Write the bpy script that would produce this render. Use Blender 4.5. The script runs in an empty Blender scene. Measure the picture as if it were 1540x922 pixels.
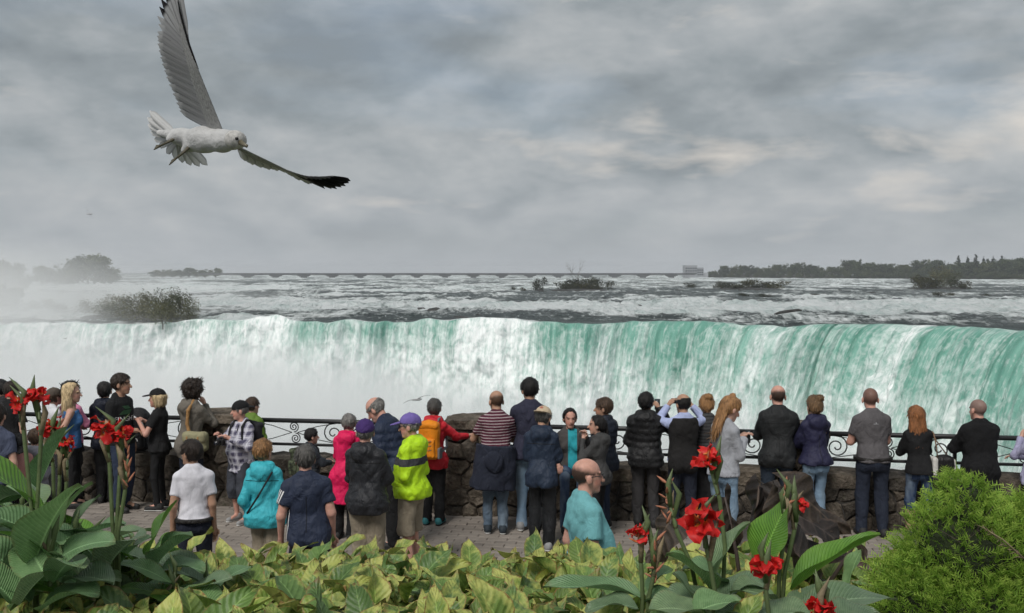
import bpy, math, random
import numpy as np
from mathutils import Vector, Matrix

# ------------------------------------------------------------------ camera, world, sun, exposure
SC = bpy.context.scene
COL = SC.collection
R = math.radians
FPX = 1497.0            # focal length in photograph pixels (35 mm lens on a 36 mm sensor)
HC = 3.13               # camera height above the promenade
PITCH = math.atan((461 - 408) / FPX)

cam_data = bpy.data.cameras.new('camera')
cam_data.lens = 35.0; cam_data.sensor_width = 36.0
cam_data.clip_start = 0.05; cam_data.clip_end = 30000
cam = bpy.data.objects.new('camera', cam_data); COL.objects.link(cam)
cam.location = (0, 0, HC); cam.rotation_euler = (R(90) - PITCH, 0, 0)
SC.camera = cam

SUN_EL, SUN_AZ = R(50), R(205)      # high behind the viewer, a little to the left
world = bpy.data.worlds.new('World'); SC.world = world; world.use_nodes = True

def nd(t, typ, ins=None, **props):
    n = t.nodes.new(typ)
    for k, v in props.items(): setattr(n, k, v)
    for k, v in (ins or {}).items():
        s = n.inputs[k]
        if isinstance(v, bpy.types.NodeSocket): t.links.new(v, s)
        elif isinstance(v, bpy.types.Node): t.links.new(v.outputs[0], s)
        else:
            if s.type == 'RGBA' and len(v) == 3: v = (*v, 1)
            s.default_value = v
    return n
def noise(t, vec, scale, detail=4, rough=.55, dist=0.0):
    ins = {'Scale': scale, 'Detail': detail, 'Roughness': rough, 'Distortion': dist}
    if vec is not None: ins['Vector'] = vec
    return nd(t, 'ShaderNodeTexNoise', ins).outputs['Fac']
def ramp(t, fac, stops, interp='LINEAR'):
    n = nd(t, 'ShaderNodeValToRGB', {'Fac': fac}); cr = n.color_ramp; cr.interpolation = interp
    while len(cr.elements) < len(stops): cr.elements.new(.5)
    for e, (p, c) in zip(cr.elements, stops):
        e.position = p
        e.color = (c, c, c, 1) if isinstance(c, (int, float)) else (*c[:3], 1)
    return n.outputs['Color']
def mth(t, op, a, b=0.0, clamp=False):
    return nd(t, 'ShaderNodeMath', {0: a, 1: b}, operation=op, use_clamp=clamp).outputs[0]
def mixc(t, f, a, b, blend='MIX'):
    n = nd(t, 'ShaderNodeMix', None, data_type='RGBA', blend_type=blend)
    for i, v in ((0, f), (6, a), (7, b)):
        s = n.inputs[i]
        if isinstance(v, bpy.types.NodeSocket): t.links.new(v, s)
        elif i == 0: s.default_value = v
        else: s.default_value = (*v[:3], 1)
    return n.outputs[2]
def mapv(t, vec, scale=(1, 1, 1), loc=(0, 0, 0), rot=(0, 0, 0)):
    return nd(t, 'ShaderNodeMapping', {'Vector': vec, 'Scale': scale, 'Location': loc, 'Rotation': rot}).outputs[0]

SKY_A, SKY_B = (.7, 5.2, 2.1), (7.3, 3.3, 1.75)
def build_world():
    t = world.node_tree; t.nodes.clear()
    sky = nd(t, 'ShaderNodeTexSky', sky_type='NISHITA', sun_disc=False, sun_elevation=SUN_EL, sun_rotation=SUN_AZ,
             altitude=180, air_density=1.0, dust_density=3.0, ozone_density=1.0)
    skyc = mixc(t, 1.0, sky.outputs[0], (.09, .09, .09), 'MULTIPLY')
    g = nd(t, 'ShaderNodeTexCoord').outputs['Generated']
    # heavy lumpy stratocumulus, flattened a little towards the horizon
    def lump(scale, loc, det, dist, dz):
        a = noise(t, mapv(t, g, scale, loc), 1.0, det, .54, dist)
        b = noise(t, mapv(t, g, scale, (loc[0], loc[1], loc[2] - dz)), 1.0, det, .54, dist)
        return a, mth(t, 'SUBTRACT', a, b)          # lighting from above painted into the billows: paler upper sides, darker undersides
    big, e1 = lump((2.8, 2.8, 6.6), SKY_A, 5, .10, .30)
    mid, e2 = lump((7.5, 7.5, 16.0), (1.2, 7.7, 4.0), 6, .2, .30)
    fine = noise(t, mapv(t, g, (18, 18, 34.0), (2.0, 1.0, .55)), 1.0, 5, .55, .2)
    s = mth(t, 'ADD', mth(t, 'ADD', mth(t, 'MULTIPLY', big, .60), mth(t, 'MULTIPLY', e1, .42)), mth(t, 'ADD', mth(t, 'ADD', mth(t, 'MULTIPLY', mid, .36), mth(t, 'MULTIPLY', e2, .34)), mth(t, 'MULTIPLY', fine, .15)))
    s = mth(t, 'SUBTRACT', s, .055)
    base = ramp(t, s, [(.34, (.148, .168, .181)), (.45, (.186, .208, .221)), (.53, (.226, .245, .257)), (.62, (.266, .281, .290)), (.72, (.32, .326, .327))])
    # a few warm, soft breaks in the layer
    brk = noise(t, mapv(t, g, (4.6, 4.6, 15.0), SKY_B), 1.0, 6, .52, .2)
    base = mixc(t, ramp(t, brk, [(.595, 0.0), (.66, .40), (.74, .85)]), base, (.44, .41, .375))
    # thinner cloud with a cool teal cast where clear sky glows through
    thin = ramp(t, noise(t, mapv(t, g, (3.2, 3.2, 12), (9.2, 3.3, 2.2)), 1.0, 5, .5, .2), [(.52, 0.0), (.74, .22)])
    colr = mixc(t, thin, base, skyc)
    # paler air low over the lake
    z = nd(t, 'ShaderNodeSeparateXYZ', {0: g}).outputs[2]
    low = ramp(t, z, [(0.0, .8), (.03, .5), (.10, .0)])
    colr = mixc(t, low, colr, (.270, .284, .302))
    bg = nd(t, 'ShaderNodeBackground', {'Color': colr, 'Strength': 1.0})
    out = nd(t, 'ShaderNodeOutputWorld', {'Surface': bg.outputs[0]})
build_world()

sun_data = bpy.data.lights.new('sun', 'SUN'); sun_data.energy = 1.5; sun_data.angle = R(20); sun_data.color = (1.0, .965, .92)
sun = bpy.data.objects.new('sun', sun_data); COL.objects.link(sun)
_sd = Vector((math.sin(SUN_AZ) * math.cos(SUN_EL), math.cos(SUN_AZ) * math.cos(SUN_EL), math.sin(SUN_EL)))   # towards the sun
sun.rotation_euler = _sd.to_track_quat('Z', 'Y').to_euler()

vs = SC.view_settings
vs.view_transform = 'Standard'; vs.look = 'None'; vs.gamma = 1.0; vs.use_curve_mapping = False; vs.exposure = 0.72
cy = SC.cycles
cy.use_denoising = True; cy.denoiser = 'OPENIMAGEDENOISE'
cy.max_bounces = 10; cy.diffuse_bounces = 3; cy.glossy_bounces = 2; cy.transmission_bounces = 3; cy.transparent_max_bounces = 6
cy.volume_bounces = 8; cy.volume_step_rate = 1.0; cy.volume_max_steps = 64
cy.use_adaptive_sampling = True; cy.adaptive_threshold = 0.02

# ------------------------------------------------------------------ helpers
def ray(px, py):
    u = (px - 770) / FPX; v = (461 - py) / FPX
    return Vector((u, math.cos(PITCH) + v * math.sin(PITCH), -math.sin(PITCH) + v * math.cos(PITCH)))
def at(px, py, Y):          # the point at distance Y that the photograph shows at this pixel
    r = ray(px, py); return Vector((0, 0, HC)) + r * (Y / r.y)
def on_level(px, py, z):    # the point on a level surface
    r = ray(px, py); return Vector((0, 0, HC)) + r * ((z - HC) / r.z)

def new_mesh(name, V, F, smooth=True, attrs=None, uv=None):
    me = bpy.data.meshes.new(name)
    V = np.asarray(V, dtype=np.float32)
    if isinstance(F, np.ndarray):
        k = F.shape[1]; nf = len(F)
        me.vertices.add(len(V)); me.vertices.foreach_set('co', V.ravel())
        me.loops.add(nf * k); me.loops.foreach_set('vertex_index', F.astype(np.int32).ravel())
        me.polygons.add(nf); me.polygons.foreach_set('loop_start', np.arange(0, nf * k, k, dtype=np.int32))
        me.update(calc_edges=True); me.validate()
    else:
        me.from_pydata([tuple(map(float, v)) for v in V], [], F); me.update()
    if smooth: me.polygons.foreach_set('use_smooth', np.ones(len(me.polygons), dtype=bool))
    for an, arr in (attrs or {}).items():
        arr = np.asarray(arr, dtype=np.float32)
        if arr.ndim == 1:
            a = me.attributes.new(an, 'FLOAT', 'POINT'); a.data.foreach_set('value', arr)
        else:
            if arr.shape[1] == 3: arr = np.concatenate([arr, np.ones((len(arr), 1), np.float32)], 1)
            a = me.attributes.new(an, 'FLOAT_COLOR', 'POINT'); a.data.foreach_set('color', arr.ravel())
    if uv is not None:
        ul = me.uv_layers.new(name='UVMap'); uv = np.asarray(uv, dtype=np.float32)
        li = np.empty(len(me.loops), dtype=np.int32); me.loops.foreach_get('vertex_index', li)
        ul.data.foreach_set('uv', uv[li].ravel())
    return me
def obj(name, me, mat=None, parent=None, loc=None, rot=None, scale=None):
    o = bpy.data.objects.new(name, me); COL.objects.link(o)
    if mat is not None and me is not None and len(me.materials) == 0: me.materials.append(mat)
    if parent is not None: o.parent = parent
    if loc is not None: o.location = loc
    if rot is not None: o.rotation_euler = rot
    if scale is not None: o.scale = scale if hasattr(scale, '__len__') else (scale,) * 3
    return o
def empty(name, loc=(0, 0, 0), rz=0.0):
    o = bpy.data.objects.new(name, None); COL.objects.link(o); o.location = loc; o.rotation_euler = (0, 0, rz)
    o.empty_display_size = .2
    return o
def tag(o, label=None, cat=None, group=None, kind=None):
    if label: o['label'] = label
    if cat: o['category'] = cat
    if group: o['group'] = group
    if kind: o['kind'] = kind
    return o
def grid_faces(nr, nc, wrap=False):
    r = np.arange(nr - 1)[:, None]; c = np.arange(nc if wrap else nc - 1)[None, :]
    c1 = (c + 1) % nc
    return np.stack([(r * nc + c), (r * nc + c1), ((r + 1) * nc + c1), ((r + 1) * nc + c)], -1).reshape(-1, 4)

class MB:       # collects simple shapes into one mesh
    def __init__(s): s.V = []; s.F = []
    def add(s, V, F):
        n = len(s.V); s.V += [tuple(v) for v in V]; s.F += [tuple(i + n for i in f) for f in F]; return s
    def box(s, c, h, M=None, taper=1.0):
        V = []
        for z in (-1, 1):
            k = 1 if z < 0 else taper
            for x, y in ((-1, -1), (1, -1), (1, 1), (-1, 1)):
                p = Vector((x * h[0] * k, y * h[1] * k, z * h[2]))
                if M is not None: p = M @ p
                V.append(Vector(c) + p)
        return s.add(V, [(3, 2, 1, 0), (4, 5, 6, 7), (0, 1, 5, 4), (1, 2, 6, 5), (2, 3, 7, 6), (3, 0, 4, 7)])
    def tube(s, pts, rad, n=6, cap=True):
        pts = [Vector(p) for p in pts]; m = len(pts)
        if not hasattr(rad, '__len__'): rad = [rad] * m
        V = []; ref = Vector((0, 0, 1))
        for i, p in enumerate(pts):
            d = (pts[min(i + 1, m - 1)] - pts[max(i - 1, 0)])
            d = d.normalized() if d.length > 1e-9 else Vector((0, 0, 1))
            a = d.cross(ref)
            if a.length < .1: a = d.cross(Vector((1, 0, 0)))
            a.normalize(); b = d.cross(a)
            if i and a.dot(pa) < 0: a = -a; b = -b
            pa = a
            for k in range(n):
                th = 2 * math.pi * k / n
                V.append(p + (a * math.cos(th) + b * math.sin(th)) * rad[i])
        F = [(i * n + k, i * n + (k + 1) % n, (i + 1) * n + (k + 1) % n, (i + 1) * n + k) for i in range(m - 1) for k in range(n)]
        if cap: F += [tuple(range(n))[::-1], tuple((m - 1) * n + k for k in range(n))]
        return s.add(V, F)
    def build(s, name, mat, parent=None, smooth=True, **kw):
        return obj(name, s.mesh(name, smooth), mat, parent, **kw)
    def mesh(s, name, smooth=True): return new_mesh(name, s.V, s.F, smooth)

# value noise used for shapes
_rs = np.random.RandomState(7); _perm = _rs.rand(64, 64, 64).astype(np.float32)
def vnoise(x, y, z=0.0):
    x, y, z = np.broadcast_arrays(np.asarray(x, float), np.asarray(y, float), np.asarray(z, float))
    xi = np.floor(x).astype(int); yi = np.floor(y).astype(int); zi = np.floor(z).astype(int)
    fx = x - xi; fy = y - yi; fz = z - zi
    fx = fx * fx * (3 - 2 * fx); fy = fy * fy * (3 - 2 * fy); fz = fz * fz * (3 - 2 * fz)
    def g(a, b, c): return _perm[(xi + a) & 63, (yi + b) & 63, (zi + c) & 63]
    c00 = g(0, 0, 0) * (1 - fx) + g(1, 0, 0) * fx; c10 = g(0, 1, 0) * (1 - fx) + g(1, 1, 0) * fx
    c01 = g(0, 0, 1) * (1 - fx) + g(1, 0, 1) * fx; c11 = g(0, 1, 1) * (1 - fx) + g(1, 1, 1) * fx
    return ((c00 * (1 - fy) + c10 * fy) * (1 - fz) + (c01 * (1 - fy) + c11 * fy) * fz) * 2 - 1
def fbm(x, y, z=0.0, o=4):
    s = 0; a = .5
    for i in range(o):
        s = s + a * vnoise(np.asarray(x) * 2 ** i + 17 * i, np.asarray(y) * 2 ** i + 5 * i, np.asarray(z) * 2 ** i); a *= .5
    return s
def sstep(a, b, x):
    t = np.clip((np.asarray(x, float) - a) / (b - a), 0, 1); return t * t * (3 - 2 * t)

# ------------------------------------------------------------------ materials
MATS = {}
def mat_new(name):
    m = bpy.data.materials.new(name); m.use_nodes = True; t = m.node_tree; t.nodes.clear()
    out = nd(t, 'ShaderNodeOutputMaterial'); MATS[name] = m
    return m, t, out
def pbsdf(t, out, col, rough=.6, bump=None, bstr=.3, bdist=.01, spec=.4, **extra):
    ins = {'Base Color': col, 'Roughness': rough, 'Specular IOR Level': spec}
    ins.update(extra)
    if bump is not None:
        ins['Normal'] = nd(t, 'ShaderNodeBump', {'Height': bump, 'Strength': bstr, 'Distance': bdist}).outputs[0]
    b = nd(t, 'ShaderNodeBsdfPrincipled', ins)
    t.links.new(b.outputs[0], out.inputs['Surface']); return b
def ocoord(t, which='Object'): return nd(t, 'ShaderNodeTexCoord').outputs[which]
def simple_mat(name, col, rough=.6, var=.25, scale=8.0, bscale=40.0, bstr=.25, bdist=.01, spec=.4, metallic=0.0, rnd=0.0):
    m, t, out = mat_new(name)
    o = ocoord(t)
    n = noise(t, o, scale, 5)
    lo = tuple(c * (1 - var) for c in col); hi = tuple(min(1, c * (1 + var)) for c in col)
    c = ramp(t, n, [(.3, lo), (.7, hi)])
    if rnd:
        r = nd(t, 'ShaderNodeObjectInfo').outputs['Random']
        c = mixc(t, 1.0, c, ramp(t, r, [(0, 1 - rnd), (1, 1 + rnd)]), 'MULTIPLY')
    pbsdf(t, out, c, rough, noise(t, o, bscale, 4), bstr, bdist, spec, Metallic=metallic)
    return m
# ------------------------------------------------------------------ river, falls, gorge
ZR = -7.2           # river level at the brink
ZP = -31.0          # plunge pool
LIP = np.array([(-420, 150), (-300, 196), (-200, 208), (-140, 204), (-103, 197), (-85, 199), (-70, 203), (-52, 207), (-36, 200), (-22, 205), (-8, 203), (4, 199),
                (14, 197), (28, 199), (42, 197), (52, 191), (60, 193), (70, 190), (80, 183), (88, 172), (94, 156), (98, 138), (99, 118)], float)
def catmull(P, n):
    P = np.vstack([2 * P[0] - P[1], P, 2 * P[-1] - P[-2]]); out = []
    for i in range(1, len(P) - 2):
        for k in range(n):
            t = k / n; a, b, c, d = P[i - 1], P[i], P[i + 1], P[i + 2]
            out.append(.5 * (2 * b + (c - a) * t + (2 * a - 5 * b + 4 * c - d) * t * t + (3 * b - 3 * c + d - a) * t ** 3))
    out.append(P[-2]); return np.array(out)
_lc = catmull(LIP, 30)
_sl = np.concatenate([[0], np.cumsum(np.hypot(*np.diff(_lc, axis=0).T))])
NS = 1150
# finer where the river is in front of the viewer
_fine = np.interp(np.linspace(0, 1, NS), [0, .08, .95, 1], [0, _sl[np.searchsorted(_lc[:, 0], -120)], _sl[np.argmin(abs(_lc[:, 0] - 94))], _sl[-1]])
lipx = np.interp(_fine, _sl, _lc[:, 0]); lipy = np.interp(_fine, _sl, _lc[:, 1]); lips = _fine
lip_px = 770 + FPX * lipx / lipy
# the brink is notched: water reaches the edge in tongues and folds
_nt = 2.6 * vnoise(lips * .085, 0, 11) + 1.5 * vnoise(lips * .21, 0, 4) + .7 * vnoise(lips * .55, 0, 6)
lipy = lipy + _nt * np.interp(lip_px, [0, 200, 1300, 1540], [.6, 1, 1, .7])
# direction the water shoots out: straight at the viewer on the left, swinging sideways on the right
_fa = np.interp(lip_px, [300, 800, 1000, 1200, 1400, 1700], [0.06, .18, .50, .80, 1.0, 1.15])
flx = -np.sin(_fa); fly = -np.cos(_fa)
_D = np.interp(lip_px, [0, 700, 900, 1200, 1540], [5.0, 5.5, 8, 12.5, 14.5])

NQ = 150
qq = np.concatenate([np.linspace(0, .25, 35)[:-1], np.linspace(.25, 1.13, NQ - 34)])
S, Q = np.meshgrid(lips, qq)
PX = np.tile(lip_px, (NQ, 1))
D = np.tile(_D, (NQ, 1)); drop = 20.0 * Q ** 2
# how green (thick, unbroken) the sheet is along the brink
gpx = [-200, 0, 120, 160, 215, 240, 300, 325, 370, 380, 440, 455, 500, 520, 600, 612, 650, 690, 700, 800, 815, 860, 876, 895, 1000, 1070, 1080, 1130, 1150, 1165, 1190, 1260, 1300, 1345, 1385, 1400, 1470, 1480, 1560, 1800]
gvl = [.15, .20, .20, .36, .40, .22, .22, .45, .30, .02, .02, .80, .82, .60, .80, .78, .55, .60, .06, .04, .66, .80, .55, .84, .86, .88, .80, .82, .78, .50, .84, .88, .86, .80, .10, .62, .95, .90, .95, .9]
green0 = np.interp(PX + 9 * vnoise(S * .15, Q * 2, 3), gpx, gvl)
# white water takes over down the face; the right holds its colour longest
fade = np.interp(PX, [0, 300, 500, 700, 860, 1000, 1250, 1540], [3, 4.0, 9.0, 9, 14, 19, 27, 32])
green = green0 * (1 - sstep(.0, 1.0, drop / fade) * .80)
green += (.24 * vnoise(S * .33, drop * .04, 1) + .16 * vnoise(S * .9, drop * .03, 14)) * (drop > 0) * np.interp(PX, [0, 420, 500], [.4, .6, 1])
# folds and ropes of falling water
rope = .55 * vnoise(S * .28, drop * .02, 2) + .38 * vnoise(S * .8, drop * .05, 5) + .22 * vnoise(S * 2.1, drop * .12, 8)
billow = fbm(S * .45, drop * .28 - S * .1, 4.0, 4)
grow = sstep(0, 1, Q / .3)
rough_amt = 1 - np.clip(green, 0, 1)
disp = grow * (rope * 1.5 + billow * (0.3 + 1.3 * rough_amt)) * (1 + .25 * Q)
hump = .75 * np.exp(-((lip_px - 388) / 14.) ** 2) + .95 * np.exp(-((lip_px - 416) / 15.) ** 2) + 1.0 * np.exp(-((lip_px - 740) / 60.) ** 2) + .8 * np.exp(-((lip_px - 640) / 16.) ** 2) + .6 * np.exp(-((lip_px - 520) / 18.) ** 2) + .35 * vnoise(lips * .12, 0, 9) + .2 * vnoise(lips * .5, 0, 3)
LX = np.tile(lipx, (NQ, 1)); LY = np.tile(lipy, (NQ, 1))
h = D * Q + disp
FX = LX + np.tile(flx, (NQ, 1)) * h; FY = LY + np.tile(fly, (NQ, 1)) * h
FZ = ZR - drop + np.tile(hump, (NQ, 1)) * np.exp(-Q * 2.2)
# arc length for the flow coordinate
ds = np.sqrt(np.diff(D * Q, axis=0) ** 2 + np.diff(drop, axis=0) ** 2)
ARC = np.vstack([np.zeros((1, NS)), np.cumsum(ds, 0)])

def falls_material():
    m, t, out = mat_new('falling_water')
    uv = nd(t, 'ShaderNodeUVMap').outputs[0]
    g = nd(t, 'ShaderNodeAttribute', attribute_name='green').outputs['Fac']
    warp = nd(t, 'ShaderNodeTexNoise', {'Vector': mapv(t, uv, (.5, .18, 1)), 'Scale': 1.0, 'Detail': 3}).outputs['Color']
    uvw = mixc(t, .22, uv, warp, 'LINEAR_LIGHT')
    streak = noise(t, mapv(t, uvw, (2.6, .085, 1)), 1.0, 7, .60)
    streak2 = noise(t, mapv(t, uvw, (.5, .05, 1), (4, 2, 0)), 1.0, 5, .6)
    lace = noise(t, mapv(t, uvw, (1.5, .55, 1), (7, 1, 0)), 1.0, 9, .68, .7)
    puff = noise(t, mapv(t, uvw, (.42, .30, 1), (2, 9, 0)), 1.0, 8, .66, .9)
    s = mth(t, 'ADD', mth(t, 'ADD', mth(t, 'MULTIPLY', streak, .24), mth(t, 'MULTIPLY', streak2, .14)), mth(t, 'ADD', mth(t, 'MULTIPLY', lace, .34), mth(t, 'MULTIPLY', puff, .28)))
    # foam where the pattern beats the greenness
    f = mth(t, 'ADD', mth(t, 'MULTIPLY', mth(t, 'SUBTRACT', s, .5), 3.9), mth(t, 'SUBTRACT', .93, mth(t, 'MULTIPLY', g, .92)))
    foam = ramp(t, f, [(.02, 0.0), (.45, .45), (.95, 1.0)])
    gcol = ramp(t, noise(t, mapv(t, uvw, (.45, .05, 1)), 1.0, 6, .6), [(.32, (.085, .255, .195)), (.52, (.150, .365, .290)), (.72, (.260, .490, .410))])
    wcol = ramp(t, mth(t, 'ADD', mth(t, 'MULTIPLY', lace, .5), mth(t, 'MULTIPLY', puff, .5)), [(.30, (.60, .70, .68)), (.54, (.90, .93, .92))])
    col = mixc(t, foam, gcol, wcol)
    bmp = mth(t, 'ADD', mth(t, 'MULTIPLY', puff, .8), mth(t, 'ADD', mth(t, 'MULTIPLY', lace, .5), mth(t, 'MULTIPLY', streak, .6)))
    pbsdf(t, out, col, ramp(t, foam, [(0, .32), (1, .9)]), bmp, .55, .8, .3)
    return m
me = new_mesh('falls_sheet', np.stack([FX, FY, FZ], -1).reshape(-1, 3), grid_faces(NQ, NS)[:, ::-1], True,
              {'green': np.clip(green, 0, 1).ravel()}, np.stack([S, ARC], -1).reshape(-1, 2))
falls = tag(obj('waterfall', me, falls_material()), kind='structure')

# river above the brink
NRV = 300
ss = np.exp(np.concatenate([np.linspace(0, .16, 70)[:-1], np.linspace(.16, math.log(30), NRV - 69)]))
Sx, K = np.meshgrid(np.arange(NS)[::2], ss)
nc = Sx.shape[1]
RX = lipx[::2][None, :] * K; RY = lipy[::2][None, :] * K
PXr = np.tile(lip_px[::2], (NRV, 1))
dist_lip = (K - 1) * np.hypot(lipx[::2], lipy[::2])[None, :]
pyr = 408 + (HC - ZR) * FPX / RY           # where each row sits down the valley, as a handy depth scale
def band(a, b, soft=2.0): return sstep(a - soft, a + soft, pyr) * (1 - sstep(b - soft, b + soft, pyr))
left = 1 - sstep(760, 980, PXr + 60 * vnoise(RX * .01, RY * .01, 2))
right = 1 - left
wob = 5 * vnoise(RX * .035, RY * .012, 6) + 3 * vnoise(RX * .11, RY * .03, 1)
pyr = pyr + wob
F = left * (.50 * band(413, 421, 1.5) + .18 * band(421, 426) + .56 * band(426, 437) + .26 * band(437, 450) + .70 * band(450, 466, 3) + .30 * band(466, 480, 3))
F += right * (.50 * band(413, 419, 1.2) + .40 * band(419, 431, 1.5) + .12 * band(431, 437) + .10 * band(437, 452) + .40 * band(452, 458) + .98 * band(457, 472, 2.5) + .16 * band(472, 490, 2))
F += right * .22 * np.clip(vnoise(RX * .09, RY * .10, 12) + .2, 0, 1) * band(431, 492, 3)
F += .24 * sstep(.18, .6, vnoise(RX * .022, RY * .075, 21) + .45 * vnoise(RX * .08, RY * .2, 22)) * band(416, 492, 2)
F += .30 * left * (1 - sstep(200, 520, PXr)) * band(430, 480, 4)
lipfoam = np.interp(lip_px[::2], [0, 130, 220, 300, 345, 375, 440, 460, 500, 530, 620, 640, 690, 800, 815, 1360, 1375, 1395, 1412, 1540], [.8, .8, .55, .6, .9, 1, 1, .15, .25, .7, .4, .9, .95, .9, .1, .05, .9, .9, .05, .02])
near = np.exp(-(dist_lip / 7.0) ** 2)
F = F * (1 - near) + near * lipfoam[None, :] * .95
F = np.clip(F + .26 * vnoise(RX * .05, RY * .03, 5) * (F > .05), 0, 1)
amp = (.30 + 1.15 * F) * np.interp(K, [1, 1.6, 4, 8], [1, 1.25, .9, .5]) * sstep(0, 9, dist_lip)
wave = fbm(RX * .13, RY * .26, 2.0, 5) * 1.25 + .5 * (1 - np.abs(vnoise(RX * .06, RY * .15, 7)) * 2)
RZ = ZR + amp * wave + np.tile(hump[::2], (NRV, 1)) * np.exp(-(dist_lip / 6.) ** 2) + .012 * np.clip(dist_lip, 0, 400) * 0
# ledges: the river steps up a little upstream
F = np.clip(F + .25 * np.clip(wave - .25, 0, 1) * (F > .08), 0, 1)

def river_material():
    m, t, out = mat_new('river_water')
    g = nd(t, 'ShaderNodeNewGeometry').outputs['Position']
    F = nd(t, 'ShaderNodeAttribute', attribute_name='foam').outputs['Fac']
    a = noise(t, mapv(t, g, (.42, .17, .4)), 1.0, 9, .72, .7)
    b = noise(t, mapv(t, g, (.06, .022, .2), (3, 1, 0)), 1.0, 8, .62, .5)
    c = noise(t, mapv(t, g, (.014, .004, .1), (5, 8, 0)), 1.0, 6, .6, .3)
    s = mth(t, 'ADD', mth(t, 'MULTIPLY', a, .46), mth(t, 'ADD', mth(t, 'MULTIPLY', b, .34), mth(t, 'MULTIPLY', c, .20)))
    f = mth(t, 'ADD', mth(t, 'MULTIPLY', mth(t, 'SUBTRACT', s, .52), 5.0), mth(t, 'SUBTRACT', mth(t, 'MULTIPLY', F, 1.35), .22))
    foam = ramp(t, f, [(.12, 0.0), (.38, .6), (.66, 1.0)])
    fleck = ramp(t, noise(t, mapv(t, g, (.50, .16, .4), (11, 3, 0)), 1.0, 7, .72, .7), [(.56, 0.0), (.63, .9)])
    foam = mixc(t, 1.0, foam, mixc(t, mth(t, 'ADD', .62, F, True), (0, 0, 0), fleck), 'LIGHTEN')
    dark = ramp(t, mth(t, 'ADD', mth(t, 'MULTIPLY', a, .5), mth(t, 'MULTIPLY', b, .5)), [(.36, (.014, .023, .023)), (.62, (.075, .100, .095))])
    lipg = nd(t, 'ShaderNodeAttribute', attribute_name='brink').outputs['Fac']
    dark = mixc(t, lipg, dark, (.05, .17, .13))
    wcol = ramp(t, mth(t, 'ADD', mth(t, 'MULTIPLY', a, .55), mth(t, 'MULTIPLY', b, .45)), [(.34, (.52, .64, .62)), (.54, (.88, .92, .92))])
    col = mixc(t, foam, dark, wcol)
    fw = noise(t, mapv(t, g, (.9, .45, 1)), 1.0, 6, .6, .5)
    pbsdf(t, out, col, ramp(t, foam, [(0, .38), (1, .9)]), mth(t, 'ADD', fw, mth(t, 'MULTIPLY', a, 1.8)), 1.0, 1.4, .16)
    return m
brink = np.exp(-(dist_lip / 1.6) ** 2) * np.interp(PXr, [0, 430, 820, 860, 1540], [.2, .5, .6, .9, .9])
me = new_mesh('river_surface', np.stack([RX, RY, RZ], -1).reshape(-1, 3), grid_faces(NRV, nc), True, {'foam': F.ravel(), 'brink': brink.ravel()})
river = tag(obj('river', me, river_material()), kind='structure')

# plunge pool: churning water from the cliff under the promenade to the foot of the falls
px_, py_ = np.meshgrid(np.linspace(-330, 160, 150), np.linspace(12, 205, 130))
pz = ZP + .9 * fbm(px_ * .12, py_ * .16, 1.0, 5) * 1.6
pf = np.clip(.40 + .55 * sstep(100, 170, py_) * (1 - .5 * sstep(30, 90, px_)) + .35 * fbm(px_ * .05, py_ * .07, 8, 3), 0, 1)
pf = np.clip(pf - .22 * sstep(40, 90, px_), 0, 1)
me = new_mesh('pool_surface', np.stack([px_, py_, pz], -1).reshape(-1, 3), grid_faces(130, 150), True, {'foam': pf.ravel(), 'brink': np.full(pf.size, .55)})
tag(obj('plunge_pool', me, MATS['river_water']), kind='structure')
# ------------------------------------------------------------------ foliage helpers
def leaf_cloud(blobs, n, size, seed, flat=.55, up=.3, shell=.55):
    """n leaf clumps (bent quads) spread through ellipsoid blobs (cx,cy,cz,rx,ry,rz)"""
    rs = np.random.RandomState(seed)
    w = np.array([b[3] * b[4] * b[5] for b in blobs]) ** .7; w /= w.sum()
    bi = rs.choice(len(blobs), n, p=w); B = np.array(blobs)[bi]
    d = rs.normal(size=(n, 3)); d /= np.linalg.norm(d, axis=1, keepdims=True)
    r = (shell + (1 - shell) * rs.rand(n, 1)) * (.85 + .3 * rs.rand(n, 1))
    c = B[:, :3] + d * r * B[:, 3:6]
    nrm = d * .6 + rs.normal(size=(n, 3)) * .6 + np.array([0, 0, up]); nrm /= np.linalg.norm(nrm, axis=1, keepdims=True)
    a = np.cross(nrm, rs.normal(size=(n, 3))); a /= np.linalg.norm(a, axis=1, keepdims=True); b = np.cross(nrm, a)
    s = size * (.6 + .8 * rs.rand(n, 1))
    V = np.stack([c - a * s, c - b * s * flat + nrm * s * .15, c + a * s, c + b * s * flat + nrm * s * .15], 1).reshape(-1, 3)
    F = np.arange(n * 4).reshape(-1, 4)
    return V, F
def foliage_mat(name, dark, light, rough=.7, trans=.25, scale=.6):
    m, t, out = mat_new(name)
    o = ocoord(t); r = nd(t, 'ShaderNodeObjectInfo').outputs['Random']
    g = nd(t, 'ShaderNodeNewGeometry').outputs['Random Per Island']
    f = mth(t, 'ADD', mth(t, 'MULTIPLY', noise(t, o, scale, 4), .5), mth(t, 'MULTIPLY', g, .5))
    c = ramp(t, f, [(.25, dark), (.75, light)])
    c = mixc(t, 1.0, c, ramp(t, r, [(0, (.70, .72, .75)), (.5, (1.0, 1.0, .95)), (1, (1.3, 1.15, .9))]), 'MULTIPLY')
    d = nd(t, 'ShaderNodeBsdfPrincipled', {'Base Color': c, 'Roughness': rough, 'Specular IOR Level': .2})
    tr = nd(t, 'ShaderNodeBsdfTranslucent', {'Color': c})
    mx = nd(t, 'ShaderNodeMixShader', {0: trans, 1: d.outputs[0], 2: tr.outputs[0]})
    t.links.new(mx.outputs[0], out.inputs['Surface']); return m
M_far = foliage_mat('far_foliage', (.036, .056, .030), (.100, .125, .060), scale=.15)
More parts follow.
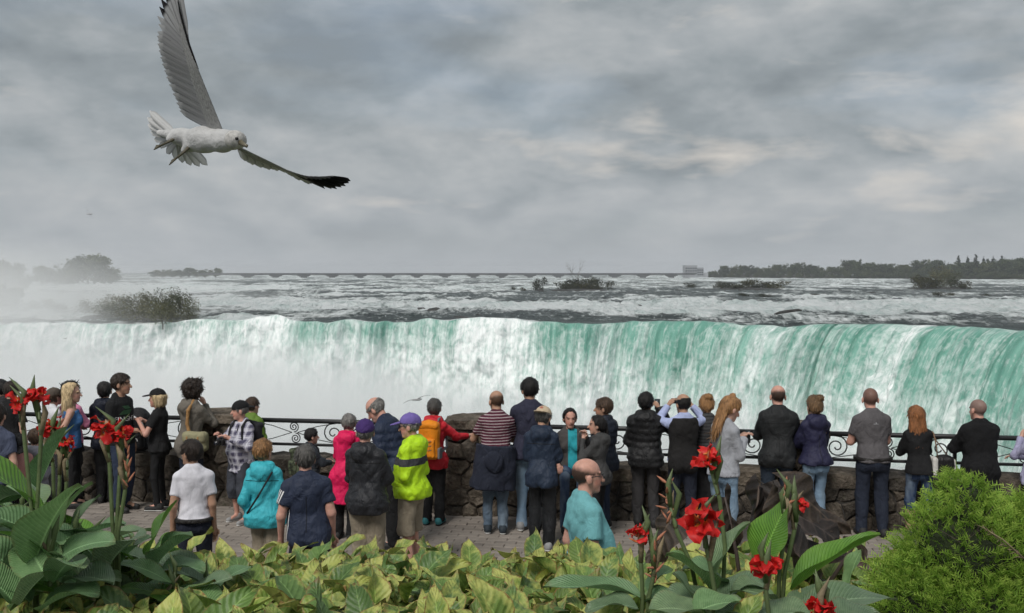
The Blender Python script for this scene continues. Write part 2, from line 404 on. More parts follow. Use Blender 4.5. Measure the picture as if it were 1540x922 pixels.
M_fir = foliage_mat('fir_foliage', (.012, .024, .016), (.035, .052, .032), scale=.2)
M_shrub = foliage_mat('shrub_foliage', (.018, .022, .010), (.066, .068, .030), scale=.4)
M_reed = foliage_mat('reed_foliage', (.065, .074, .045), (.17, .18, .11), scale=.4)
M_bark = simple_mat('bark', (.055, .045, .036), .9, .4, 3, 12, .5, .05)
M_greybark = simple_mat('bare_branch', (.14, .13, .12), .9, .3, 3, 12, .5, .05)
M_rock = simple_mat('wet_rock', (.030, .028, .025), .45, .6, .6, 3, .8, .3, .5)

def limb_tree(mb, h, r, seed, levels=2, spread=.5):
    rs = random.Random(seed)
    def grow(p, d, L, r0, lev):
        pts = [p]; q = Vector(p); dd = Vector(d)
        for i in range(3):
            dd = (dd + Vector((rs.uniform(-.2, .2), rs.uniform(-.2, .2), rs.uniform(-.05, .15)))).normalized()
            q = q + dd * L / 3; pts.append(q.copy())
        mb.tube(pts, [r0, r0 * .8, r0 * .6, r0 * .35], 5)
        if lev:
            for k in range(rs.randint(3, 4)):
                b = pts[rs.choice((1, 2, 3, 3))]
                nd_ = (dd * .7 + Vector((rs.uniform(-1, 1), rs.uniform(-1, 1), rs.uniform(.1, .8))) * spread * 1.6).normalized()
                grow(b, nd_, L * rs.uniform(.5, .75), r0 * .5, lev - 1)
    grow(Vector((0, 0, -.3)), Vector((0, 0, 1)), h * .55, r, levels)
    return mb
def make_tree_meshes(kind, seed):
    rs = random.Random(seed)
    if kind == 'round':
        bl = [(rs.uniform(-.30, .30), rs.uniform(-.30, .30), rs.uniform(.28, .78), rs.uniform(.18, .32), rs.uniform(.18, .32), rs.uniform(.14, .24)) for _ in range(9)]
        bl += [(rs.uniform(-.1, .1), rs.uniform(-.1, .1), .88, .13, .13, .10), (0, 0, .3, .36, .36, .26)]
        return leaf_cloud(bl, 1300, .048, seed, shell=.35), limb_tree(MB(), .8, .03, seed)
    if kind == 'tall':
        bl = [(rs.uniform(-.12, .12), rs.uniform(-.12, .12), z, .20 * (1.15 - z) + .05, .20 * (1.15 - z) + .05, .13) for z in (.25, .38, .5, .6, .7, .8, .9)]
        return leaf_cloud(bl, 900, .045, seed, shell=.3), limb_tree(MB(), .9, .025, seed)
    if kind == 'fir':
        V = []; n = 0
        bl = [(0, 0, z, .25 * (1 - z) + .012, .25 * (1 - z) + .012, .035) for z in np.linspace(.12, .99, 14)]
        mb = MB(); mb.tube([(0, 0, -.05), (0, 0, .97)], [.02, .004], 5)
        return leaf_cloud(bl, 560, .045, seed, up=-.2), mb
    if kind == 'shrub':
        bl = [(rs.uniform(-.55, .55), rs.uniform(-.4, .4), rs.uniform(.16, .62), rs.uniform(.20, .36), rs.uniform(.2, .34), rs.uniform(.16, .30)) for _ in range(12)]
        bl += [(0, 0, .1, .75, .5, .2)]
        return leaf_cloud(bl, 900, .048, seed, shell=.5), limb_tree(MB(), .9, .03, seed, 2, .9)
    if kind == 'reed':
        bl = [(rs.uniform(-.5, .5), rs.uniform(-.4, .4), rs.uniform(.25, .75), rs.uniform(.12, .25), rs.uniform(.2, .3), rs.uniform(.2, .36)) for _ in range(12)]
        bl += [(0, 0, .2, .6, .5, .3)]
        return leaf_cloud(bl, 1100, .050, seed, flat=.22, shell=.4), limb_tree(MB(), 1.0, .018, seed, 2, .7)
_tree_lib = {}
def tree(name, kind, var, loc, h, w, label, cat, group=None, mat=None, rz=0.0):
    key = (kind, var)
    if key not in _tree_lib:
        (V, F), mb = make_tree_meshes(kind, 100 + var * 13 + len(kind))
        fm = {'round': M_far, 'tall': M_far, 'fir': M_fir, 'shrub': M_shrub, 'reed': M_reed}[kind]
        cm = new_mesh(kind + '_crown', V, F, True); cm.materials.append(fm)
        tm = mb.mesh(kind + '_trunk'); tm.materials.append(M_bark)
        _tree_lib[key] = (cm, tm)
    cm, tm = _tree_lib[key]
    e = empty(name, loc, rz); e.scale = (w, w, h)
    obj('crown', cm, None, e); obj('trunk', tm, None, e)
    tag(e, label, cat, group); return e

rng = random.Random(3)
# far shore on the right: a low bank and every tree on it
def bank(name, pts, height, Ydepth, mat):
    mb = MB(); n = len(pts); V = []; F = []
    for (x, y) in pts:
        V += [(x, y, ZR - 1), (x, y + Ydepth * .1, ZR + height), (x * 1.1, y + Ydepth, ZR + height * 1.3)]
    for i in range(n - 1):
        for k in range(2): F.append((i * 3 + k, (i + 1) * 3 + k, (i + 1) * 3 + k + 1, i * 3 + k + 1))
    mb.add(V, F); return tag(mb.build(name, mat), kind='structure')
M_bank = simple_mat('bank_earth', (.035, .036, .026), .95, .4, .02, .3, .5, 1)
shore = []
for px in range(1060, 1800, 20):
    Yd = np.interp(px, [1060, 1200, 1540, 1800], [1650, 1500, 1230, 1050]); p = at(px, 415, Yd); shore.append((p.x, p.y))
bank('far_shore', shore, 3.0, 160, M_bank)
def shoreY(px): return float(np.interp(px, [1060, 1200, 1540, 1800], [1650, 1500, 1230, 1050]))
top_px = [1066, 1085, 1095, 1115, 1130, 1150, 1170, 1210, 1225, 1260, 1275, 1340, 1352, 1380, 1396, 1410, 1430, 1460, 1480, 1500, 1520, 1545, 1600]
top_py = [408, 401, 398, 397, 398, 401, 396, 394, 398, 401, 389, 396, 395, 393, 386, 391, 394, 392, 390, 388, 387, 384, 386]
px = 1064.0; i = 0
while px < 1580:
    Yd = shoreY(px) + rng.uniform(14, 40)
    ty = np.interp(px, top_px, top_py) + rng.uniform(-1.0, 4.0)
    p = at(px, 415, Yd); zt = at(px, ty, Yd).z; hh = zt - (ZR + 2.0)
    kind = 'round' if rng.random() < .9 else 'tall'
    tree('shore_tree', kind, i % 4, (p.x, Yd, ZR + 2.0), hh, hh * (rng.uniform(.85, 1.15) if kind == 'round' else .8),
         'dark broadleaf tree in the wooded far shore beyond the rapids', 'tree', 'broadleaf trees along the far shore', rz=rng.uniform(0, 6))
    px += rng.uniform(4.5, 8.5); i += 1
# front row of lower growth that closes the wood down to the water
px = 1066.0
while px < 1570:
    Yd = shoreY(px) + rng.uniform(2, 8); p = at(px, 415, Yd); hh = rng.uniform(8, 13)
    tree('waterside_bush', 'round', i % 4, (p.x, Yd, ZR - .5), hh, hh * rng.uniform(1.1, 1.5), 'low rounded bush at the waterline of the wooded far shore', 'bush', 'bushes along the far waterline', rz=rng.uniform(0, 6))
    px += rng.uniform(9, 15); i += 1
for px, ty in ((1426, 394), (1441, 383), (1455, 384), (1467, 381), (1479, 385), (1413, 391), (1493, 384), (1506, 383)):
    Yd = shoreY(px) + 30; p = at(px, 415, Yd); hh = at(px, ty, Yd).z - ZR - 2
    tree('fir_tree', 'fir', i % 2, (p.x, Yd, ZR + 2), hh, hh * 1.05, 'dark pointed fir rising above the far shore wood', 'tree', 'firs on the far shore', rz=rng.uniform(0, 6)); i += 1

# islands: a rocky base each, then their bushes and trees
def islet(name, px0, px1, py, depth, h, seed):
    a = on_level(px0, py, ZR); b = on_level(px1, py, ZR); c = (a + b) / 2; L = (b - a).length / 2
    th = np.linspace(0, 2 * np.pi, 28, endpoint=False); rr = np.linspace(0, 1, 7)
    T, Q_ = np.meshgrid(th, rr)
    k = 1 + .25 * vnoise(np.cos(T) * 2 + seed, np.sin(T) * 2, seed)
    V = np.stack([Q_ * L * k * np.cos(T), Q_ * depth * k * np.sin(T), h * (1 - Q_ ** 2.2) + .35 * vnoise(Q_ * 6, T * 4, seed) - .8 * (Q_ > .95)], -1).reshape(-1, 3)
    return tag(obj(name, new_mesh(name, V, grid_faces(7, 28, True), True), M_rock, loc=(c.x, c.y, ZR)), kind='structure')
def plant_at(name, kind, var, px, py_base, py_top, wpx, label, cat, group=None, zlift=0.0, **kw):
    p = on_level(px, py_base, ZR); hh = at(px, py_top, p.y).z - ZR - zlift
    w = wpx * p.y / FPX / (1.5 if kind == 'shrub' else 1.15 if kind == 'reed' else 1.0)
    return tree(name, kind, var, (p.x, p.y, ZR + zlift), hh, w, label, cat, group, rz=rng.uniform(0, 6), **kw)

islet('rock_shelf', 832, 924, 437.5, 9, .9, 1)
for px, b, tpy, w in ((850, 436.5, 420, 32), (868, 436, 414, 40), (888, 435.5, 413, 40), (905, 436.5, 419, 34), (878, 437, 422, 50), (858, 437, 424, 40)):
    plant_at('island_bush', 'shrub', i % 4, px, b, tpy, w * 1.15, 'dense dark bush of the islet under the bare dead tree', 'bush', 'bushes around the dead tree'); i += 1
p = on_level(867, 436, ZR); hh = at(867, 391, p.y).z - ZR
e = empty('dead_tree', p); limb_tree(MB(), hh * 1.0, .26, 5, 3, .55).build('trunk', M_greybark, e)
tag(e, 'bare grey dead tree standing on the bushy islet', 'tree')
plant_at('column_bush', 'shrub', 1, 811, 438, 411, 24, 'single upright bush on a lone rock in the rapids', 'bush')
islet('lone_rock_base', 803, 822, 438.5, 4, .7, 3)
for px, b, tpy, w in ((772, 437, 430, 9), (787, 438, 430, 10)):
    plant_at('rock_tuft', 'shrub', i % 4, px, b, tpy, w, 'tiny dark tuft on a rock beside the lone upright bush', 'bush', 'tiny tufts near the upright bush'); i += 1
islet('long_rock_shelf', 1072, 1188, 435.5, 9, .8, 4)
for px, b, tpy, w in ((1084, 434, 419, 24), (1100, 435, 421, 34), (1125, 435, 416, 40), (1145, 435, 421, 34), (1164, 435, 418, 46), (1113, 435.5, 424, 36)):
    plant_at('island_bush', 'shrub', i % 4, px, b, tpy, w * 1.1, 'low dark bush on the long flat islet before the wooded shore', 'bush', 'bushes on the long flat islet'); i += 1
plant_at('rock_bush', 'shrub', 2, 1038, 433, 422, 22, 'small round dark bush alone in white rapids near the pale building', 'bush')
islet('tree_islet_base', 1364, 1462, 435, 12, .9, 6)
for px, b, tpy, w, kd in ((1381, 434, 410, 34, 'shrub'), (1395, 435, 412, 36, 'shrub'), (1416, 434, 399, 46, 'reed'), (1428, 434.5, 404, 40, 'reed'), (1405, 435, 414, 40, 'shrub'), (1440, 435, 414, 26, 'shrub'), (1452, 435, 419, 24, 'shrub')):
    plant_at('islet_tree', kd, i % 4, px, b, tpy, w, 'scrubby grey-green tree on the islet nearest the fir trees', 'tree', 'scrub on the islet by the firs'); i += 1
for px, b, tpy, w in ((1414, 446, 436, 24), (1430, 446, 439, 16), (1482, 446, 441, 14), (1150, 447, 440, 30), (1118, 446.5, 439, 22), (1228, 446, 440.5, 18)):
    plant_at('low_bush', 'shrub', i % 4, px, b, tpy, w, 'very low dark bush on stones in the dark flat water', 'bush', 'low bushes in the dark water'); i += 1

# single rocks in the rapids
def rock(name, px, py, wpx, hpx, label, group):
    p = on_level(px, py, ZR); L = wpx * p.y / FPX / 2; h_ = max(.5, hpx * p.y / FPX)
    T, P_ = np.meshgrid(np.linspace(0, 2 * np.pi, 12, endpoint=False), np.linspace(0, np.pi / 2, 5))
    sd = rng.uniform(0, 50); k = 1 + .35 * vnoise(np.cos(T) * 1.5 + sd, np.sin(T) * 1.5, P_ * 1.5)
    V = np.stack([L * k * np.cos(P_) * np.cos(T), min(L, 5) * k * np.cos(P_) * np.sin(T), h_ * k * np.sin(P_) - .3], -1).reshape(-1, 3)
    return tag(obj(name, new_mesh(name, V, grid_faces(5, 12, True), True), M_rock, loc=(p.x, p.y, ZR), rot=(0, 0, rng.uniform(-.3, .3))), label, 'rock', group)
for px, py, w, hp in ((655, 466, 26, 5), (690, 478, 34, 4.5), (632, 464, 20, 3), (770, 473, 12, 3), (961, 461, 9, 4), (963, 471, 16, 4.5), (720, 474, 18, 2.5), (604, 459, 14, 2.5)):
    rock('river_rock', px, py, w, hp, 'dark wet rock breaking the white rapids above the brink', 'rocks above the brink')
for k in range(34):
    px = rng.uniform(940, 1530); py = rng.choice((437, 438, 441, 444, 446, 449, 451)) + rng.uniform(-.5, .5)
    rock('low_rock', px, py, rng.uniform(5, 16), rng.uniform(1.2, 2.6), 'small low rock in the dark shallow water before the islets', 'low rocks in the dark shallows')
p = on_level(1172, 474, ZR); q = on_level(1190, 471, ZR)
mb = MB(); mb.tube([p + Vector((-1.2, 0, .15)), p + Vector((0, 0, .55)), (p + q) / 2 + Vector((0, 0, .6)), q + Vector((0, -6, 1.0)), q + Vector((.8, -6, .9))], [.2, .36, .4, .34, .2], 7)
tag(mb.build('driftwood_log', M_rock), 'dark driftwood log stranded in foam above the brink', 'log')

# left side: misty wooded islands and the reedy bank on the brink
for px, b, tpy, w in ((66, 428, 398, 44), (90, 428, 397, 46), (118, 428, 382, 52), (138, 428, 381, 56), (155, 428, 392, 44), (169, 428, 400, 30), (104, 428.5, 403, 44)):
    plant_at('island_tree', 'round', i % 4, px, b, tpy, w, 'tall hazy tree of the wooded island nearest the spray', 'tree', 'trees of the wooded island'); i += 1
for px, tpy, w in ((232, 408, 18), (245, 405, 20), (258, 404, 20), (271, 405, 20), (282, 402, 20), (296, 405, 20), (310, 404, 20), (325, 402, 16)):
    plant_at('island_tree', 'round', i % 4, px, 417.5, tpy, w * 1.15, 'far low tree of the island beside the end of the bridge', 'tree', 'trees of the low island by the bridge'); i += 1
for px, b, tpy, w in ((-6, 440, 389, 44), (14, 440, 392, 40), (32, 440, 402, 34), (4, 470, 425, 50), (22, 470, 430, 36)):
    plant_at('mist_tree', 'round', i % 4, px, b, tpy, w, 'pale tree almost lost in the drifting spray', 'tree', 'trees lost in the spray'); i += 1
islet('reed_bank', 120, 296, 478, 7, 1.0, 9)
for px, b, tpy, w in ((140, 474, 447, 50), (162, 476, 442, 54), (185, 477, 438, 56), (208, 478, 437, 54), (232, 479, 433, 54), (252, 480, 431, 54), (270, 481, 432, 50), (284, 482, 442, 34), (245, 484, 446, 60), (205, 483, 450, 60), (172, 481, 452, 60)):
    plant_at('brink_shrub', 'reed', i % 4, px, b, tpy, w, 'greyish willow scrub on the bank at the edge of the falls', 'bush', 'willow scrub at the brink'); i += 1
for px, b, tpy, w in ((70, 468, 447, 44), (92, 470, 454, 30), (48, 468, 452, 30)):
    plant_at('spray_shrub', 'reed', i % 4, px, b, tpy, w, 'low shrub in the spray beside the willow scrub', 'bush', 'low shrubs in the spray'); i += 1

# bridge with its piers
M_conc = simple_mat('bridge_concrete', (.075, .078, .082), .85, .2, .05, .5, .3, .2)
br = empty('river_bridge', (0, 1580, ZR)); tag(br, 'long low grey bridge on many piers across the river', 'bridge')
YB = 1580.0; x0 = at(300, 413, YB).x; x1 = at(1045, 413, YB).x
zt = at(700, 411.8, YB).z - ZR
mb = MB(); mb.box(((x0 + x1) / 2, 0, zt - .9), ((x1 - x0) / 2, 4, .9)); mb.build('deck', M_conc, br, False)
mb = MB(); mb.box(((x0 + x1) / 2, -3.8, zt + .45), ((x1 - x0) / 2, .15, .44)); mb.build('parapet', M_conc, br, False)
pm = MB(); pm.box((0, 0, (zt - 1.8) / 2 - 1), (4.2, 4.5, (zt - 1.8) / 2 + 1)); pm.box((0, 0, zt - 2.6), (9.5, 4.3, .75)); pm.box((0, 0, zt - 3.8), (7.0, 4.2, .6))
pmesh = pm.mesh('pier', False); pmesh.materials.append(M_conc)
px = 372.0
while px < 1040: obj('pier', pmesh, None, br, loc=(at(px, 413, YB).x, 0, 0)); px += 42.5
# pale building at the end of the bridge
M_bld = simple_mat('building_panels', (.30, .31, .33), .8, .15, .05, .4, .2, .1)
M_glass = simple_mat('building_glass', (.06, .07, .08), .2, .2, .05, .4, .1, .1, .6)
YB2 = 1600.0; bx0 = at(1030, 413, YB2).x; bx1 = at(1061, 413, YB2).x; bw = bx1 - bx0; bh = at(1040, 399, YB2).z - ZR
bd = empty('river_building', (bx0, YB2, ZR)); tag(bd, 'pale grey block building at the end of the bridge', 'building')
mb = MB(); mb.box((bw * .30, 12, bh / 2), (bw * .29, 12, bh / 2)); mb.build('tower', M_bld, bd, False)
mb = MB(); mb.box((bw * .76, 14, bh * .41), (bw * .165, 12, bh * .41)); mb.build('wing', M_bld, bd, False)
mb = MB(); mb.box((bw * 1.04, 14, bh * .2), (bw * .12, 9, bh * .2)); mb.build('annex', M_bld, bd, False)
wm = MB().box((0, 0, 0), (1.3, .3, 1.1)).mesh('window', False); wm.materials.append(M_glass)
for r_ in range(3):
    for k in range(5): obj('window', wm, None, bd, loc=(bw * (.07 + k * .115), -.1, bh * (.35 + .2 * r_)))
    for k in range(3): obj('window', wm, None, bd, loc=(bw * (.66 + k * .1), 1.9, bh * (.25 + .18 * r_)))
# ------------------------------------------------------------------ spray over the falls
def spray_volume():
    m, t, out = mat_new('spray')
    g = nd(t, 'ShaderNodeNewGeometry').outputs['Position']
    xyz = nd(t, 'ShaderNodeSeparateXYZ', {0: g}); X, Y, Z = xyz.outputs
    n = noise(t, mapv(t, g, (.028, .028, .034)), 1.0, 3, .5, .3)
    nn = mth(t, 'SUBTRACT', n, .5)
    def mr(v, a, b, c=0.0, d=1.0): return nd(t, 'ShaderNodeMapRange', {'Value': v, 'From Min': a, 'From Max': b, 'To Min': c, 'To Max': d}, interpolation_type='SMOOTHSTEP').outputs[0]
    # boiling cloud at the foot: top falls from left to right
    top = mr(X, -60, 88, -10.5, -24.0)
    hz = mth(t, 'SUBTRACT', mth(t, 'ADD', top, mth(t, 'MULTIPLY', nn, 15.0)), Z)      # metres below the cloud top
    foot = mr(hz, -3.0, 13.0)
    # thin veil drifting up over the left end of the brink
    vtop = mr(X, -118, -48, 9.0, -9.0)
    hv = mth(t, 'SUBTRACT', mth(t, 'ADD', vtop, mth(t, 'MULTIPLY', nn, 26.0)), Z)
    veil = mth(t, 'MULTIPLY', mr(hv, -5.0, 14.0), mr(X, -105, -25, 1.0, 0.0))
    edge = mth(t, 'MULTIPLY', mth(t, 'MULTIPLY', mr(Y, 118, 165), mr(Y, 330, 445, 1.0, 0.0)), mth(t, 'MULTIPLY', mr(X, -290, -215), mr(X, 85, 118, 1.0, 0.0)))
    foot = mth(t, 'MULTIPLY', foot, mr(Y, 214, 236, 1.0, 0.0))
    veil = mth(t, 'MULTIPLY', veil, mr(Y, 203, 275, 1.0, .10))
    d = mth(t, 'MULTIPLY', mth(t, 'ADD', mth(t, 'MULTIPLY', foot, .068), mth(t, 'MULTIPLY', veil, .036)), edge)
    v = nd(t, 'ShaderNodeVolumePrincipled', {'Color': (.995, 1.0, 1.0), 'Density': d, 'Anisotropy': 0.0})
    t.links.new(v.outputs[0], out.inputs['Volume']); return m
mb = MB(); mb.box((-88, 282, -8), (210, 168, 28)); mb.F = [f[::-1] for f in mb.F]
mist = mb.build('mist', spray_volume(), None, False); tag(mist, kind='stuff')
mist.data.flip_normals()
# ------------------------------------------------------------------ promenade, wall, railing
def wallY(X): return 12.62 - .1565 * X          # front face of the wall
WALL_A = math.atan(-.1565)
WALL_H = .66
def on_wall(u, v=0.0, z=0.0):                   # u along the wall, v towards the falls
    c, s = math.cos(WALL_A), math.sin(WALL_A)
    return Vector((u * c - v * s, 12.62 + u * s + v * c, z))

def paver_material():
    m, t, out = mat_new('paving_stone')
    g = nd(t, 'ShaderNodeNewGeometry'); r = nd(t, 'ShaderNodeObjectInfo').outputs['Random']
    p = g.outputs['Position']
    rr = mth(t, 'FRACT', mth(t, 'ADD', mth(t, 'MULTIPLY', r, 7.3), g.outputs['Random Per Island']))
    c = ramp(t, rr, [(0, (.19, .165, .142)), (.5, (.25, .218, .19)), (1, (.31, .268, .23))])
    c = mixc(t, .5, c, ramp(t, noise(t, p, 1.6, 6, .65), [(.3, (.13, .115, .10)), (.7, (.33, .295, .26))]))
    pbsdf(t, out, c, .8, noise(t, p, 60, 5, .6), .5, .008, .3); return m
M_paver = paver_material()
M_joint = simple_mat('sand_joint', (.10, .092, .083), .95, .3, 20, 80, .5, .01)
M_earth = simple_mat('garden_soil', (.035, .026, .019), .95, .5, 6, 30, .8, .03)

cA = [on_wall(-40, .3), on_wall(40, .3)]
Vg = [(-45, 6.2, -.03), (45, 6.2, -.03), (cA[1].x, cA[1].y, -.03), (cA[0].x, cA[0].y, -.03)]
promenade = tag(obj('promenade', new_mesh('promenade', Vg, [(0, 1, 2, 3)], False), M_joint), kind='structure')
# pavers: zigzag courses laid parallel to the wall
rng = random.Random(11)
pmesh_var = []
for v in range(5):
    mb = MB(); a, b = .1205, .0636; z = .0; j = lambda: rng.uniform(-.006, .006)
    base = [(-a, -b * .93), (-a * .96, -b), (a * .96, -b), (a, -b * .93), (a, b * .93), (a * .96, b), (-a * .96, b), (-a, b * .93)]
    base = [(x * 1.0 + j() * .6, y * .98 + j() * .6) for x, y in base]; n = 8; top = .0 + rng.uniform(0, .004)
    V = [(x, y, -.05) for x, y in base] + [(x, y, top - .008) for x, y in base] + [(x * .93, y * .88, top) for x, y in base]
    F = [tuple(16 + i for i in range(n))]
    for r_ in (0, 8):
        F += [(r_ + i, r_ + (i + 1) % n, r_ + 8 + (i + 1) % n, r_ + 8 + i) for i in range(n)]
    pmesh_var.append((V, F))
pm_lib = []
for V, F in pmesh_var:
    me = new_mesh('paver', V, F, False); me.materials.append(M_paver); pm_lib.append(me)
spots = []
for r_ in range(0, 52):
    v = -.07 - r_ * .128
    for k in range(-32, 36):
        u = k * .243 + (r_ % 2) * .12
        p = on_wall(u, v)
        if abs(p.x) < .56 * p.y + .2 and p.y > 8.2: spots.append((p, r_))
spots.sort(key=lambda s: (0 if 10.75 < s[0].y < 12.0 and -2.2 < s[0].x < 4.4 else 1, s[0].y))
rest = MB()
for n_, (p, r_) in enumerate(spots):
    v = rng.randrange(5); rz = WALL_A + rng.uniform(-.015, .015); dz = rng.uniform(-.004, .004)
    if n_ < 290:
        obj('paver', pm_lib[v], None, promenade, loc=(p.x, p.y, dz), rot=(rng.uniform(-.01, .01), rng.uniform(-.01, .01), rz))
    else:
        c, s = math.cos(rz), math.sin(rz); V, F = pmesh_var[v]
        rest.add([(p.x + x * c - y * s, p.y + x * s + y * c, z + dz) for x, y, z in V], F)
tag(rest.build('paving_field', M_paver, promenade, False), kind='stuff')

# cliff below the promenade
mb = MB(); V = []; F = []
for i, u in enumerate(np.linspace(-45, 45, 40)):
    for k, z in enumerate((-.01, -8, -18, -33)):
        p = on_wall(u, .30 + k * 1.2 + (rng.uniform(-.6, .6) if k else 0), z); V.append(p)
for i in range(39):
    for k in range(3): F.append((i * 4 + k, (i + 1) * 4 + k, (i + 1) * 4 + k + 1, i * 4 + k + 1))
mb.add(V, F); M_cliff = simple_mat('cliff_rock', (.10, .09, .08), .9, .5, .5, 3, .8, .2)
tag(mb.build('gorge_cliff', M_cliff), kind='structure')

# rubble stone
def stone_material():
    m, t, out = mat_new('rubble_stone')
    p = nd(t, 'ShaderNodeNewGeometry').outputs['Position']; r = nd(t, 'ShaderNodeObjectInfo').outputs['Random']
    n1 = noise(t, p, 5, 8, .68, .4); n2 = noise(t, p, 26, 6, .65)
    c = ramp(t, mth(t, 'ADD', mth(t, 'MULTIPLY', n1, .7), mth(t, 'MULTIPLY', n2, .3)), [(.34, (.036, .031, .026)), (.48, (.110, .096, .080)), (.62, (.24, .212, .18)), (.76, (.38, .345, .30))])
    c = mixc(t, 1.0, c, ramp(t, r, [(0, (.62, .62, .62)), (.5, (.95, .92, .88)), (1, (1.2, 1.12, 1.02))]), 'MULTIPLY')
    lich = ramp(t, noise(t, p, 9, 5, .6), [(.60, 0.0), (.72, .6)])
    c = mixc(t, lich, c, (.10, .105, .07))
    pbsdf(t, out, c, .9, mth(t, 'ADD', n1, mth(t, 'MULTIPLY', n2, .6)), 1.0, .07, .2); return m
M_stone = stone_material()
M_mortar = simple_mat('dark_mortar', (.05, .046, .042), .95, .3, 10, 40, .6, .02)
stone_lib = []
for v in range(8):
    rs = np.random.RandomState(50 + v)
    T, P_ = np.meshgrid(np.linspace(0, 2 * np.pi, 12, endpoint=False) + .13, np.linspace(-np.pi / 2, np.pi / 2, 6))
    def sp(c, e): return np.sign(c) * np.abs(c) ** e
    x = sp(np.cos(P_), .12) * sp(np.cos(T), .14); y = sp(np.sin(P_), .22); z = sp(np.cos(P_), .12) * sp(np.sin(T), .14)
    k = 1 + .20 * vnoise(x * 1.9 + v * 7, y * 1.9, z * 1.9 + v)
    V = np.stack([x * k, y * k, z * k], -1).reshape(-1, 3) * .5
    me = new_mesh('stone', V, grid_faces(6, 12, True), True); me.materials.append(M_stone); stone_lib.append(me)
def clip(poly_, px_, pz_, nx_, nz_):
    out = []
    for i in range(len(poly_)):
        a, b = poly_[i], poly_[(i + 1) % len(poly_)]; da = (a[0] - px_) * nx_ + (a[1] - pz_) * nz_; db = (b[0] - px_) * nx_ + (b[1] - pz_) * nz_
        if da <= 0: out.append(a)
        if da * db < 0: t = da / (da - db); out.append((a[0] + (b[0] - a[0]) * t, a[1] + (b[1] - a[1]) * t))
    return out
def rubble(parent, u0, u1, z0, z1, depth, vc, su, sz):
    # random rubble: each stone is one cell of an irregular mosaic, split-faced, set in mortar
    seeds = []; r = 0; z = z0 + sz * .5
    while z < z1 + sz * .2:
        u = u0 + su * (.25 + .5 * (r % 2))
        while u < u1: seeds.append((u + rng.uniform(-.38, .38) * su, z + rng.uniform(-.36, .36) * sz)); u += su * rng.uniform(.7, 1.4)
        z += sz; r += 1
    for s in seeds:
        pg = [(u0, z0), (u1, z0), (u1, z1), (u0, z1)]
        for q in seeds:
            if q is s or abs(q[0] - s[0]) > 3 * su: continue
            dx, dz = q[0] - s[0], q[1] - s[1]; L = math.hypot(dx, dz); pg = clip(pg, (s[0] + q[0]) / 2 - dx / L * .007, (s[1] + q[1]) / 2 - dz / L * .007, dx / L, dz / L)
            if len(pg) < 3: break
        if len(pg) < 3: continue
        pts = []
        for i in range(len(pg)):      # rough the edges
            a, b = pg[i], pg[(i + 1) % len(pg)]; pts.append(a)
            if math.hypot(b[0] - a[0], b[1] - a[1]) > .10: pts.append(((a[0] + b[0]) / 2 + rng.uniform(-.012, .012), (a[1] + b[1]) / 2 + rng.uniform(-.012, .012)))
        n = len(pts); cx = sum(p[0] for p in pts) / n; cz = sum(p[1] for p in pts) / n; f = -depth / 2; pr = rng.uniform(-.035, .015)
        V = [(x - cx, depth / 2, z - cz) for x, z in pts] + [(x - cx, f + .022 + pr, z - cz) for x, z in pts]
        V += [((x - cx) * .82 + rng.uniform(-.012, .012), f + pr + rng.uniform(-.02, .012), (z - cz) * .80 + rng.uniform(-.012, .012)) for x, z in pts] + [(rng.uniform(-.03, .03), f + pr - rng.uniform(-.01, .035), rng.uniform(-.02, .02))]
        F = []
        for k in (0, n): F += [(k + i, k + (i + 1) % n, k + n + (i + 1) % n, k + n + i) for i in range(n)]
        F += [(2 * n + i, 2 * n + (i + 1) % n, 3 * n) for i in range(n)]
        obj('stone', new_mesh('stone', V, F, False), M_stone, parent, loc=(cx, vc, cz))
def slab(parent, name, u0, u1, z0, z1, v0, v1):
    nu, nv = 6, 4; V = []; w = u1 - u0
    for top in (0, 1):
        for i in range(nu + 1):
            for j in range(nv + 1):
                e = (i in (0, nu)) + (j in (0, nv)); V.append((u0 + w * i / nu + rng.uniform(-.012, .012) + (.006 if i == 0 else -.006 if i == nu else 0), v0 + (v1 - v0) * j / nv + rng.uniform(-.016, .016), (z1 - .014 * e + rng.uniform(-.012, .012)) if top else z0))
    def id(t, i, j): return t * (nu + 1) * (nv + 1) + i * (nv + 1) + j
    F = [(id(1, i, j), id(1, i + 1, j), id(1, i + 1, j + 1), id(1, i, j + 1)) for i in range(nu) for j in range(nv)]
    for i in range(nu): F += [(id(0, i, 0), id(0, i + 1, 0), id(1, i + 1, 0), id(1, i, 0)), (id(0, i + 1, nv), id(0, i, nv), id(1, i, nv), id(1, i + 1, nv))]
    for j in range(nv): F += [(id(0, 0, j + 1), id(0, 0, j), id(1, 0, j), id(1, 0, j + 1)), (id(0, nu, j), id(0, nu, j + 1), id(1, nu, j + 1), id(1, nu, j))]
    return obj(name, new_mesh(name, V, F, False), M_stone, parent)
def coping(parent, u0, u1, z0, z1):
    u = u0
    while u < u1 - .05:
        w = min(rng.uniform(.45, 1.1), u1 - u); slab(parent, 'coping_stone', u, u + w - .008, z0, z1 + rng.uniform(-.025, .02), -.03 + rng.uniform(-.02, .02), .52); u += w
wall = empty('stone_wall', on_wall(0), WALL_A); tag(wall, 'low rough rubble stone wall along the promenade edge', 'wall')
MB().box((0, .26, WALL_H / 2 - .02), (9.5, .235, WALL_H / 2 - .03)).build('wall_core', M_mortar, wall, False)
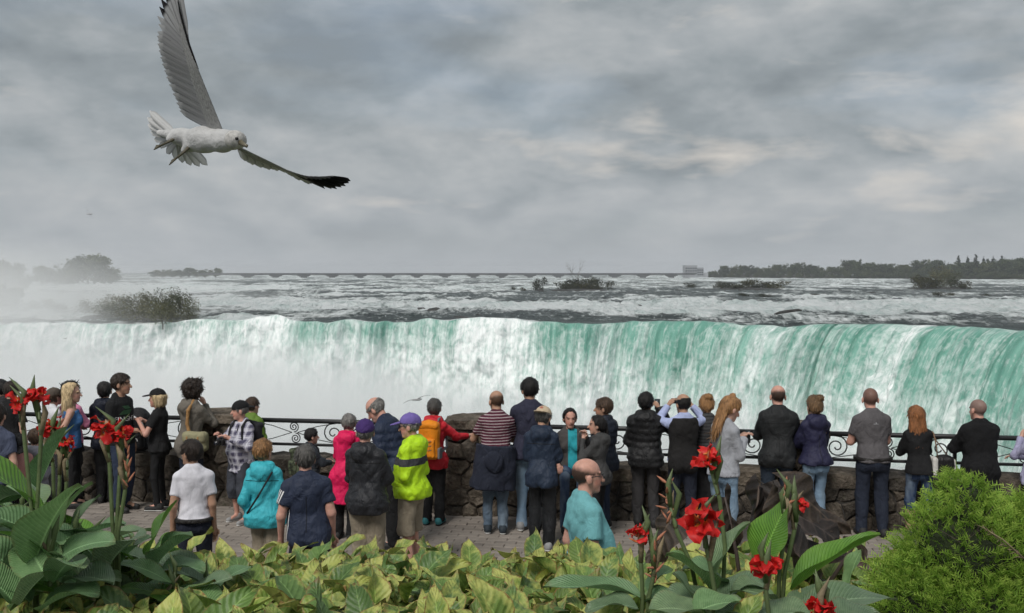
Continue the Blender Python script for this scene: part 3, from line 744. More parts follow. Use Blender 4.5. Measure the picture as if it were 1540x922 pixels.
def course(parent, u0, u1, z0, z1, depth, vc, wmin, wmax):
    u = u0
    while u < u1 - .05:
        w = min(rng.uniform(wmin, wmax), u1 - u)
        if u1 - (u + w) < .1: w = u1 - u
        obj('stone', stone_lib[rng.randrange(8)], None, parent, loc=(u + w / 2, vc + rng.uniform(-.015, .015), (z0 + z1) / 2 + rng.uniform(-.008, .008)),
            scale=(w * 1.04, depth * rng.uniform(.85, 1.1), (z1 - z0) * rng.uniform(.98, 1.08)), rot=(rng.uniform(-.05, .05), rng.uniform(-.05, .05), rng.uniform(-.04, .04)))
        u += w
rubble(wall, -7.6, 7.2, -.03, .52, .20, .10, .30, .20)
coping(wall, -7.6, 7.2, .50, WALL_H + .01)           # heavy coping stones
PILLARS = [-7.75, -4.05, -.52, 3.52, 7.3]
for u0, nm in zip(PILLARS, ('beside the red flowers at the far end', 'behind the man in plaid', 'beside the orange backpack', 'beside the woman in the navy jacket', 'past the man in the long black coat')):
    pl = empty('stone_pillar', on_wall(u0), WALL_A); tag(pl, 'rough stone pillar of the wall ' + nm, 'pillar', 'stone pillars of the wall')
    MB().box((0, .26, .58), (.285, .245, .58)).build('pillar_core', M_mortar, pl, False)
    rubble(pl, -.33, .33, -.03, 1.12, .62, .25, .26, .19)
    slab(pl, 'cap_stone', -.37, .37, 1.12, 1.24, -.12, .62)

# wrought iron railing, one run between each pair of pillars
M_iron = simple_mat('black_iron', (.018, .018, .019), .45, .3, 20, 90, .2, .004, .5)
def spiral(cx, cz, r0, turns, start, sgn, n=26):
    return [(cx + r0 * (1 - .86 * i / n) * math.cos(start + sgn * turns * 2 * math.pi * i / n), 0, cz + r0 * (1 - .86 * i / n) * math.sin(start + sgn * turns * 2 * math.pi * i / n)) for i in range(n + 1)]
ZT, ZB = 1.12, .80
sp_lib = {}
def scroll(parent, key, pts, r=.008, loc=(0, 0, 0)):
    if key not in sp_lib:
        sp_lib[key] = MB().tube(pts, r, 5).mesh('scroll'); sp_lib[key].materials.append(M_iron)
    return obj('scroll', sp_lib[key], None, parent, loc=loc)
for i in range(4):
    u0, u1 = PILLARS[i] + .3, PILLARS[i + 1] - .3; mid = (u0 + u1) / 2
    rl = empty('iron_railing', on_wall(0, .26), WALL_A)
    tag(rl, 'black wrought iron railing with spiral scrolls ' + ('beside the woman in the black cap', 'behind the pink jacket', 'behind the black puffer jacket', 'behind the red-haired woman')[i], 'railing', 'railing runs along the wall')
    MB().tube([(u0, 0, ZT), (u1, 0, ZT)], .031, 8).build('top_rail', M_iron, rl)
    MB().tube([(u0, 0, ZB), (u1, 0, ZB)], .021, 6).build('bottom_rail', M_iron, rl)
    for up in (u0 + .03, mid, u1 - .03): MB().box((up, 0, (ZT + WALL_H) / 2 - .02), (.02, .02, (ZT - WALL_H) / 2 + .02)).build('post', M_iron, rl, False)
    for (a, b) in ((u0 + .05, mid - .02), (mid + .02, u1 - .05)):
        c = (a + b) / 2; zc = (ZT + ZB) / 2; W = (b - a) / 2; hz = (ZT - ZB) / 2
        for s in (-1, 1):
            scroll(rl, ('s', s), spiral(0, 0, .072, 2.0, -s * math.pi / 2, s), .008, (c - s * .012, 0, zc + s * .078))
            big = c + s * (W - .155)
            scroll(rl, ('b', s), spiral(0, 0, .142, 1.7, math.pi / 2, s), .009, (big, 0, zc))
            for zz in (-1, 1):
                mb = MB(); mb.tube([(c + s * .04, 0, zc), (c + s * W * .45, 0, zc + zz * hz * .55), (c + s * (W - .03), 0, zc + zz * (hz - .01))], .006, 5)
                mb.build('brace', M_iron, rl)

# planting bed: soil sloping down from the viewer's terrace to a kerb
def bedZ(x, y): return 1.56 - .175 * (np.clip(y, 3.0, 6.4) - 3.2) + .03 * vnoise(np.asarray(x) * 1.7, np.asarray(y) * 1.7, 2)
bx_, by_ = np.meshgrid(np.linspace(-6.5, 6.5, 70), np.concatenate([np.linspace(-4, 2.6, 6), np.linspace(2.8, 6.35, 24)]))
bz_ = bedZ(bx_, by_)
Vb = np.stack([bx_, by_, bz_], -1).reshape(-1, 3)
tag(obj('planting_bed', new_mesh('planting_bed', Vb, grid_faces(30, 70), True), M_earth), kind='structure')
kb = empty('bed_kerb', (0, 6.45, 0)); tag(kb, 'stone kerb holding the planting bed above the promenade', 'kerb')
for k in range(-14, 14):
    MB().box((.0, 0, .43), (.228, .09, .47)).build('kerb_stone', M_stone, kb, False, loc=(k * .465 + .23, 0, 0), rot=(0, 0, rng.uniform(-.01, .01)))
# ------------------------------------------------------------------ shapes from distance fields
def surface_nets(D, xs, ys, zs):
    s = D < 0; nx, ny, nz = D.shape
    c = np.zeros((nx - 1, ny - 1, nz - 1), np.int8); cor = [(a, b, d) for a in (0, 1) for b in (0, 1) for d in (0, 1)]
    for a, b, d in cor: c += s[a:nx - 1 + a, b:ny - 1 + b, d:nz - 1 + d]
    act = (c > 0) & (c < 8); I = np.argwhere(act)
    if len(I) == 0: return np.zeros((0, 3)), np.zeros((0, 4), int)
    vals = {q: D[I[:, 0] + q[0], I[:, 1] + q[1], I[:, 2] + q[2]] for q in cor}
    acc = np.zeros((len(I), 3)); cnt = np.zeros(len(I))
    for q in cor:
        for ax in range(3):
            if q[ax] == 0:
                w = list(q); w[ax] = 1; w = tuple(w); va, vb = vals[q], vals[w]
                m = (va < 0) != (vb < 0)
                t = np.where(m, va / np.where(m, va - vb, 1), 0)
                pos = np.tile(np.array(q, float), (len(I), 1)); pos[:, ax] += t
                acc += pos * m[:, None]; cnt += m
    fr = acc / cnt[:, None]
    V = np.stack([A[I[:, k]] + (A[I[:, k] + 1] - A[I[:, k]]) * fr[:, k] for k, A in enumerate((xs, ys, zs))], -1)
    vid = np.full(act.shape, -1); vid[act] = np.arange(len(I)); Fs = []
    def quads(mask_lo, i, j, k, offs):
        a, b, d, e = [vid[i + o[0], j + o[1], k + o[2]] for o in offs]
        f = np.stack([a, b, d, e], -1); f[mask_lo] = f[mask_lo][:, ::-1]; return f
    for ax in range(3):
        sl = [slice(1, -1)] * 3; sl[ax] = slice(0, -1); s2 = [slice(1, -1)] * 3; s2[ax] = slice(1, None)
        lo, hi = s[tuple(sl)], s[tuple(s2)]; E = np.argwhere(lo != hi)
        if len(E) == 0: continue
        L = lo[E[:, 0], E[:, 1], E[:, 2]]
        i, j, k = [E[:, n] + (0 if n == ax else 1) for n in range(3)]
        offs = {0: [(0, -1, -1), (0, 0, -1), (0, 0, 0), (0, -1, 0)], 1: [(-1, 0, -1), (-1, 0, 0), (0, 0, 0), (0, 0, -1)], 2: [(-1, -1, 0), (0, -1, 0), (0, 0, 0), (-1, 0, 0)]}[ax]
        Fs.append(quads(~L, i, j, k, offs))
    F = np.concatenate(Fs); F = F[(F >= 0).all(1)]
    return V, F

class Cone:         # round cone from a to b
    def __init__(s, a, b, ra, rb): s.a = np.array(a, float); s.b = np.array(b, float); s.ra, s.rb = ra, rb
    def box(s):
        r = max(s.ra, s.rb); return np.minimum(s.a, s.b) - r, np.maximum(s.a, s.b) + r
    def f(s, X, Y, Z):
        d = s.b - s.a; L = max(d @ d, 1e-9)
        t = np.clip(((X - s.a[0]) * d[0] + (Y - s.a[1]) * d[1] + (Z - s.a[2]) * d[2]) / L, 0, 1)
        return np.sqrt((X - s.a[0] - t * d[0]) ** 2 + (Y - s.a[1] - t * d[1]) ** 2 + (Z - s.a[2] - t * d[2]) ** 2) - (s.ra + (s.rb - s.ra) * t)
class Cut:          # a shape cut by planes: keep where (p-o).n < 0
    def __init__(s, p, planes): s.p = p; s.pl = planes
    def box(s): return s.p.box()
    def f(s, X, Y, Z):
        d = s.p.f(X, Y, Z)
        for o, n in s.pl: d = np.maximum(d, (X - o[0]) * n[0] + (Y - o[1]) * n[1] + (Z - o[2]) * n[2])
        return d
class Ell:          # ellipsoid, optionally turned by M (3x3) about its centre
    def __init__(s, c, r, M=None): s.c = np.array(c, float); s.r = np.array(r, float); s.M = None if M is None else np.array(M, float)
    def box(s):
        r = s.r if s.M is None else np.full(3, s.r.max()); return s.c - r, s.c + r
    def f(s, X, Y, Z):
        x, y, z = X - s.c[0], Y - s.c[1], Z - s.c[2]
        if s.M is not None:
            M = s.M; x, y, z = M[0, 0] * x + M[1, 0] * y + M[2, 0] * z, M[0, 1] * x + M[1, 1] * y + M[2, 1] * z, M[0, 2] * x + M[1, 2] * y + M[2, 2] * z
        k0 = np.sqrt((x / s.r[0]) ** 2 + (y / s.r[1]) ** 2 + (z / s.r[2]) ** 2)
        k1 = np.sqrt((x / s.r[0] ** 2) ** 2 + (y / s.r[1] ** 2) ** 2 + (z / s.r[2] ** 2) ** 2)
        return k0 * (k0 - 1) / np.maximum(k1, 1e-6)
class Trunk:        # lofted torso: radii a(z), b(z), offset y(z), leaned by angle about the pelvis
    def __init__(s, z, a, b, y0, z0, z1, frame): s.z, s.a, s.b, s.y0, s.z0, s.z1, s.fr = z, a, b, y0, z0, z1, frame
    def box(s):
        m = max(max(s.a), max(s.b)) + .03
        P = np.array([s.fr.fwd((sx * m, sy * m, z)) for sx in (-1, 1) for sy in (-1, 1) for z in (s.z0, s.z1)])
        return P.min(0), P.max(0)
    def f(s, X, Y, Z):
        x, y, z = s.fr.inv(X, Y, Z)
        a = np.interp(z, s.z, s.a); b = np.interp(z, s.z, s.b); y0 = np.interp(z, s.z, s.y0)
        q = ((np.abs(x) / a) ** 2.3 + (np.abs(y - y0) / b) ** 2.3) ** (1 / 2.3)
        d = (q - 1) * np.minimum(a, b) * .9
        return np.maximum(np.maximum(d, z - s.z1), s.z0 - z)
class Lean:         # pelvis-centred rotation: forward lean, side lean, twist
    def __init__(s, piv, fwd=0.0, side=0.0, twist=0.0, dz=0.0):
        M = Matrix.Rotation(-fwd, 3, 'X') @ Matrix.Rotation(side, 3, 'Y') @ Matrix.Rotation(twist, 3, 'Z')
        s.M = np.array(M); s.o = np.array(piv, float); s.d = np.array([0, 0, dz])
    def fwd(s, p): return s.M @ (np.array(p, float) - s.o) + s.o + s.d
    def inv(s, X, Y, Z):
        x, y, z = X - s.o[0] - s.d[0], Y - s.o[1] - s.d[1], Z - s.o[2] - s.d[2]; M = s.M
        return (M[0, 0] * x + M[1, 0] * y + M[2, 0] * z + s.o[0], M[0, 1] * x + M[1, 1] * y + M[2, 1] * z + s.o[1], M[0, 2] * x + M[1, 2] * y + M[2, 2] * z + s.o[2])

def mesh_sdf(prims, h, fine=None, wr=None, cuts=(), k=.03, pad=.03):
    """prims: (shape, smooth_k[, 'cut']); fine: list of (lo, hi, h) zones with a finer grid"""
    B = [p[0].box() for p in prims if len(p) < 3]
    lo = np.min([b[0] for b in B], 0) - pad - h; hi = np.max([b[1] for b in B], 0) + pad + h
    ax = []
    for d in range(3):
        pts = [np.arange(lo[d], hi[d] + h, h)]
        for fl, fh, fs in (fine or []):
            base = pts[0]; base = base[(base < fl[d] - fs * .5) | (base > fh[d] + fs * .5)]
            pts = [np.unique(np.concatenate([base, np.arange(max(fl[d], lo[d]), min(fh[d], hi[d]), fs)]))]
        ax.append(np.sort(pts[0]))
    xs, ys, zs = ax; D = np.full((len(xs), len(ys), len(zs)), 1.0)
    for p in prims:
        sh, kk = p[0], p[1]; b0, b1 = sh.box(); mg = kk + .05 + h
        i0, i1 = np.searchsorted(xs, [b0[0] - mg, b1[0] + mg]); j0, j1 = np.searchsorted(ys, [b0[1] - mg, b1[1] + mg]); k0, k1 = np.searchsorted(zs, [b0[2] - mg, b1[2] + mg])
        if i1 <= i0 or j1 <= j0 or k1 <= k0: continue
        X = xs[i0:i1, None, None]; Y = ys[None, j0:j1, None]; Z = zs[None, None, k0:k1]
        v = sh.f(X, Y, Z); S_ = D[i0:i1, j0:j1, k0:k1]; v = np.broadcast_to(v, S_.shape)
        if len(p) > 2:
            hh = np.clip(.5 - .5 * (S_ + v) / kk, 0, 1); D[i0:i1, j0:j1, k0:k1] = S_ * (1 - hh) - v * hh + kk * hh * (1 - hh)
        elif kk <= 0: D[i0:i1, j0:j1, k0:k1] = np.minimum(S_, v)
        else:
            hh = np.clip(.5 + .5 * (v - S_) / kk, 0, 1); D[i0:i1, j0:j1, k0:k1] = v * (1 - hh) + S_ * hh - kk * hh * (1 - hh)
    X = xs[:, None, None]; Y = ys[None, :, None]; Z = zs[None, None, :]
    if wr is not None:
        msk = np.abs(D) < .05
        ii = np.argwhere(msk); xx, yy, zz = xs[ii[:, 0]], ys[ii[:, 1]], zs[ii[:, 2]]
        D[msk] += wr(xx, yy, zz)
    for o, n in cuts: D = np.maximum(D, (X - o[0]) * n[0] + (Y - o[1]) * n[1] + (Z - o[2]) * n[2])
    return surface_nets(D, xs, ys, zs)

# ------------------------------------------------------------------ cloth, skin, hair
def fabric(name, col, rough=.85, pattern=None, sheen=0.0, fold=.5):
    if name in MATS: return MATS[name]
    m, t, out = mat_new(name); o = ocoord(t)
    n1 = noise(t, o, 7, 5, .6); n2 = noise(t, mapv(t, o, (1, 1, .45)), 18, 4, .6, .8)
    c = ramp(t, mth(t, 'ADD', mth(t, 'MULTIPLY', n1, .5), mth(t, 'MULTIPLY', n2, .5)), [(.32, tuple(v * .80 for v in col)), (.68, tuple(min(1, v * 1.14) for v in col))])
    x, y, z = nd(t, 'ShaderNodeSeparateXYZ', {0: o}).outputs
    if pattern: c = pattern(t, c, x, y, z, o)
    weave = noise(t, o, 260, 2); cr = mth(t, 'ABSOLUTE', mth(t, 'SUBTRACT', noise(t, mapv(t, o, (1, 1, .6), rot=(.3, .5, .2)), 9, 4, .55, 1.2), .5))
    b = mth(t, 'ADD', mth(t, 'ADD', mth(t, 'MULTIPLY', n2, fold * .6), mth(t, 'MULTIPLY', cr, -fold * 2.2)), mth(t, 'MULTIPLY', weave, .06))
    pbsdf(t, out, c, rough, b, .8, .04, .25, **({'Sheen Weight': sheen} if sheen else {})); return m
def stripes(col2, period, duty=.5, axis=2, off=0.0):
    def f(t, c, x, y, z, o):
        v = (x, y, z)[axis]
        w = mth(t, 'ADD', v, mth(t, 'MULTIPLY', noise(t, o, 4, 2), .02))
        fr = mth(t, 'FRACT', mth(t, 'MULTIPLY', mth(t, 'ADD', w, 5 + off), 1 / period))
        return mixc(t, mth(t, 'LESS_THAN', fr, duty), c, col2)
    return f
def plaid(c1, c2, c3):
    def f(t, c, x, y, z, o):
        def line(v, p, d, off=0.0): return mth(t, 'LESS_THAN', mth(t, 'FRACT', mth(t, 'MULTIPLY', mth(t, 'ADD', v, 5 + off), 1 / p)), d)
        a = mth(t, 'MULTIPLY', mth(t, 'ADD', line(x, .085, .45), line(z, .085, .45)), .5)
        c = mixc(t, a, c1, c2)
        return mixc(t, mth(t, 'MULTIPLY', mth(t, 'MAXIMUM', line(x, .085, .10, .03), line(z, .085, .10, .03)), .8), c, c3)
    return f
def denim_fade(t, c, x, y, z, o):
    return mixc(t, mth(t, 'MULTIPLY', ramp(t, noise(t, mapv(t, o, (1, 1, .4)), 6, 3), [(.45, 0.0), (.75, .6)]), 1.0), c, (.30, .37, .43), 'MIX')
def leopard(t, c, x, y, z, o):
    v = nd(t, 'ShaderNodeTexVoronoi', {'Vector': o, 'Scale': 42.0}).outputs['Distance']
    return mixc(t, ramp(t, v, [(.28, 1.0), (.36, 0.0)]), c, (.02, .014, .01))
def camo(t, c, x, y, z, o):
    n = noise(t, o, 14, 3, .5, .6)
    return mixc(t, ramp(t, n, [(.50, 0.0), (.53, 1.0)], 'LINEAR'), c, (.03, .035, .02))
def zband(col2, z0, z1, thin=None):
    def f(t, c, x, y, z, o):
        m_ = mth(t, 'MULTIPLY', mth(t, 'GREATER_THAN', z, z0), mth(t, 'LESS_THAN', z, z1)); return mixc(t, m_, c, col2)
    return f
def skin_material():
    m, t, out = mat_new('skin'); o = ocoord(t)
    a = nd(t, 'ShaderNodeAttribute', attribute_name='tint').outputs['Color']
    c = mixc(t, 1.0, a, ramp(t, noise(t, o, 30, 5, .6), [(.3, (.86, .82, .80)), (.7, (1.08, 1.04, 1.02))]), 'MULTIPLY')
    pbsdf(t, out, c, .55, noise(t, o, 120, 3), .15, .004, .35, **{'Subsurface Weight': .08, 'Subsurface Radius': (.02, .008, .004), 'Subsurface Scale': .5}); return m
M_skin = skin_material()
def hair_mat(name, col, spec=.35):
    if name in MATS: return MATS[name]
    m, t, out = mat_new(name); o = ocoord(t)
    n = noise(t, mapv(t, o, (1, 1, .12)), 95, 4, .7, .6); n2 = noise(t, mapv(t, o, (1, 1, .4)), 22, 4, .6)
    c = ramp(t, mth(t, 'ADD', mth(t, 'MULTIPLY', n, .6), mth(t, 'MULTIPLY', n2, .4)), [(.32, tuple(v * .45 for v in col)), (.66, tuple(min(1, v * 1.35) for v in col))])
    c = mixc(t, 1.0, c, ramp(t, nd(t, 'ShaderNodeNewGeometry').outputs['Random Per Island'], [(0, (.6, .6, .6)), (1, (1.3, 1.28, 1.25))]), 'MULTIPLY')
    pbsdf(t, out, c, .5, mth(t, 'ADD', n, mth(t, 'MULTIPLY', n2, .6)), .8, .012, spec); return m
M_rubber = simple_mat('black_rubber', (.02, .02, .02), .7, .2, 30, 90, .2, .004)
M_sole = simple_mat('white_sole', (.62, .62, .60), .7, .15, 30, 90, .2, .004)
M_blackpl = simple_mat('black_plastic', (.015, .015, .016), .35, .2, 30, 90, .15, .003, .5)
M_screen = simple_mat('phone_screen', (.02, .03, .035), .12, .2, 10, 60, .05, .002, .6)
M_lens = simple_mat('lens_glass', (.01, .012, .02), .08, .2, 10, 60, .05, .002, .8)

SKIN = {'fair': (.56, .345, .265), 'pink': (.58, .33, .26), 'tan': (.42, .255, .175), 'brown': (.27, .15, .095)}
HAIR = {'black': (.012, .010, .010), 'dark': (.030, .020, .015), 'brown': (.075, .045, .028), 'grey': (.23, .22, .21), 'salt': (.10, .095, .09),
        'blonde': (.46, .31, .15), 'pale': (.60, .46, .27), 'red': (.30, .125, .048), 'straw': (.34, .18, .075), 'lightbrown': (.20, .12, .06)}

ARMS = {    # elbow, wrist offsets from the shoulder for the right side (x right, y forward, z up), unit body
    'down': ((.055, -.03, -.285), (.065, .03, -.53)), 'rail': ((.055, .15, -.24), (-.07, .38, -.255)), 'railwide': ((.10, .12, -.24), (.06, .36, -.25)),
    'cross': ((.045, .08, -.265), (-.19, .21, -.20)), 'front': ((.06, .0, -.28), (-.07, .22, -.25)), 'phone': ((.05, .06, -.26), (-.09, .26, -.12)),
    'photo': ((.15, .16, -.10), (.0, .27, .14)), 'up': ((.17, .14, .02), (.02, .22, .20)), 'chin': ((.08, .19, -.20), (-.08, .22, .05)),
    'back': ((.09, -.12, -.26), (-.06, -.17, -.44)), 'pocket': ((.07, -.07, -.27), (.04, .05, -.46)), 'hip': ((.16, -.08, -.24), (.02, .02, -.40)),
    'belly': ((.06, -.02, -.28), (-.10, .20, -.32)), 'reach': ((.10, .18, -.20), (.10, .42, -.18)), 'camera': ((.12, .10, -.24), (-.04, .26, -.10)),
    'knee': ((.09, .05, -.28), (.02, .28, -.36)), 'fold': ((.06, .10, -.26), (-.17, .18, -.13))}
TZ = np.array([.78, .86, .94, 1.04, 1.12, 1.22, 1.32, 1.40, 1.452, 1.50])
TM = np.array([.150, .166, .168, .156, .152, .162, .170, .160, .116, .070]); TF = np.array([.158, .178, .174, .142, .130, .140, .148, .138, .098, .062])
TB = np.array([.095, .118, .120, .110, .106, .115, .120, .106, .082, .058]); TY = np.array([0, -.012, -.012, 0, .004, .002, -.004, -.014, -.022, -.022])

def folds(x, y, z, sd, a):
    # soft swells with sharper drawn creases running slantwise
    n = .55 * vnoise(x * 5 + sd, y * 5, z * 4)
    for k, (cx, cz) in enumerate(((6.0, 5.0), (-7.0, 6.5), (12.0, -9.0))):
        q = vnoise(x * cx + z * cz + sd + 3 * k, y * abs(cx), (z * 3 - x * cz * .35) + k)
        n = n + (.75, .65, .4)[k] * (np.abs(q) ** .7 - .5)
    return -1.75 * a * n
def strands(V, F, hd, HM, hs, style, seed):
    # loose locks lying over the hair mass so its outline and sheen break up
    rs = np.random.RandomState(seed); n = {'long': 620, 'halfup': 620, 'curly': 520}.get(style, 420)
    A, B, C = V[F[:, 0]], V[F[:, 1]], V[F[:, 2]]; N = np.cross(B - A, C - A); ln = np.linalg.norm(N, axis=1); ok = ln > 1e-9
    I = rs.choice(np.where(ok)[0], n); p = (A[I] + B[I] + C[I] + V[F[I, 3]]) / 4; nn = N[I] / ln[I][:, None]
    crown = hd((0, -.05, .10)); fl = p - crown; fl /= np.maximum(np.linalg.norm(fl, axis=1, keepdims=True), 1e-6); fl = fl * .7 + np.array([0, 0, -.7]) + rs.normal(size=(n, 3)) * (.9 if style == 'curly' else .22)
    fl -= nn * np.sum(fl * nn, 1, keepdims=True); fl /= np.maximum(np.linalg.norm(fl, axis=1, keepdims=True), 1e-6); sd = np.cross(fl, nn)
    L = rs.uniform(.6, 1.2, (n, 1)) * {'long': .11, 'halfup': .11, 'curly': .05, 'bob': .06, 'fringe': .022}.get(style, .036) * hs; w = rs.uniform(.003, .007, (n, 1)) * hs
    if style in ('long', 'halfup'): L = np.where(p[:, 2:3] > hd((0, 0, -.06))[2], L * .38, L)
    L = L * np.clip((np.linalg.norm(p - crown, axis=1, keepdims=True) - .02) / .09, .25, 1)
    lift = rs.uniform(.000, .012, (n, 1)) * {'curly': 2.2, 'long': .3, 'halfup': .3}.get(style, .8)
    b0 = p + nn * .002; m = p + fl * L * .55 + nn * (.004 + lift * .3); t = p + fl * L + nn * lift
    W = np.stack([b0 - sd * w * .6, b0 + sd * w * .6, m + sd * w, t + sd * w * .15, t - sd * w * .15, m - sd * w], 1).reshape(-1, 3); k = len(V) + np.arange(n)[:, None] * 6
    return np.concatenate([V, W]), np.concatenate([F, np.concatenate([k + np.array([[0, 1, 2, 5]]), k + np.array([[5, 2, 3, 4]])])])
PEOPLE = []
def person(label, px, ytop, yaw=0, d=None, H=None, rail=None, sex='m', w=1.0, belly=0.0, skin='fair', hair=None, hcol='dark', head=(0, 0), lean=0.0, side=0.0, twist=0.0,
           arms=('rail', 'rail'), top='jacket', tmat=None, hem=None, bot='pants', bmat=None, shoe=(.03, .03, .03), sole=None, sit=0.0, group=None,
           cap=None, capmat=None, hood=False, collar=True, puffer=False, stance=.10, stride=0.0, hs=1.12, glasses=False, loose=1.0, shortlen=.47, gait=None, bust=None):
    rs = random.Random(int(px * 7 + ytop)); w = w * .92
    if side == 0: side = rs.uniform(-3.5, 3.5)
    if twist == 0: twist = rs.uniform(-9, 9)
    if head == (0, 0): head = (rs.uniform(-22, 22), rs.uniform(-6, 10))
    if stride == 0 and sit == 0: stride = rs.uniform(-.06, .06); stance = stance * rs.uniform(.75, 1.25)
    fr = Lean((0, 0, .92), R(lean), R(side), R(twist), -sit)
    prof = (TM if sex == 'm' else TF) * w; tb = TB * (w * .6 + .4)
    # ---- skeleton in a unit body 1.758 m tall
    shx = (.163 if sex == 'm' else .141) * (w * .7 + .3)
    sh = {s: fr.fwd((s * shx, -.018, 1.385)) for s in (-1, 1)}
    rotb = np.array(Matrix.Rotation(R(twist), 3, 'Z'))
    el = {}; wrs = {}
    for s, a in zip((-1, 1), arms):
        e_, w_ = ARMS[a] if isinstance(a, str) else a
        wk = (w - 1) * .12
        el[s] = sh[s] + rotb @ np.array([s * (e_[0] + wk), e_[1], e_[2]]); wrs[s] = sh[s] + rotb @ np.array([s * (w_[0] + wk), w_[1] + max(0, belly) * .8, w_[2]])
    nb = fr.fwd((0, -.02, 1.44)); nt = fr.fwd((0, .0, 1.555))
    hy, hp = R(head[0]), R(head[1])
    HM = np.array(Matrix.Rotation(R(twist) * .5 + hy, 3, 'Z') @ Matrix.Rotation(-R(lean) * .25 - hp, 3, 'X'))
    hc = nt + HM @ np.array([0, .012, .075]) * hs
    def hd(p): return hc + HM @ (np.array(p, float) * hs)
    topz = hd((0, -.012, .118))[2] if abs(head[1]) + lean < 30 else max(hd((0, -.012, .118))[2], hd((0, -.1, .04))[2])
    toppt = hd((0, -.012, .118))
    # ---- scale and place so that the crown of the head is where the photograph shows it
    extra = {'cap': .012, 'curly': .05, 'beanie': .015, 'long': .012, 'short': .008, 'bun': .012, 'pony': .01}.get(cap and 'cap' or hair, .004)
    uz = topz + extra
    if rail is not None:
        dd = 12.0
        for _ in range(6):
            p = at(px, ytop, dd); dd = wallY(p.x) - rail
        d = dd
    if d is None:
        k_ = H / 1.758; zt_ = uz * k_; r_ = ray(px, ytop); d = (zt_ - HC) / r_.z * r_.y
    tgt = at(px, ytop, d); sc = tgt.z / uz
    ry = R(yaw); cz, sz = math.cos(ry), math.sin(ry)
    ox = toppt[0] * sc; oy = toppt[1] * sc
    root = empty('person', (tgt.x - (ox * cz - oy * sz), tgt.y - (ox * sz + oy * cz), 0), ry)
    tag(root, label, 'person', group)
    vox = .0165 if d > 10 else .0135
    def emit(name, V, F, mat, parent=root, attrs=None):
        o = obj(name, new_mesh(name, V * sc, F, True, attrs), mat, parent); return o
    # ---- legs
    hips = {s: np.array([s * .088 * w, -.005, .90 - sit]) for s in (-1, 1)}
    if sit > .05:
        kn = {s: np.array([s * .11, .40, .90 - sit - .02]) for s in (-1, 1)}; an = {s: np.array([s * .12, .40, .10]) for s in (-1, 1)}
    else:
        kn = {s: np.array([s * (stance * .95 + .0), .03 + s * stride * .5, .49]) for s in (-1, 1)}; an = {s: np.array([s * stance, -.03 + s * stride, .085]) for s in (-1, 1)}
    lr = .6 * w + .4
    # ---- body
    sk = np.array(SKIN[skin]); P = []
    P.append((Trunk(TZ, prof - .016, tb - .016, TY, .82, 1.50, fr), .02))
    for s in (-1, 1):
        P += [(Cone(sh[s], el[s], .050 * lr, .042 * lr), .04), (Cone(el[s], wrs[s], .041 * lr, .027), .02)]
        dv = (wrs[s] - el[s]); dv /= np.linalg.norm(dv); pm_ = wrs[s] + dv * .075
        P += [(Cone(wrs[s], pm_, .026, .033), .015)]
        P += [(Cone(hips[s], kn[s], .066 * lr, .048 * lr), .03), (Cone(kn[s], an[s], .048 * lr, .034), .02), (Cone(an[s], an[s] + np.array([0, .13, -.04]), .034, .03), .02)]
    for s in (-1, 1): P.append((Cone(fr.fwd((s * .028, -.026, 1.485)), fr.fwd((s * shx * .8, -.025, 1.39)), .028, .036), .03))
    P.append((Cone(nb, nt + np.array([0, 0, .02]), .058 * (w * .5 + .5), .053 * (w * .4 + .6)), .03))
    for sh_, kk in ((Ell(hd((0, -.012, .03)), np.array((.076, .097, .088)) * hs, HM), .02), (Ell(hd((0, .028, -.042)), np.array((.058, .063, .076)) * hs, HM), .025),
                    (Cone(hd((-.014, .062, -.096)), hd((.014, .062, -.096)), .022 * hs, .022 * hs), .02), (Cone(hd((0, .086, .004)), hd((0, .109, -.034)), .009 * hs, .0145 * hs), .008),
                    (Ell(hd((0, .078, .022)), np.array((.052, .014, .011)) * hs, HM), .012), (Ell(hd((-.079, -.006, -.015)), np.array((.012, .021, .033)) * hs, HM), .006),
                    (Ell(hd((.079, -.006, -.015)), np.array((.012, .021, .033)) * hs, HM), .006), (Ell(hd((0, .085, -.064)), np.array((.024, .011, .009)) * hs, HM), .006)):
        P.append((sh_, kk))
    for s in (-1, 1): P.append((Ell(hd((s * .033, .094, .004)), np.array((.017, .012, .010)) * hs, HM), .008, 'cut'))
    V, F = mesh_sdf(P, vox * 1.15, [(hc - .125 * hs, hc + .125 * hs, vox * .62)])
    # fingers: five tubes rooted in each palm
    Vf, Ff = [], []
    for s in (-1, 1):
        dv = (wrs[s] - el[s]); dv /= np.linalg.norm(dv); up = np.array([0, 0, 1.0]); lat = np.cross(dv, up); lat /= max(np.linalg.norm(lat), 1e-6); nrm = np.cross(lat, dv)
        mb = MB(); base = wrs[s] + dv * .085
        for q, (o_, L) in enumerate(((-.027, .068), (-.009, .080), (.009, .076), (.027, .060))):
            p0 = base + lat * o_; p1 = p0 + dv * L * .5 - nrm * .008; p2 = p1 + dv * L * .34 - nrm * .022; p3 = p2 + dv * L * .1 - nrm * .022
            mb.tube([p0 - dv * .03, p0, p1, p2, p3], [.010, .0100, .0092, .0085, .006], 6)
        ts = -s if abs(nrm[2]) > .5 else s
        p0 = wrs[s] + dv * .03 + lat * ts * .02; p1 = p0 + lat * ts * .025 + dv * .03; p2 = p1 + dv * .035 - nrm * .008; mb.tube([p0, p1, p2], [.013, .0115, .008], 6)
        n0 = len(V) + len(Vf); Vf += [tuple(v) for v in mb.V]; Ff += [tuple(i + n0 for i in f) for f in mb.F if len(f) == 4]
    nbody = len(V)
    V = np.concatenate([V, np.array(Vf)]); F = np.concatenate([F, np.array(Ff)])
    T = np.tile(sk, (len(V), 1)); hl = (V - hc) @ HM / hs          # head-local
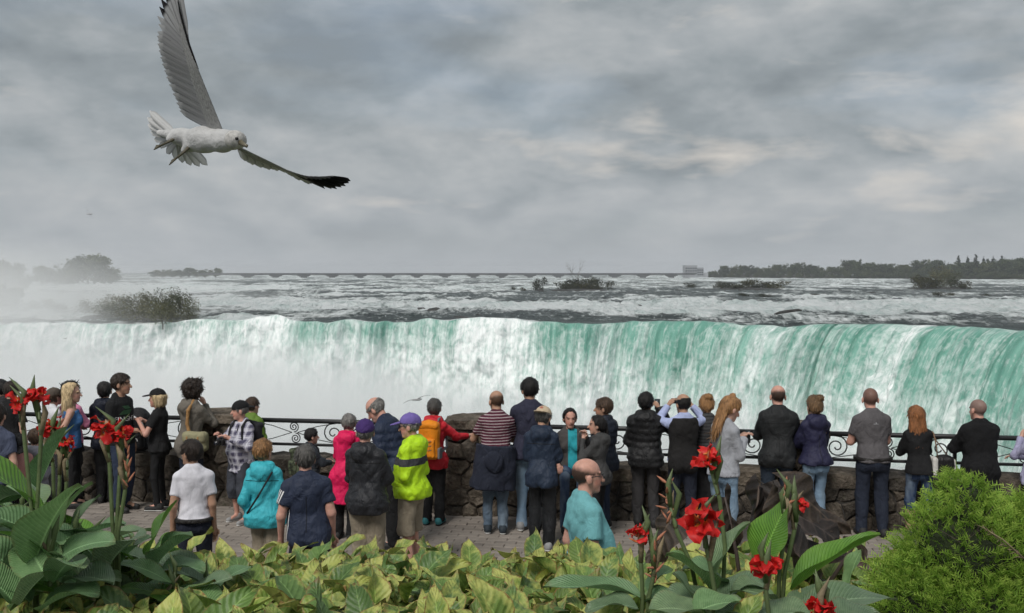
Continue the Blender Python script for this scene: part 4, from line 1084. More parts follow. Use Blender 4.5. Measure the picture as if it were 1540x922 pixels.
    inh = (np.linalg.norm(hl, axis=1) < .15)
    x_, y_, z_ = np.abs(hl[:, 0]), hl[:, 1], hl[:, 2]
    def paint(m_, c, a): T[m_] = T[m_] * (1 - a) + np.array(c) * a
    paint(inh & (y_ > .04) & (x_ > .02) & (x_ < .06) & (z_ > -.06) & (z_ < -.02), sk * np.array([1.08, .82, .8]), .6)
    hcv = np.array(HAIR[hcol])
    paint(inh & (y_ > .05) & (x_ > .012) & (x_ < .055) & (z_ > .016) & (z_ < .030), hcv * 1.2, .75)
    paint(inh & (y_ > .06) & (x_ > .022) & (x_ < .043) & (z_ > -.002) & (z_ < .010), (.05, .035, .03), .65)
    paint(inh & (y_ > .07) & (x_ < .026) & (z_ > -.073) & (z_ < -.054), (.36, .13, .11), .8)
    if hair in ('bald', 'buzz', 'fringe') or sex == 'm': paint(inh & (y_ > .02) & (z_ < -.05) & ~((x_ < .026) & (z_ > -.073)), hcv, .10)
    if hair == 'buzz': paint(inh & (z_ * .75 - y_ * .65 > -.012) & (z_ > -.062) & ((x_ < .068) | (y_ < -.03) | (z_ > .02)), hcv, .72)
    if hair == 'balding':
        q = vnoise(hl[:, 0] * 60, y_ * 60, z_ * 60) * .008
        al = np.clip((.058 - (z_ + .25 * y_) + q) / .035, 0, 1) * np.clip((z_ * .75 - y_ * .65 + .016 + q) / .018, 0, 1) * np.clip((z_ + .068) / .012, 0, 1) * inh * ((x_ < .070) | (y_ < -.03) | (z_ > .02)) * .95
        T = T * (1 - al[:, None]) + hcv * al[:, None]
    body = emit('body', V, F, M_skin, root, {'tint': T})
    # ---- hair
    hth = {'short': .014, 'buzz': 0, 'fringe': .007, 'curly': .045, 'long': .020, 'bun': .014, 'pony': .014, 'bob': .026, 'bald': 0, 'balding': 0, None: 0}.get(hair, .014)
    if hth > 0:
        hm = hair_mat('hair_' + hcol, HAIR[hcol])
        pl = [(hd((0, .086, .070)), HM @ np.array([0, .76, -.65])), (hd((0, 0, -.088)), HM @ np.array([0, 0, -1.0]))]
        if hair in ('long', 'bob', 'pony', 'bun', 'curly'): pl = [(hd((0, .052, .096)), HM @ np.array([0, .92, -.39]))]
        if hair == 'fringe': pl.append((hd((0, 0, .050)), HM @ np.array([0, .25, .97])))
        if cap: pl.append((hd((0, 0, .048)), HM @ np.array([0, 0, 1.0])))
        P = [(Cut(Ell(hd((0, -.012, .028)), (np.array((.076, .097, .090)) + hth) * hs, HM), pl), .0)]
        if hair == 'long':
            P += [(Ell(hd((0, -.078, -.12)), np.array((.086, .046, .22)) * hs, HM), .03), (Ell(hd((.07, -.035, -.10)), np.array((.03, .05, .15)) * hs, HM), .03), (Ell(hd((-.07, -.035, -.10)), np.array((.03, .05, .15)) * hs, HM), .03)]
        if hair == 'bob': P += [(Ell(hd((0, -.045, -.045)), np.array((.098, .075, .075)) * hs, HM), .03)]
        if hair == 'curly': P += [(Ell(hd((0, -.03, .04)), np.array((.115, .12, .115)) * hs, HM), .02)]
        if hair == 'bun': P += [(Ell(hd((0.018, -.085, .100)), np.array((.052, .046, .044)) * hs, HM), .010), (Ell(hd((0, -.06, -.02)), np.array((.075, .055, .06)) * hs, HM), .03)]
        if hair == 'pony': P += [(Cone(hd((0, -.10, .02)), hd((0, -.14, -.16)), .032 * hs, .016 * hs), .02), (Ell(hd((0, -.06, -.02)), np.array((.075, .055, .06)) * hs, HM), .03)]
        if hair == 'halfup': P += [(Ell(hd((0, -.03, .13)), np.array((.035, .03, .03)) * hs, HM), .01), (Ell(hd((0, -.074, -.11)), np.array((.076, .038, .20)) * hs, HM), .03), (Ell(hd((-.055, -.045, -.12)), np.array((.03, .036, .15)) * hs, HM), .03)]
        rough_ = .02 if hair == 'curly' else .007
        fq = 22 if hair == 'curly' else 26; sd = px * .37
        def wr(x, y, z): return rough_ * (vnoise(x * fq + sd, y * fq, z * fq * (.9 if hair == 'curly' else .35)) + .5 * vnoise(x * fq * 2.3, y * fq * 2.3 + sd, z * fq * (2 if hair == 'curly' else .6)))
        if hair in ('short', 'fringe'):
            for s in (-1, 1): P.append((Ell(hd((s * .092, .004, -.028)), np.array((.03, .034, .044)) * hs, HM), .01, 'cut'))
        V, F = mesh_sdf(P, vox * .72, wr=wr)
        if len(F):
            V, F = strands(V, F, hd, HM, hs, hair, int(px * 3 + ytop)); emit('hair', V, F, hm)
    # ---- headwear
    if cap:
        back = -1 if cap == 'backward' else 1
        tilt = HM @ np.array([0, .12 * back, -.99])
        P = [(Cut(Ell(hd((0, -.012, .034)), np.array((.092, .112, .098)) * hs, HM), [(hd((0, 0, .026)), tilt)]), 0)]
        V, F = mesh_sdf(P, vox * .72); co = emit('cap', V, F, capmat)
        if cap != 'beanie':
            V, F = mesh_sdf([(Ell(hd((0, .125 * back, .036)), np.array((.072, .078, .011)) * hs, HM @ np.array(Matrix.Rotation(-.16 * back, 3, 'X'))), .01)], vox * .6)
            emit('cap_brim', V, F, capmat, co)
            emit('cap_button', *mesh_sdf([(Ell(hd((0, -.012, .131)), np.array((.012, .012, .008)) * hs, HM), 0)], .006), capmat, co)
    if glasses:
        mb = MB()
        for s in (-1, 1):
            mb.tube([hd((s * .033 + .024 * math.cos(a), .104, .004 + .017 * math.sin(a))) for a in np.linspace(0, 6.283, 13)], .0028, 5, False)
            mb.tube([hd((s * .057, .100, .008)), hd((s * .082, .04, .010)), hd((s * .083, -.02, .0))], .0028, 5)
        mb.tube([hd((-.010, .106, .006)), hd((.010, .106, .006))], .0026, 5)
        emit('glasses', np.array(mb.V), [f for f in mb.F], M_blackpl)
    # ---- garment on the torso
    sd = px * .13
    off = {'tshirt': .014, 'polo': .016, 'shirt': .018, 'jacket': .023, 'coat': .025, 'sweater': .017, 'tank': .008, 'vest': .024}[top]
    if puffer: off += .010
    hemz = hem if hem is not None else {'tshirt': .86, 'polo': .86, 'shirt': .84, 'jacket': .80, 'coat': .56, 'sweater': .84, 'tank': .86, 'vest': .82}[top]
    tz = np.concatenate([[.50, .66], TZ]); fl = off + (.02 if top in ('jacket', 'coat') else .0)
    ta = np.concatenate([[prof[0] + .05, prof[0] + .035], prof]) + off; tbb = np.concatenate([[tb[0] + .05, tb[0] + .035], tb]) + off
    ta[2:5] += (fl - off); tbb[2:5] += (fl - off)
    if hemz < .925: ta[:6] += .014; tbb[:6] += .014
    if loose != 1: ta[2:8] *= loose; tbb[2:8] *= loose
    bel = np.interp(tz, [.9, 1.05, 1.16, 1.34], [0, 1, .8, 0]) * belly
    tyy = np.concatenate([[0, 0], TY]) + bel * .62; tbb = tbb + bel * .62; ta = ta + bel * .3
    P = [(Trunk(tz, ta, tbb, tyy, max(hemz, .52), 1.475 if top != 'tank' else 1.40, fr), .02)]
    if top != 'tank':
        for s in (-1, 1): P.append((Cone(fr.fwd((s * .048, -.032, 1.488)), fr.fwd((s * shx * .85, -.025, 1.405)), .034 + off * .6, .044 + off * .7), .03))
        P.append((Cone(fr.fwd((-.04, -.048, 1.490)), fr.fwd((.04, -.048, 1.490)), .042 + off * .4, .042 + off * .4), .02))
    if hemz < .96 and sit < .05 and lean < 20:
        for s in (-1, 1): P.append((Ell((s * .075 * w, -.075, .87), (.088 * w + off, .076 + off, .10 + off)), .03))
    if sex == 'f' or bust:
        for s in (-1, 1): P.append((Ell(fr.fwd((s * .068, .095, 1.25)), (.068, .058, .068)), .04))
    sl = {'tshirt': .62, 'polo': .66, 'tank': -1, 'vest': -1}.get(top, 2)
    for s in (-1, 1):
        if sl < 0:
            if top == 'tank': P += [(Cone(fr.fwd((s * .085, .02, 1.36)), fr.fwd((s * .075, -.03, 1.455)), .026, .02), .02)]
            else: P += [(Cone(sh[s] * .98, sh[s] * .98 + (el[s] - sh[s]) * .05, .06 * lr + off, .058 * lr + off), .04)]
            continue
        ra, rb, rc = .051 * lr + off * .9, .044 * lr + off * .9, .034 + off * .75
        if sl < 1:
            c_ = sh[s] + (el[s] - sh[s]) * sl; n_ = (el[s] - sh[s]) / np.linalg.norm(el[s] - sh[s])
            P += [(Cut(Cone(sh[s], el[s], ra, rb + .012), [(c_, n_)]), .04)]
        else:
            n_ = (wrs[s] - el[s]) / np.linalg.norm(wrs[s] - el[s]); c_ = wrs[s] + n_ * .005
            P += [(Cone(sh[s], el[s], ra, rb), .045), (Cut(Cone(el[s], wrs[s] + n_ * .03, rb, rc), [(c_, n_)]), .03)]
    if collar and top not in ('tank', 'tshirt', 'sweater'):
        ch = .065 if top in ('jacket', 'coat', 'vest') else .046
        P += [(Cut(Cone(nb - np.array([0, 0, .02]), nb + (nt - nb) * (ch / .13) + np.array([0, -.004, .0]), .088 * (w * .5 + .5), .078 * (w * .5 + .5)), [(nb + (nt - nb) * (ch / .13), (nt - nb) / np.linalg.norm(nt - nb))]), .015)]
    if hood: P += [(Ell(fr.fwd((0, -.115, 1.43)), (.125, .062, .095)), .03), (Cone(fr.fwd((-.09, -.05, 1.49)), fr.fwd((.09, -.05, 1.49)), .045, .045), .03), (Cone(fr.fwd((-.09, -.04, 1.49)), fr.fwd((-.05, .06, 1.46)), .04, .03), .02), (Cone(fr.fwd((.09, -.04, 1.49)), fr.fwd((.05, .06, 1.46)), .04, .03), .02)]
    amp = {'tshirt': .009, 'polo': .010, 'tank': .005, 'shirt': .012, 'sweater': .010}.get(top, .015)
    def wr(x, y, z):
        n = folds(x, y, z, sd, amp) * (1 - .85 * np.clip((z + sit - 1.38) / .08, 0, 1))
        n = n + amp * .5 * np.clip(1 - np.abs(z - hemz - .10) * 6, 0, 1) * vnoise(x * 5 + sd, y * 5, z * 34 + 6 * vnoise(x * 4, y * 4, sd))
        if puffer: n = n * .6 - .010 * np.abs(np.sin((z + .012 * vnoise(x * 5, y * 5, sd)) * math.pi / .088))
        return n
    cuts = [((0, 0, hemz - sit), (0, 0, -1))] if lean < 25 and sit < .05 else []
    V, F = mesh_sdf(P, vox, wr=wr, cuts=cuts)
    gname = {'tshirt': 't_shirt', 'polo': 'polo_shirt', 'shirt': 'shirt', 'jacket': 'jacket', 'coat': 'coat', 'sweater': 'sweater', 'tank': 'tank_top', 'vest': 'vest'}[top]
    gar = emit(gname, V, F, tmat)
    # ---- trousers or shorts
    bo = .014 * loose; pz = np.array([.74, .80, .86, .94, 1.02]); pa = np.array([.145, .155, .17, .166, .156]) * w * (1.0 if sex == 'm' else 1.04) + bo; pb = np.array([.09, .10, .118, .118, .108]) * (w * .6 + .4) + bo
    fr0 = Lean((0, 0, .92), R(lean) * .35, 0, 0, -sit)
    P = [(Trunk(pz, pa, pb, np.array([-.005, -.01, -.016, -.012, 0]), .80, 1.01, fr0), .02)]
    end = {'pants': .05, 'jeans': .05, 'shorts': shortlen, 'capri': .36, 'leggings': .07}[bot]
    kf = {'pants': (.106, .084, .076), 'jeans': (.100, .074, .062), 'shorts': (.108, .100, .1), 'capri': (.098, .074, .06), 'leggings': (.088, .062, .046)}[bot]
    for s in (-1, 1):
        e_ = an[s] + np.array([0, .005, -.03])
        P += [(Cone(hips[s], kn[s], kf[0] * lr, kf[1] * lr), .03)]
        if bot != 'shorts' or sit > .05: P += [(Cone(kn[s], e_, kf[1] * lr, kf[2] * (lr * .5 + .5)), .03)]
        else: P += [(Cone(kn[s], kn[s] + (an[s] - kn[s]) * .3, kf[1] * lr, kf[2] * lr), .03)]
    if sex == 'f' or True:
        for s in (-1, 1): P.append((Ell((s * .075 * w, -.075, .87 - sit), (.075 * w, .062, .085)), .03))
    pam = {'leggings': .004, 'jeans': .011, 'capri': .009}.get(bot, .013)
    def wr(x, y, z):
        low = np.clip(1 - (z - .08) / .30, 0, 1) + np.clip(1 - np.abs(z - .49) * 7, 0, 1) * .6 + np.clip(1 - np.abs(z - .80) * 8, 0, 1) * .5
        return folds(x, y, z * .7, sd + 9, pam) + pam * .8 * low * vnoise(x * 7 + sd, y * 7, z * 26 + 9 * vnoise(x * 6 + sd, y * 6, z * 3))
    V, F = mesh_sdf(P, vox, wr=wr, cuts=[((0, 0, end), (0, 0, -1))])
    bname = {'pants': 'trousers', 'jeans': 'jeans', 'shorts': 'shorts', 'capri': 'cropped_jeans', 'leggings': 'leggings'}[bot]
    low = emit(bname, V, F, bmat)
    # ---- shoes with soles
    smt = fabric('shoe_%03d_%03d_%03d' % tuple(int(c * 250) for c in shoe), shoe, .6, fold=.2)
    for s in (-1, 1):
        A = an[s]; P = [(Cone(A + np.array([0, -.035, -.035]), A + np.array([s * .012, .165, -.048]), .047, .036), .02), (Cone(A + np.array([0, -.02, .0]), A + np.array([0, -.01, .02]), .046, .046), .03)]
        V, F = mesh_sdf(P, .012, cuts=[((0, 0, .018), (0, 0, -1)), ((0, 0, A[2] + .03), (0, 0, 1))]); so = emit('shoe', V, F, smt)
        P = [(Cone(A + np.array([0, -.038, -.04]), A + np.array([s * .012, .168, -.048]), .050, .041), .02)]
        V, F = mesh_sdf(P, .012, cuts=[((0, 0, .001), (0, 0, -1)), ((0, 0, .027), (0, 0, 1))]); emit('sole', V, F, M_sole if sole == 'white' else M_rubber, so)
    info = dict(root=root, sc=sc, fr=fr, hd=hd, sh=sh, el=el, wr=wrs, gar=gar, body=body, low=low, nb=nb, emit=emit, tb=tb, prof=prof, an=an, HM=HM, hc=hc, vox=vox, d=d)
    PEOPLE.append(info); return info

def to_world(info, p): return info['root'].matrix_basis @ Vector(np.array(p, float) * info['sc'])

from mathutils.bvhtree import BVHTree
def decal(info, gar, name, polys2d, origin, normal, up, mat, lift=.004):
    """lay flat outlines (list of (verts2d, faces)) onto a garment along a direction, all in unit-body space"""
    sc = info['sc']; me = gar.data
    bv = BVHTree.FromPolygons([v.co.copy() for v in me.vertices], [tuple(p.vertices) for p in me.polygons])
    n = Vector(normal).normalized(); u = Vector(up); u = (u - n * u.dot(n)).normalized(); r = u.cross(n)
    mb = MB()
    for vs2, fs in polys2d:
        pts = []
        for a, b in vs2:
            s = (Vector(origin) + r * a + u * b) * sc; hit = bv.ray_cast(s + n * .4, -n)
            pts.append((hit[0] if hit[0] is not None else s) + n * lift)
        mb.add(pts, fs)
    return mb.build(name, mat, info['root'], False)
def strip2d(w, h, nx=4, ny=4, shear=0.0, ox=0.0, oy=0.0):
    V = [(ox - w / 2 + w * i / nx + shear * (j / ny - .5), oy - h / 2 + h * j / ny) for j in range(ny + 1) for i in range(nx + 1)]
    return V, [(j * (nx + 1) + i, j * (nx + 1) + i + 1, (j + 1) * (nx + 1) + i + 1, (j + 1) * (nx + 1) + i) for j in range(ny) for i in range(nx)]
def text2d(txt, h):
    cu = bpy.data.curves.new('lettering', 'FONT'); cu.body = txt; cu.size = h; cu.align_x = 'CENTER'; cu.align_y = 'CENTER'; cu.resolution_u = 2
    o = bpy.data.objects.new('lettering', cu); COL.objects.link(o); dg = bpy.context.evaluated_depsgraph_get(); me = o.evaluated_get(dg).to_mesh()
    out = ([(v.co.x, v.co.y) for v in me.vertices], [tuple(p.vertices) for p in me.polygons]); bpy.data.objects.remove(o); return out
# ------------------------------------------------------------------ the crowd at the railing
def fb(n, c, r=.85, **k): return fabric(n, c, r, **k)
BLACK = fb('black_cotton', (.014, .014, .015)); BLACKN = fb('black_nylon', (.016, .017, .019), .5); NAVYN = fb('navy_nylon', (.020, .030, .060), .5); NAVY = fb('navy_cotton', (.020, .028, .055))
CHAR = fb('charcoal_cloth', (.035, .035, .038)); DJEAN = fb('dark_denim', (.022, .028, .045), pattern=None); JEAN = fb('mid_denim', (.10, .14, .19), pattern=denim_fade); LJEAN = fb('light_denim', (.19, .28, .38), pattern=denim_fade)
BJEAN = fb('blue_denim', (.035, .060, .12), pattern=denim_fade); KHAKI = fb('khaki_cotton', (.30, .255, .19)); GREYC = fb('grey_cotton', (.105, .098, .102)); DGREY = fb('dark_grey_cloth', (.055, .052, .052))
G = 'people along the railing'
def P(*a, **k): return person(*a, **k)

# --- far left, behind the red flowers
P('person with short dark hair and dark top, half hidden at the railing end', 2, 571, 20, rail=.1, hair='short', hcol='black', tmat=CHAR, bmat=BLACK, arms=('rail', 'down'))
P('person in black t-shirt with brown hair, back turned, behind red flowers', 17, 573, -10, rail=.5, hair='short', hcol='dark', top='tshirt', tmat=BLACK, bmat=DJEAN, arms=('down', 'down'), w=1.05)
P('man in white shirt and brown flat cap behind the red flowers', 80, 583, -50, rail=.15, hair='short', hcol='brown', cap='forward', capmat=fb('brown_tweed', (.10, .08, .065)), top='shirt', tmat=fb('white_cotton', (.70, .70, .73), fold=.2), bmat=CHAR)
P('person in pale pink top with dark curly hair beside the blonde woman', 106, 573, -15, rail=.0, sex='f', hair='curly', hcol='black', top='sweater', tmat=fb('pale_pink_knit', (.72, .26, .42)), bmat=BLACK, skin='tan')
P('woman in blue tank top with long pale blonde hair and black leggings', 107, 576, -72, rail=.45, sex='f', hair='long', hcol='pale', top='tank', tmat=fb('blue_jersey', (.055, .15, .34)), bot='leggings', bmat=BLACK, arms=('back', 'back'), skin='fair', head=(-12, 0))
P('person in dark navy hooded jacket behind the man in black t-shirt', 157, 574, 10, rail=.1, hair='short', hcol='black', tmat=fb('dark_navy_shell', (.013, .016, .028), .6), hood=True, bmat=BLACK)
i6 = P('tall man in black printed t-shirt and jeans facing the woman in black cap', 181, 561, -105, rail=.5, hair='short', hcol='dark', top='tshirt', tmat=BLACK, bot='jeans', bmat=fb('navy_denim', (.030, .042, .075)), arms=('down', 'belly'), w=1.12, skin='tan', head=(15, 0))
i8 = P('blonde woman in black t-shirt, trousers and black cap holding a camera', 237, 584, 88, rail=.35, sex='f', hair='bob', hcol='pale', top='tshirt', tmat=BLACK, bot='leggings', bmat=BLACK, cap='forward', capmat=BLACK, arms=('camera', 'camera'), sole='white', shoe=(.03, .03, .03), skin='pink')
i9 = P('person in taupe hooded parka with bushy dark curly hair leaning on the pillar', 291, 568, -12, rail=.30, hair='curly', hcol='dark', tmat=fb('taupe_canvas', (.165, .148, .125), .9), hood=True, hem=.72, bmat=DJEAN, bot='jeans', arms=('rail', 'chin'), skin='fair')
i10 = P('older man in plaid shirt and backwards black cap holding a black camera', 361, 602, 150, d=12.3, w=1.12, hair='fringe', hcol='grey', cap='backward', capmat=BLACK, top='shirt', tmat=fb('plaid_cotton', (.3, .3, .35), pattern=plaid((.48, .47, .55), (.085, .08, .13), (.66, .66, .70))), hem=.74, bot='shorts', bmat=fb('grey_short_cloth', (.055, .06, .075)), shortlen=.34, arms=('camera', 'camera'), skin='pink', sole='white', shoe=(.3, .3, .3), head=(-38, 4), belly=.05)
i11 = P('person in lime green jacket holding a camera behind the man in plaid', 379, 597, -20, rail=.02, sex='f', hair='short', hcol='brown', tmat=fb('lime_green_shell', (.13, .22, .035), .6), bmat=CHAR, arms=('camera', 'phone'))

# --- strollers nearest the flower bed
i12 = P('man in tight white polo shirt and navy trousers walking past', 289, 661, 12, H=1.56, hair='short', hcol='dark', top='polo', tmat=fb('white_pique', (.70, .69, .74), fold=.2), bmat=fb('navy_chino', (.016, .019, .032)), arms=('down', 'down'), skin='tan', head=(48, 0), hem=.93, w=.98, stride=.08)
i13 = P('woman in bright turquoise rain jacket with short blonde hair', 394, 661, -8, H=1.50, sex='f', hair='short', hcol='straw', tmat=fb('turquoise_nylon', (.055, .46, .54), .5), hood=True, hem=.80, bmat=KHAKI, arms=('pocket', 'front'), w=1.05, loose=1.06)
i15 = P('heavy man in navy sports t-shirt with three white stripes on the sleeve', 459, 669, 2, H=1.58, hair='short', hcol='salt', top='tshirt', tmat=fb('navy_sport_jersey', (.026, .035, .065), .6), bmat=fb('navy_track', (.014, .017, .03), .6), arms=('down', 'down'), w=1.2, belly=.05, skin='pink', hem=.80, head=(12, 0))
i14 = P('child in dark jacket with black hair leaning over the wall', 468, 644, -50, d=12.25, hair='short', hcol='black', tmat=fb('slate_shell', (.028, .034, .042), .6), bmat=BLACK, hs=1.2, arms=('rail', 'rail'))
P('woman in bright pink long jacket with short grey hair', 525, 622, -12, d=11.6, sex='f', hair='short', hcol='grey', tmat=fb('hot_pink_shell', (.72, .012, .10), .55), hood=True, hem=.50, top='coat', bmat=BLACK, arms=('rail', 'rail'), lean=6)
P('tall balding man in navy puffer jacket bending down towards the pink jacket', 556, 600, 62, d=11.3, hair='fringe', hcol='grey', tmat=NAVYN, puffer=True, bmat=BLACK, lean=24, head=(8, 32), arms=('down', 'down'), w=1.08, skin='pink')
i18 = P('man in black rain jacket, khaki trousers and purple cap with arms folded', 549, 630, -8, H=1.64, hair='fringe', hcol='grey', cap='forward', capmat=fb('purple_twill', (.060, .030, .14)), tmat=fb('black_rain_shell', (.026, .027, .031), .42), hood=True, hem=.78, bmat=KHAKI, arms=('fold', 'fold'), w=1.10, loose=1.08, skin='pink')
i19 = P('man in fluorescent yellow jacket with grey band, violet cap and khaki shorts', 616, 621, 62, H=1.64, hair='fringe', hcol='grey', cap='forward', capmat=fb('violet_twill', (.17, .125, .38)), tmat=fb('fluorescent_nylon', (.50, .80, .02), .5, pattern=zband((.05, .05, .055), 1.14, 1.215)), hood=True, hem=.84, bot='shorts', bmat=KHAKI, shortlen=.44, arms=('belly', 'belly'), glasses=True, skin='pink', loose=1.1, head=(18, 6), belly=.05)
i20 = P('person in red jacket and black trousers carrying the orange backpack', 653, 599, -14, d=12.25, sex='f', hair='short', hcol='salt', tmat=fb('red_shell', (.56, .022, .035), .55), hood=True, bmat=BLACK, arms=('down', ((.16, .16, -.16), (.30, .34, -.17))), shoe=(.05, .22, .24), lean=4)
i21 = P('bald man in maroon striped polo with navy jacket tied round his waist', 746, 587, 4, d=11.95, hair='balding', hcol='brown', top='polo', tmat=fb('maroon_striped_jersey', (.085, .020, .035), pattern=stripes((.42, .34, .35), .034, .30)), bot='jeans', bmat=JEAN, lean=10, arms=('railwide', 'rail'), w=1.15, skin='tan', sole='white', shoe=(.03, .04, .05))
i22 = P('tall man in navy sweatshirt and light jeans with thick black hair', 796, 568, -6, d=12.0, hair='short', hcol='black', top='sweater', tmat=fb('navy_fleece', (.033, .034, .058)), bot='jeans', bmat=LJEAN, arms=('rail', 'rail'), w=1.04, skin='tan', sole='white', shoe=(.25, .25, .25), collar=True)
i23 = P('man in navy rain jacket, black track trousers and beige cap', 819, 611, -18, d=11.25, hair='short', hcol='salt', cap='backward', capmat=fb('beige_twill', (.55, .44, .31)), tmat=fb('navy_rain_shell', (.022, .034, .060), .5), hood=True, bmat=BLACKN, arms=('phone', 'phone'), hem=.79, head=(-10, 22), lean=6, sole='white', shoe=(.28, .28, .28), skin='tan')
P('woman in turquoise top and grey cardigan sitting on the wall, facing the promenade', 857, 614, 178, d=12.2, sex='f', hair='pony', hcol='black', tmat=fb('grey_cardigan', (.075, .070, .068), pattern=lambda t, c, x, y, z, o: mixc(t, mth(t, 'MULTIPLY', mth(t, 'LESS_THAN', mth(t, 'ABSOLUTE', x), .055), mth(t, 'GREATER_THAN', y, .02)), c, (.03, .34, .40))), bot='jeans', bmat=BJEAN, arms=('knee', 'knee'), sit=.12, skin='pink', head=(10, 3))
P('dark-haired woman in grey hooded jacket turned to the seated woman', 899, 624, 62, d=11.5, sex='f', hair='pony', hcol='black', tmat=fb('grey_felt', (.062, .062, .062)), hood=True, bmat=BLACK, arms=('chin', 'chin'), skin='fair', head=(20, 0))
P('man in dark navy quilted jacket with short brown hair looking sideways', 909, 598, 48, d=12.0, hair='short', hcol='brown', tmat=fb('dark_navy_quilt', (.017, .022, .034), .5), puffer=True, bot='jeans', bmat=fb('navy_denim', (.03, .04, .07)), arms=('down', 'rail'), w=1.06, skin='tan', head=(28, 0), sole='white')
i27 = P('balding man in turquoise polo shirt and glasses in profile by the flowers', 881, 689, -72, H=1.72, hair='balding', hcol='dark', top='polo', tmat=fb('turquoise_pique', (.17, .43, .455), fold=.3), bmat=DGREY, arms=('down', 'down'), glasses=True, w=1.12, belly=.085, skin='pink', head=(-10, 0))
i28 = P('man in black puffer jacket with hood and charcoal trousers', 971, 590, -5, rail=.22, hair='short', hcol='black', tmat=fb('black_puffer_nylon', (.017, .017, .018), .45), puffer=True, hood=True, bmat=fb('charcoal_trouser', (.042, .040, .041)), arms=('phone', 'photo'), w=1.08, skin='tan')
i29 = P('man in black vest and pale blue shirt raising a phone to take a picture', 1027, 592, 0, rail=.25, hair='fringe', hcol='black', top='shirt', tmat=fb('pale_blue_shirting', (.42, .48, .72)), bmat=fb('navy_trouser', (.02, .024, .038)), arms=('up', 'up'), w=1.0, skin='tan')
i30 = P('blonde person in grey ribbed vest between the photographer and the grey sweatshirt', 1063, 593, -8, rail=.02, sex='f', hair='bun', hcol='straw', tmat=fb('grey_ribbed_knit', (.060, .060, .062), pattern=stripes((.025, .025, .026), .04, .35)), bmat=BLACK)
i31 = P('young woman in pale grey sweatshirt with long strawberry hair looking at a phone', 1104, 597, -48, d=11.0, sex='f', hair='halfup', hcol='straw', top='sweater', tmat=fb('pale_grey_fleece', (.36, .37, .40)), bot='jeans', bmat=LJEAN, arms=('phone', 'phone'), head=(-18, 24), hem=.88)
i32 = P('tall balding man in plain black jacket beside the navy jacket woman', 1170, 579, -6, rail=.2, hair='balding', hcol='dark', tmat=fb('black_work_jacket', (.017, .018, .019), .6), bot='jeans', bmat=fb('blue_black_denim', (.03, .042, .06)), arms=('rail', 'rail'), w=1.12, skin='pink', lean=5)
i33 = P('woman in navy hooded jacket and pale jeans with hair in a bun', 1225, 594, 12, rail=.22, sex='f', hair='bun', hcol='lightbrown', tmat=fb('indigo_shell', (.024, .024, .058), .55), hood=True, hem=.90, bot='jeans', bmat=LJEAN, arms=('rail', 'rail'), lean=6, skin='fair', head=(10, 0))
i34 = P('broad man in grey t-shirt and dark jeans with cropped dark hair', 1309, 583, 0, rail=.22, hair='buzz', hcol='dark', top='tshirt', tmat=GREYC, bot='jeans', bmat=DJEAN, arms=('cross', 'cross'), w=1.16, skin='pink', lean=5, hem=.90)
i35 = P('woman in black sweater with long red hair and cropped jeans over leopard boots', 1378, 610, -6, rail=.22, sex='f', hair='long', hcol='red', top='sweater', tmat=BLACK, bot='capri', bmat=BJEAN, arms=('rail', 'rail'), lean=6, hem=.88)
i36 = P('stout man in long black coat with cropped grey hair beside the handbag', 1471, 600, 3, rail=.22, hair='buzz', hcol='salt', top='coat', tmat=fb('black_wool', (.011, .011, .012), .95), hem=.52, bmat=BLACK, arms=('rail', 'rail'), w=1.2, skin='pink', lean=5)
P('person in pale lilac hooded top cut off by the edge, past the black coat', 1557, 624, 20, rail=.22, sex='f', hair='short', hcol='brown', tmat=fb('lilac_fleece', (.42, .41, .58)), hood=True, bmat=BLACK, arms=('chin', 'rail'))
# --- low figures behind the left flowers
P('person in slate blue t-shirt at the edge beside the big canna leaves', -6, 607, 5, d=10.8, hair='short', hcol='dark', top='tshirt', tmat=fb('slate_blue_jersey', (.085, .10, .155)), bmat=DJEAN, arms=('down', 'down'))
P('child in black cap and pink top crouching behind the canna leaves', 27, 655, -150, d=10.9, hair='short', hcol='black', cap='forward', capmat=BLACK, top='tshirt', tmat=fb('dusty_pink_jersey', (.45, .22, .20)), bmat=BLACK, arms=('down', 'down'), hs=1.2, head=(0, 35))
P('child in grey hooded top with brown hair behind the red flowers', 55, 644, -25, d=11.3, hair='short', hcol='brown', tmat=fb('grey_marl', (.20, .20, .23)), hood=True, bmat=CHAR, arms=('down', 'front'), hs=1.2)

# ------------------------------------------------------------------ lettering and trims
hb_mat = fb('belt_leather', (.018, .016, .015), .4)
M_white = simple_mat('white_print', (.78, .78, .78), .7, .08, 20, 60, .1, .002)
M_green = simple_mat('green_print', (.03, .09, .04), .7, .2, 20, 60, .1, .002)
M_redp = simple_mat('red_print', (.45, .05, .03), .7, .1, 20, 60, .1, .002)
nrm6 = Matrix.Rotation(R(-20), 3, 'Z') @ Vector((0, 1, 0))
decal(i6, i6['gar'], 'lettering', [text2d('FINGHT', .088)], (.04, .05, 1.20), nrm6, (0, 0, 1), M_white)
decal(i6, i6['gar'], 'print', [strip2d(.15, .055, 6, 4, .05, 0, .09), strip2d(.10, .04, 5, 3, -.04, .01, .15)], (.04, .05, 1.20), nrm6, (0, 0, 1), M_green)
decal(i8, i8['gar'], 'lettering', [text2d('R', .06)], (0.05, .05, 1.22), (.45, .9, 0), (0, 0, 1), M_white)
for k in range(3):      # sleeve stripes
    s = i15['sh'][-1]; e = i15['el'][-1]; ax = (e - s) / np.linalg.norm(e - s)
    decal(i15, i15['gar'], 'sleeve_stripe', [strip2d(.012, .15, 2, 8, 0, (k - 1) * .024, 0)], s + (e - s) * .36, (-.75, -.66, .15), (.35, -.1, .9), M_white)
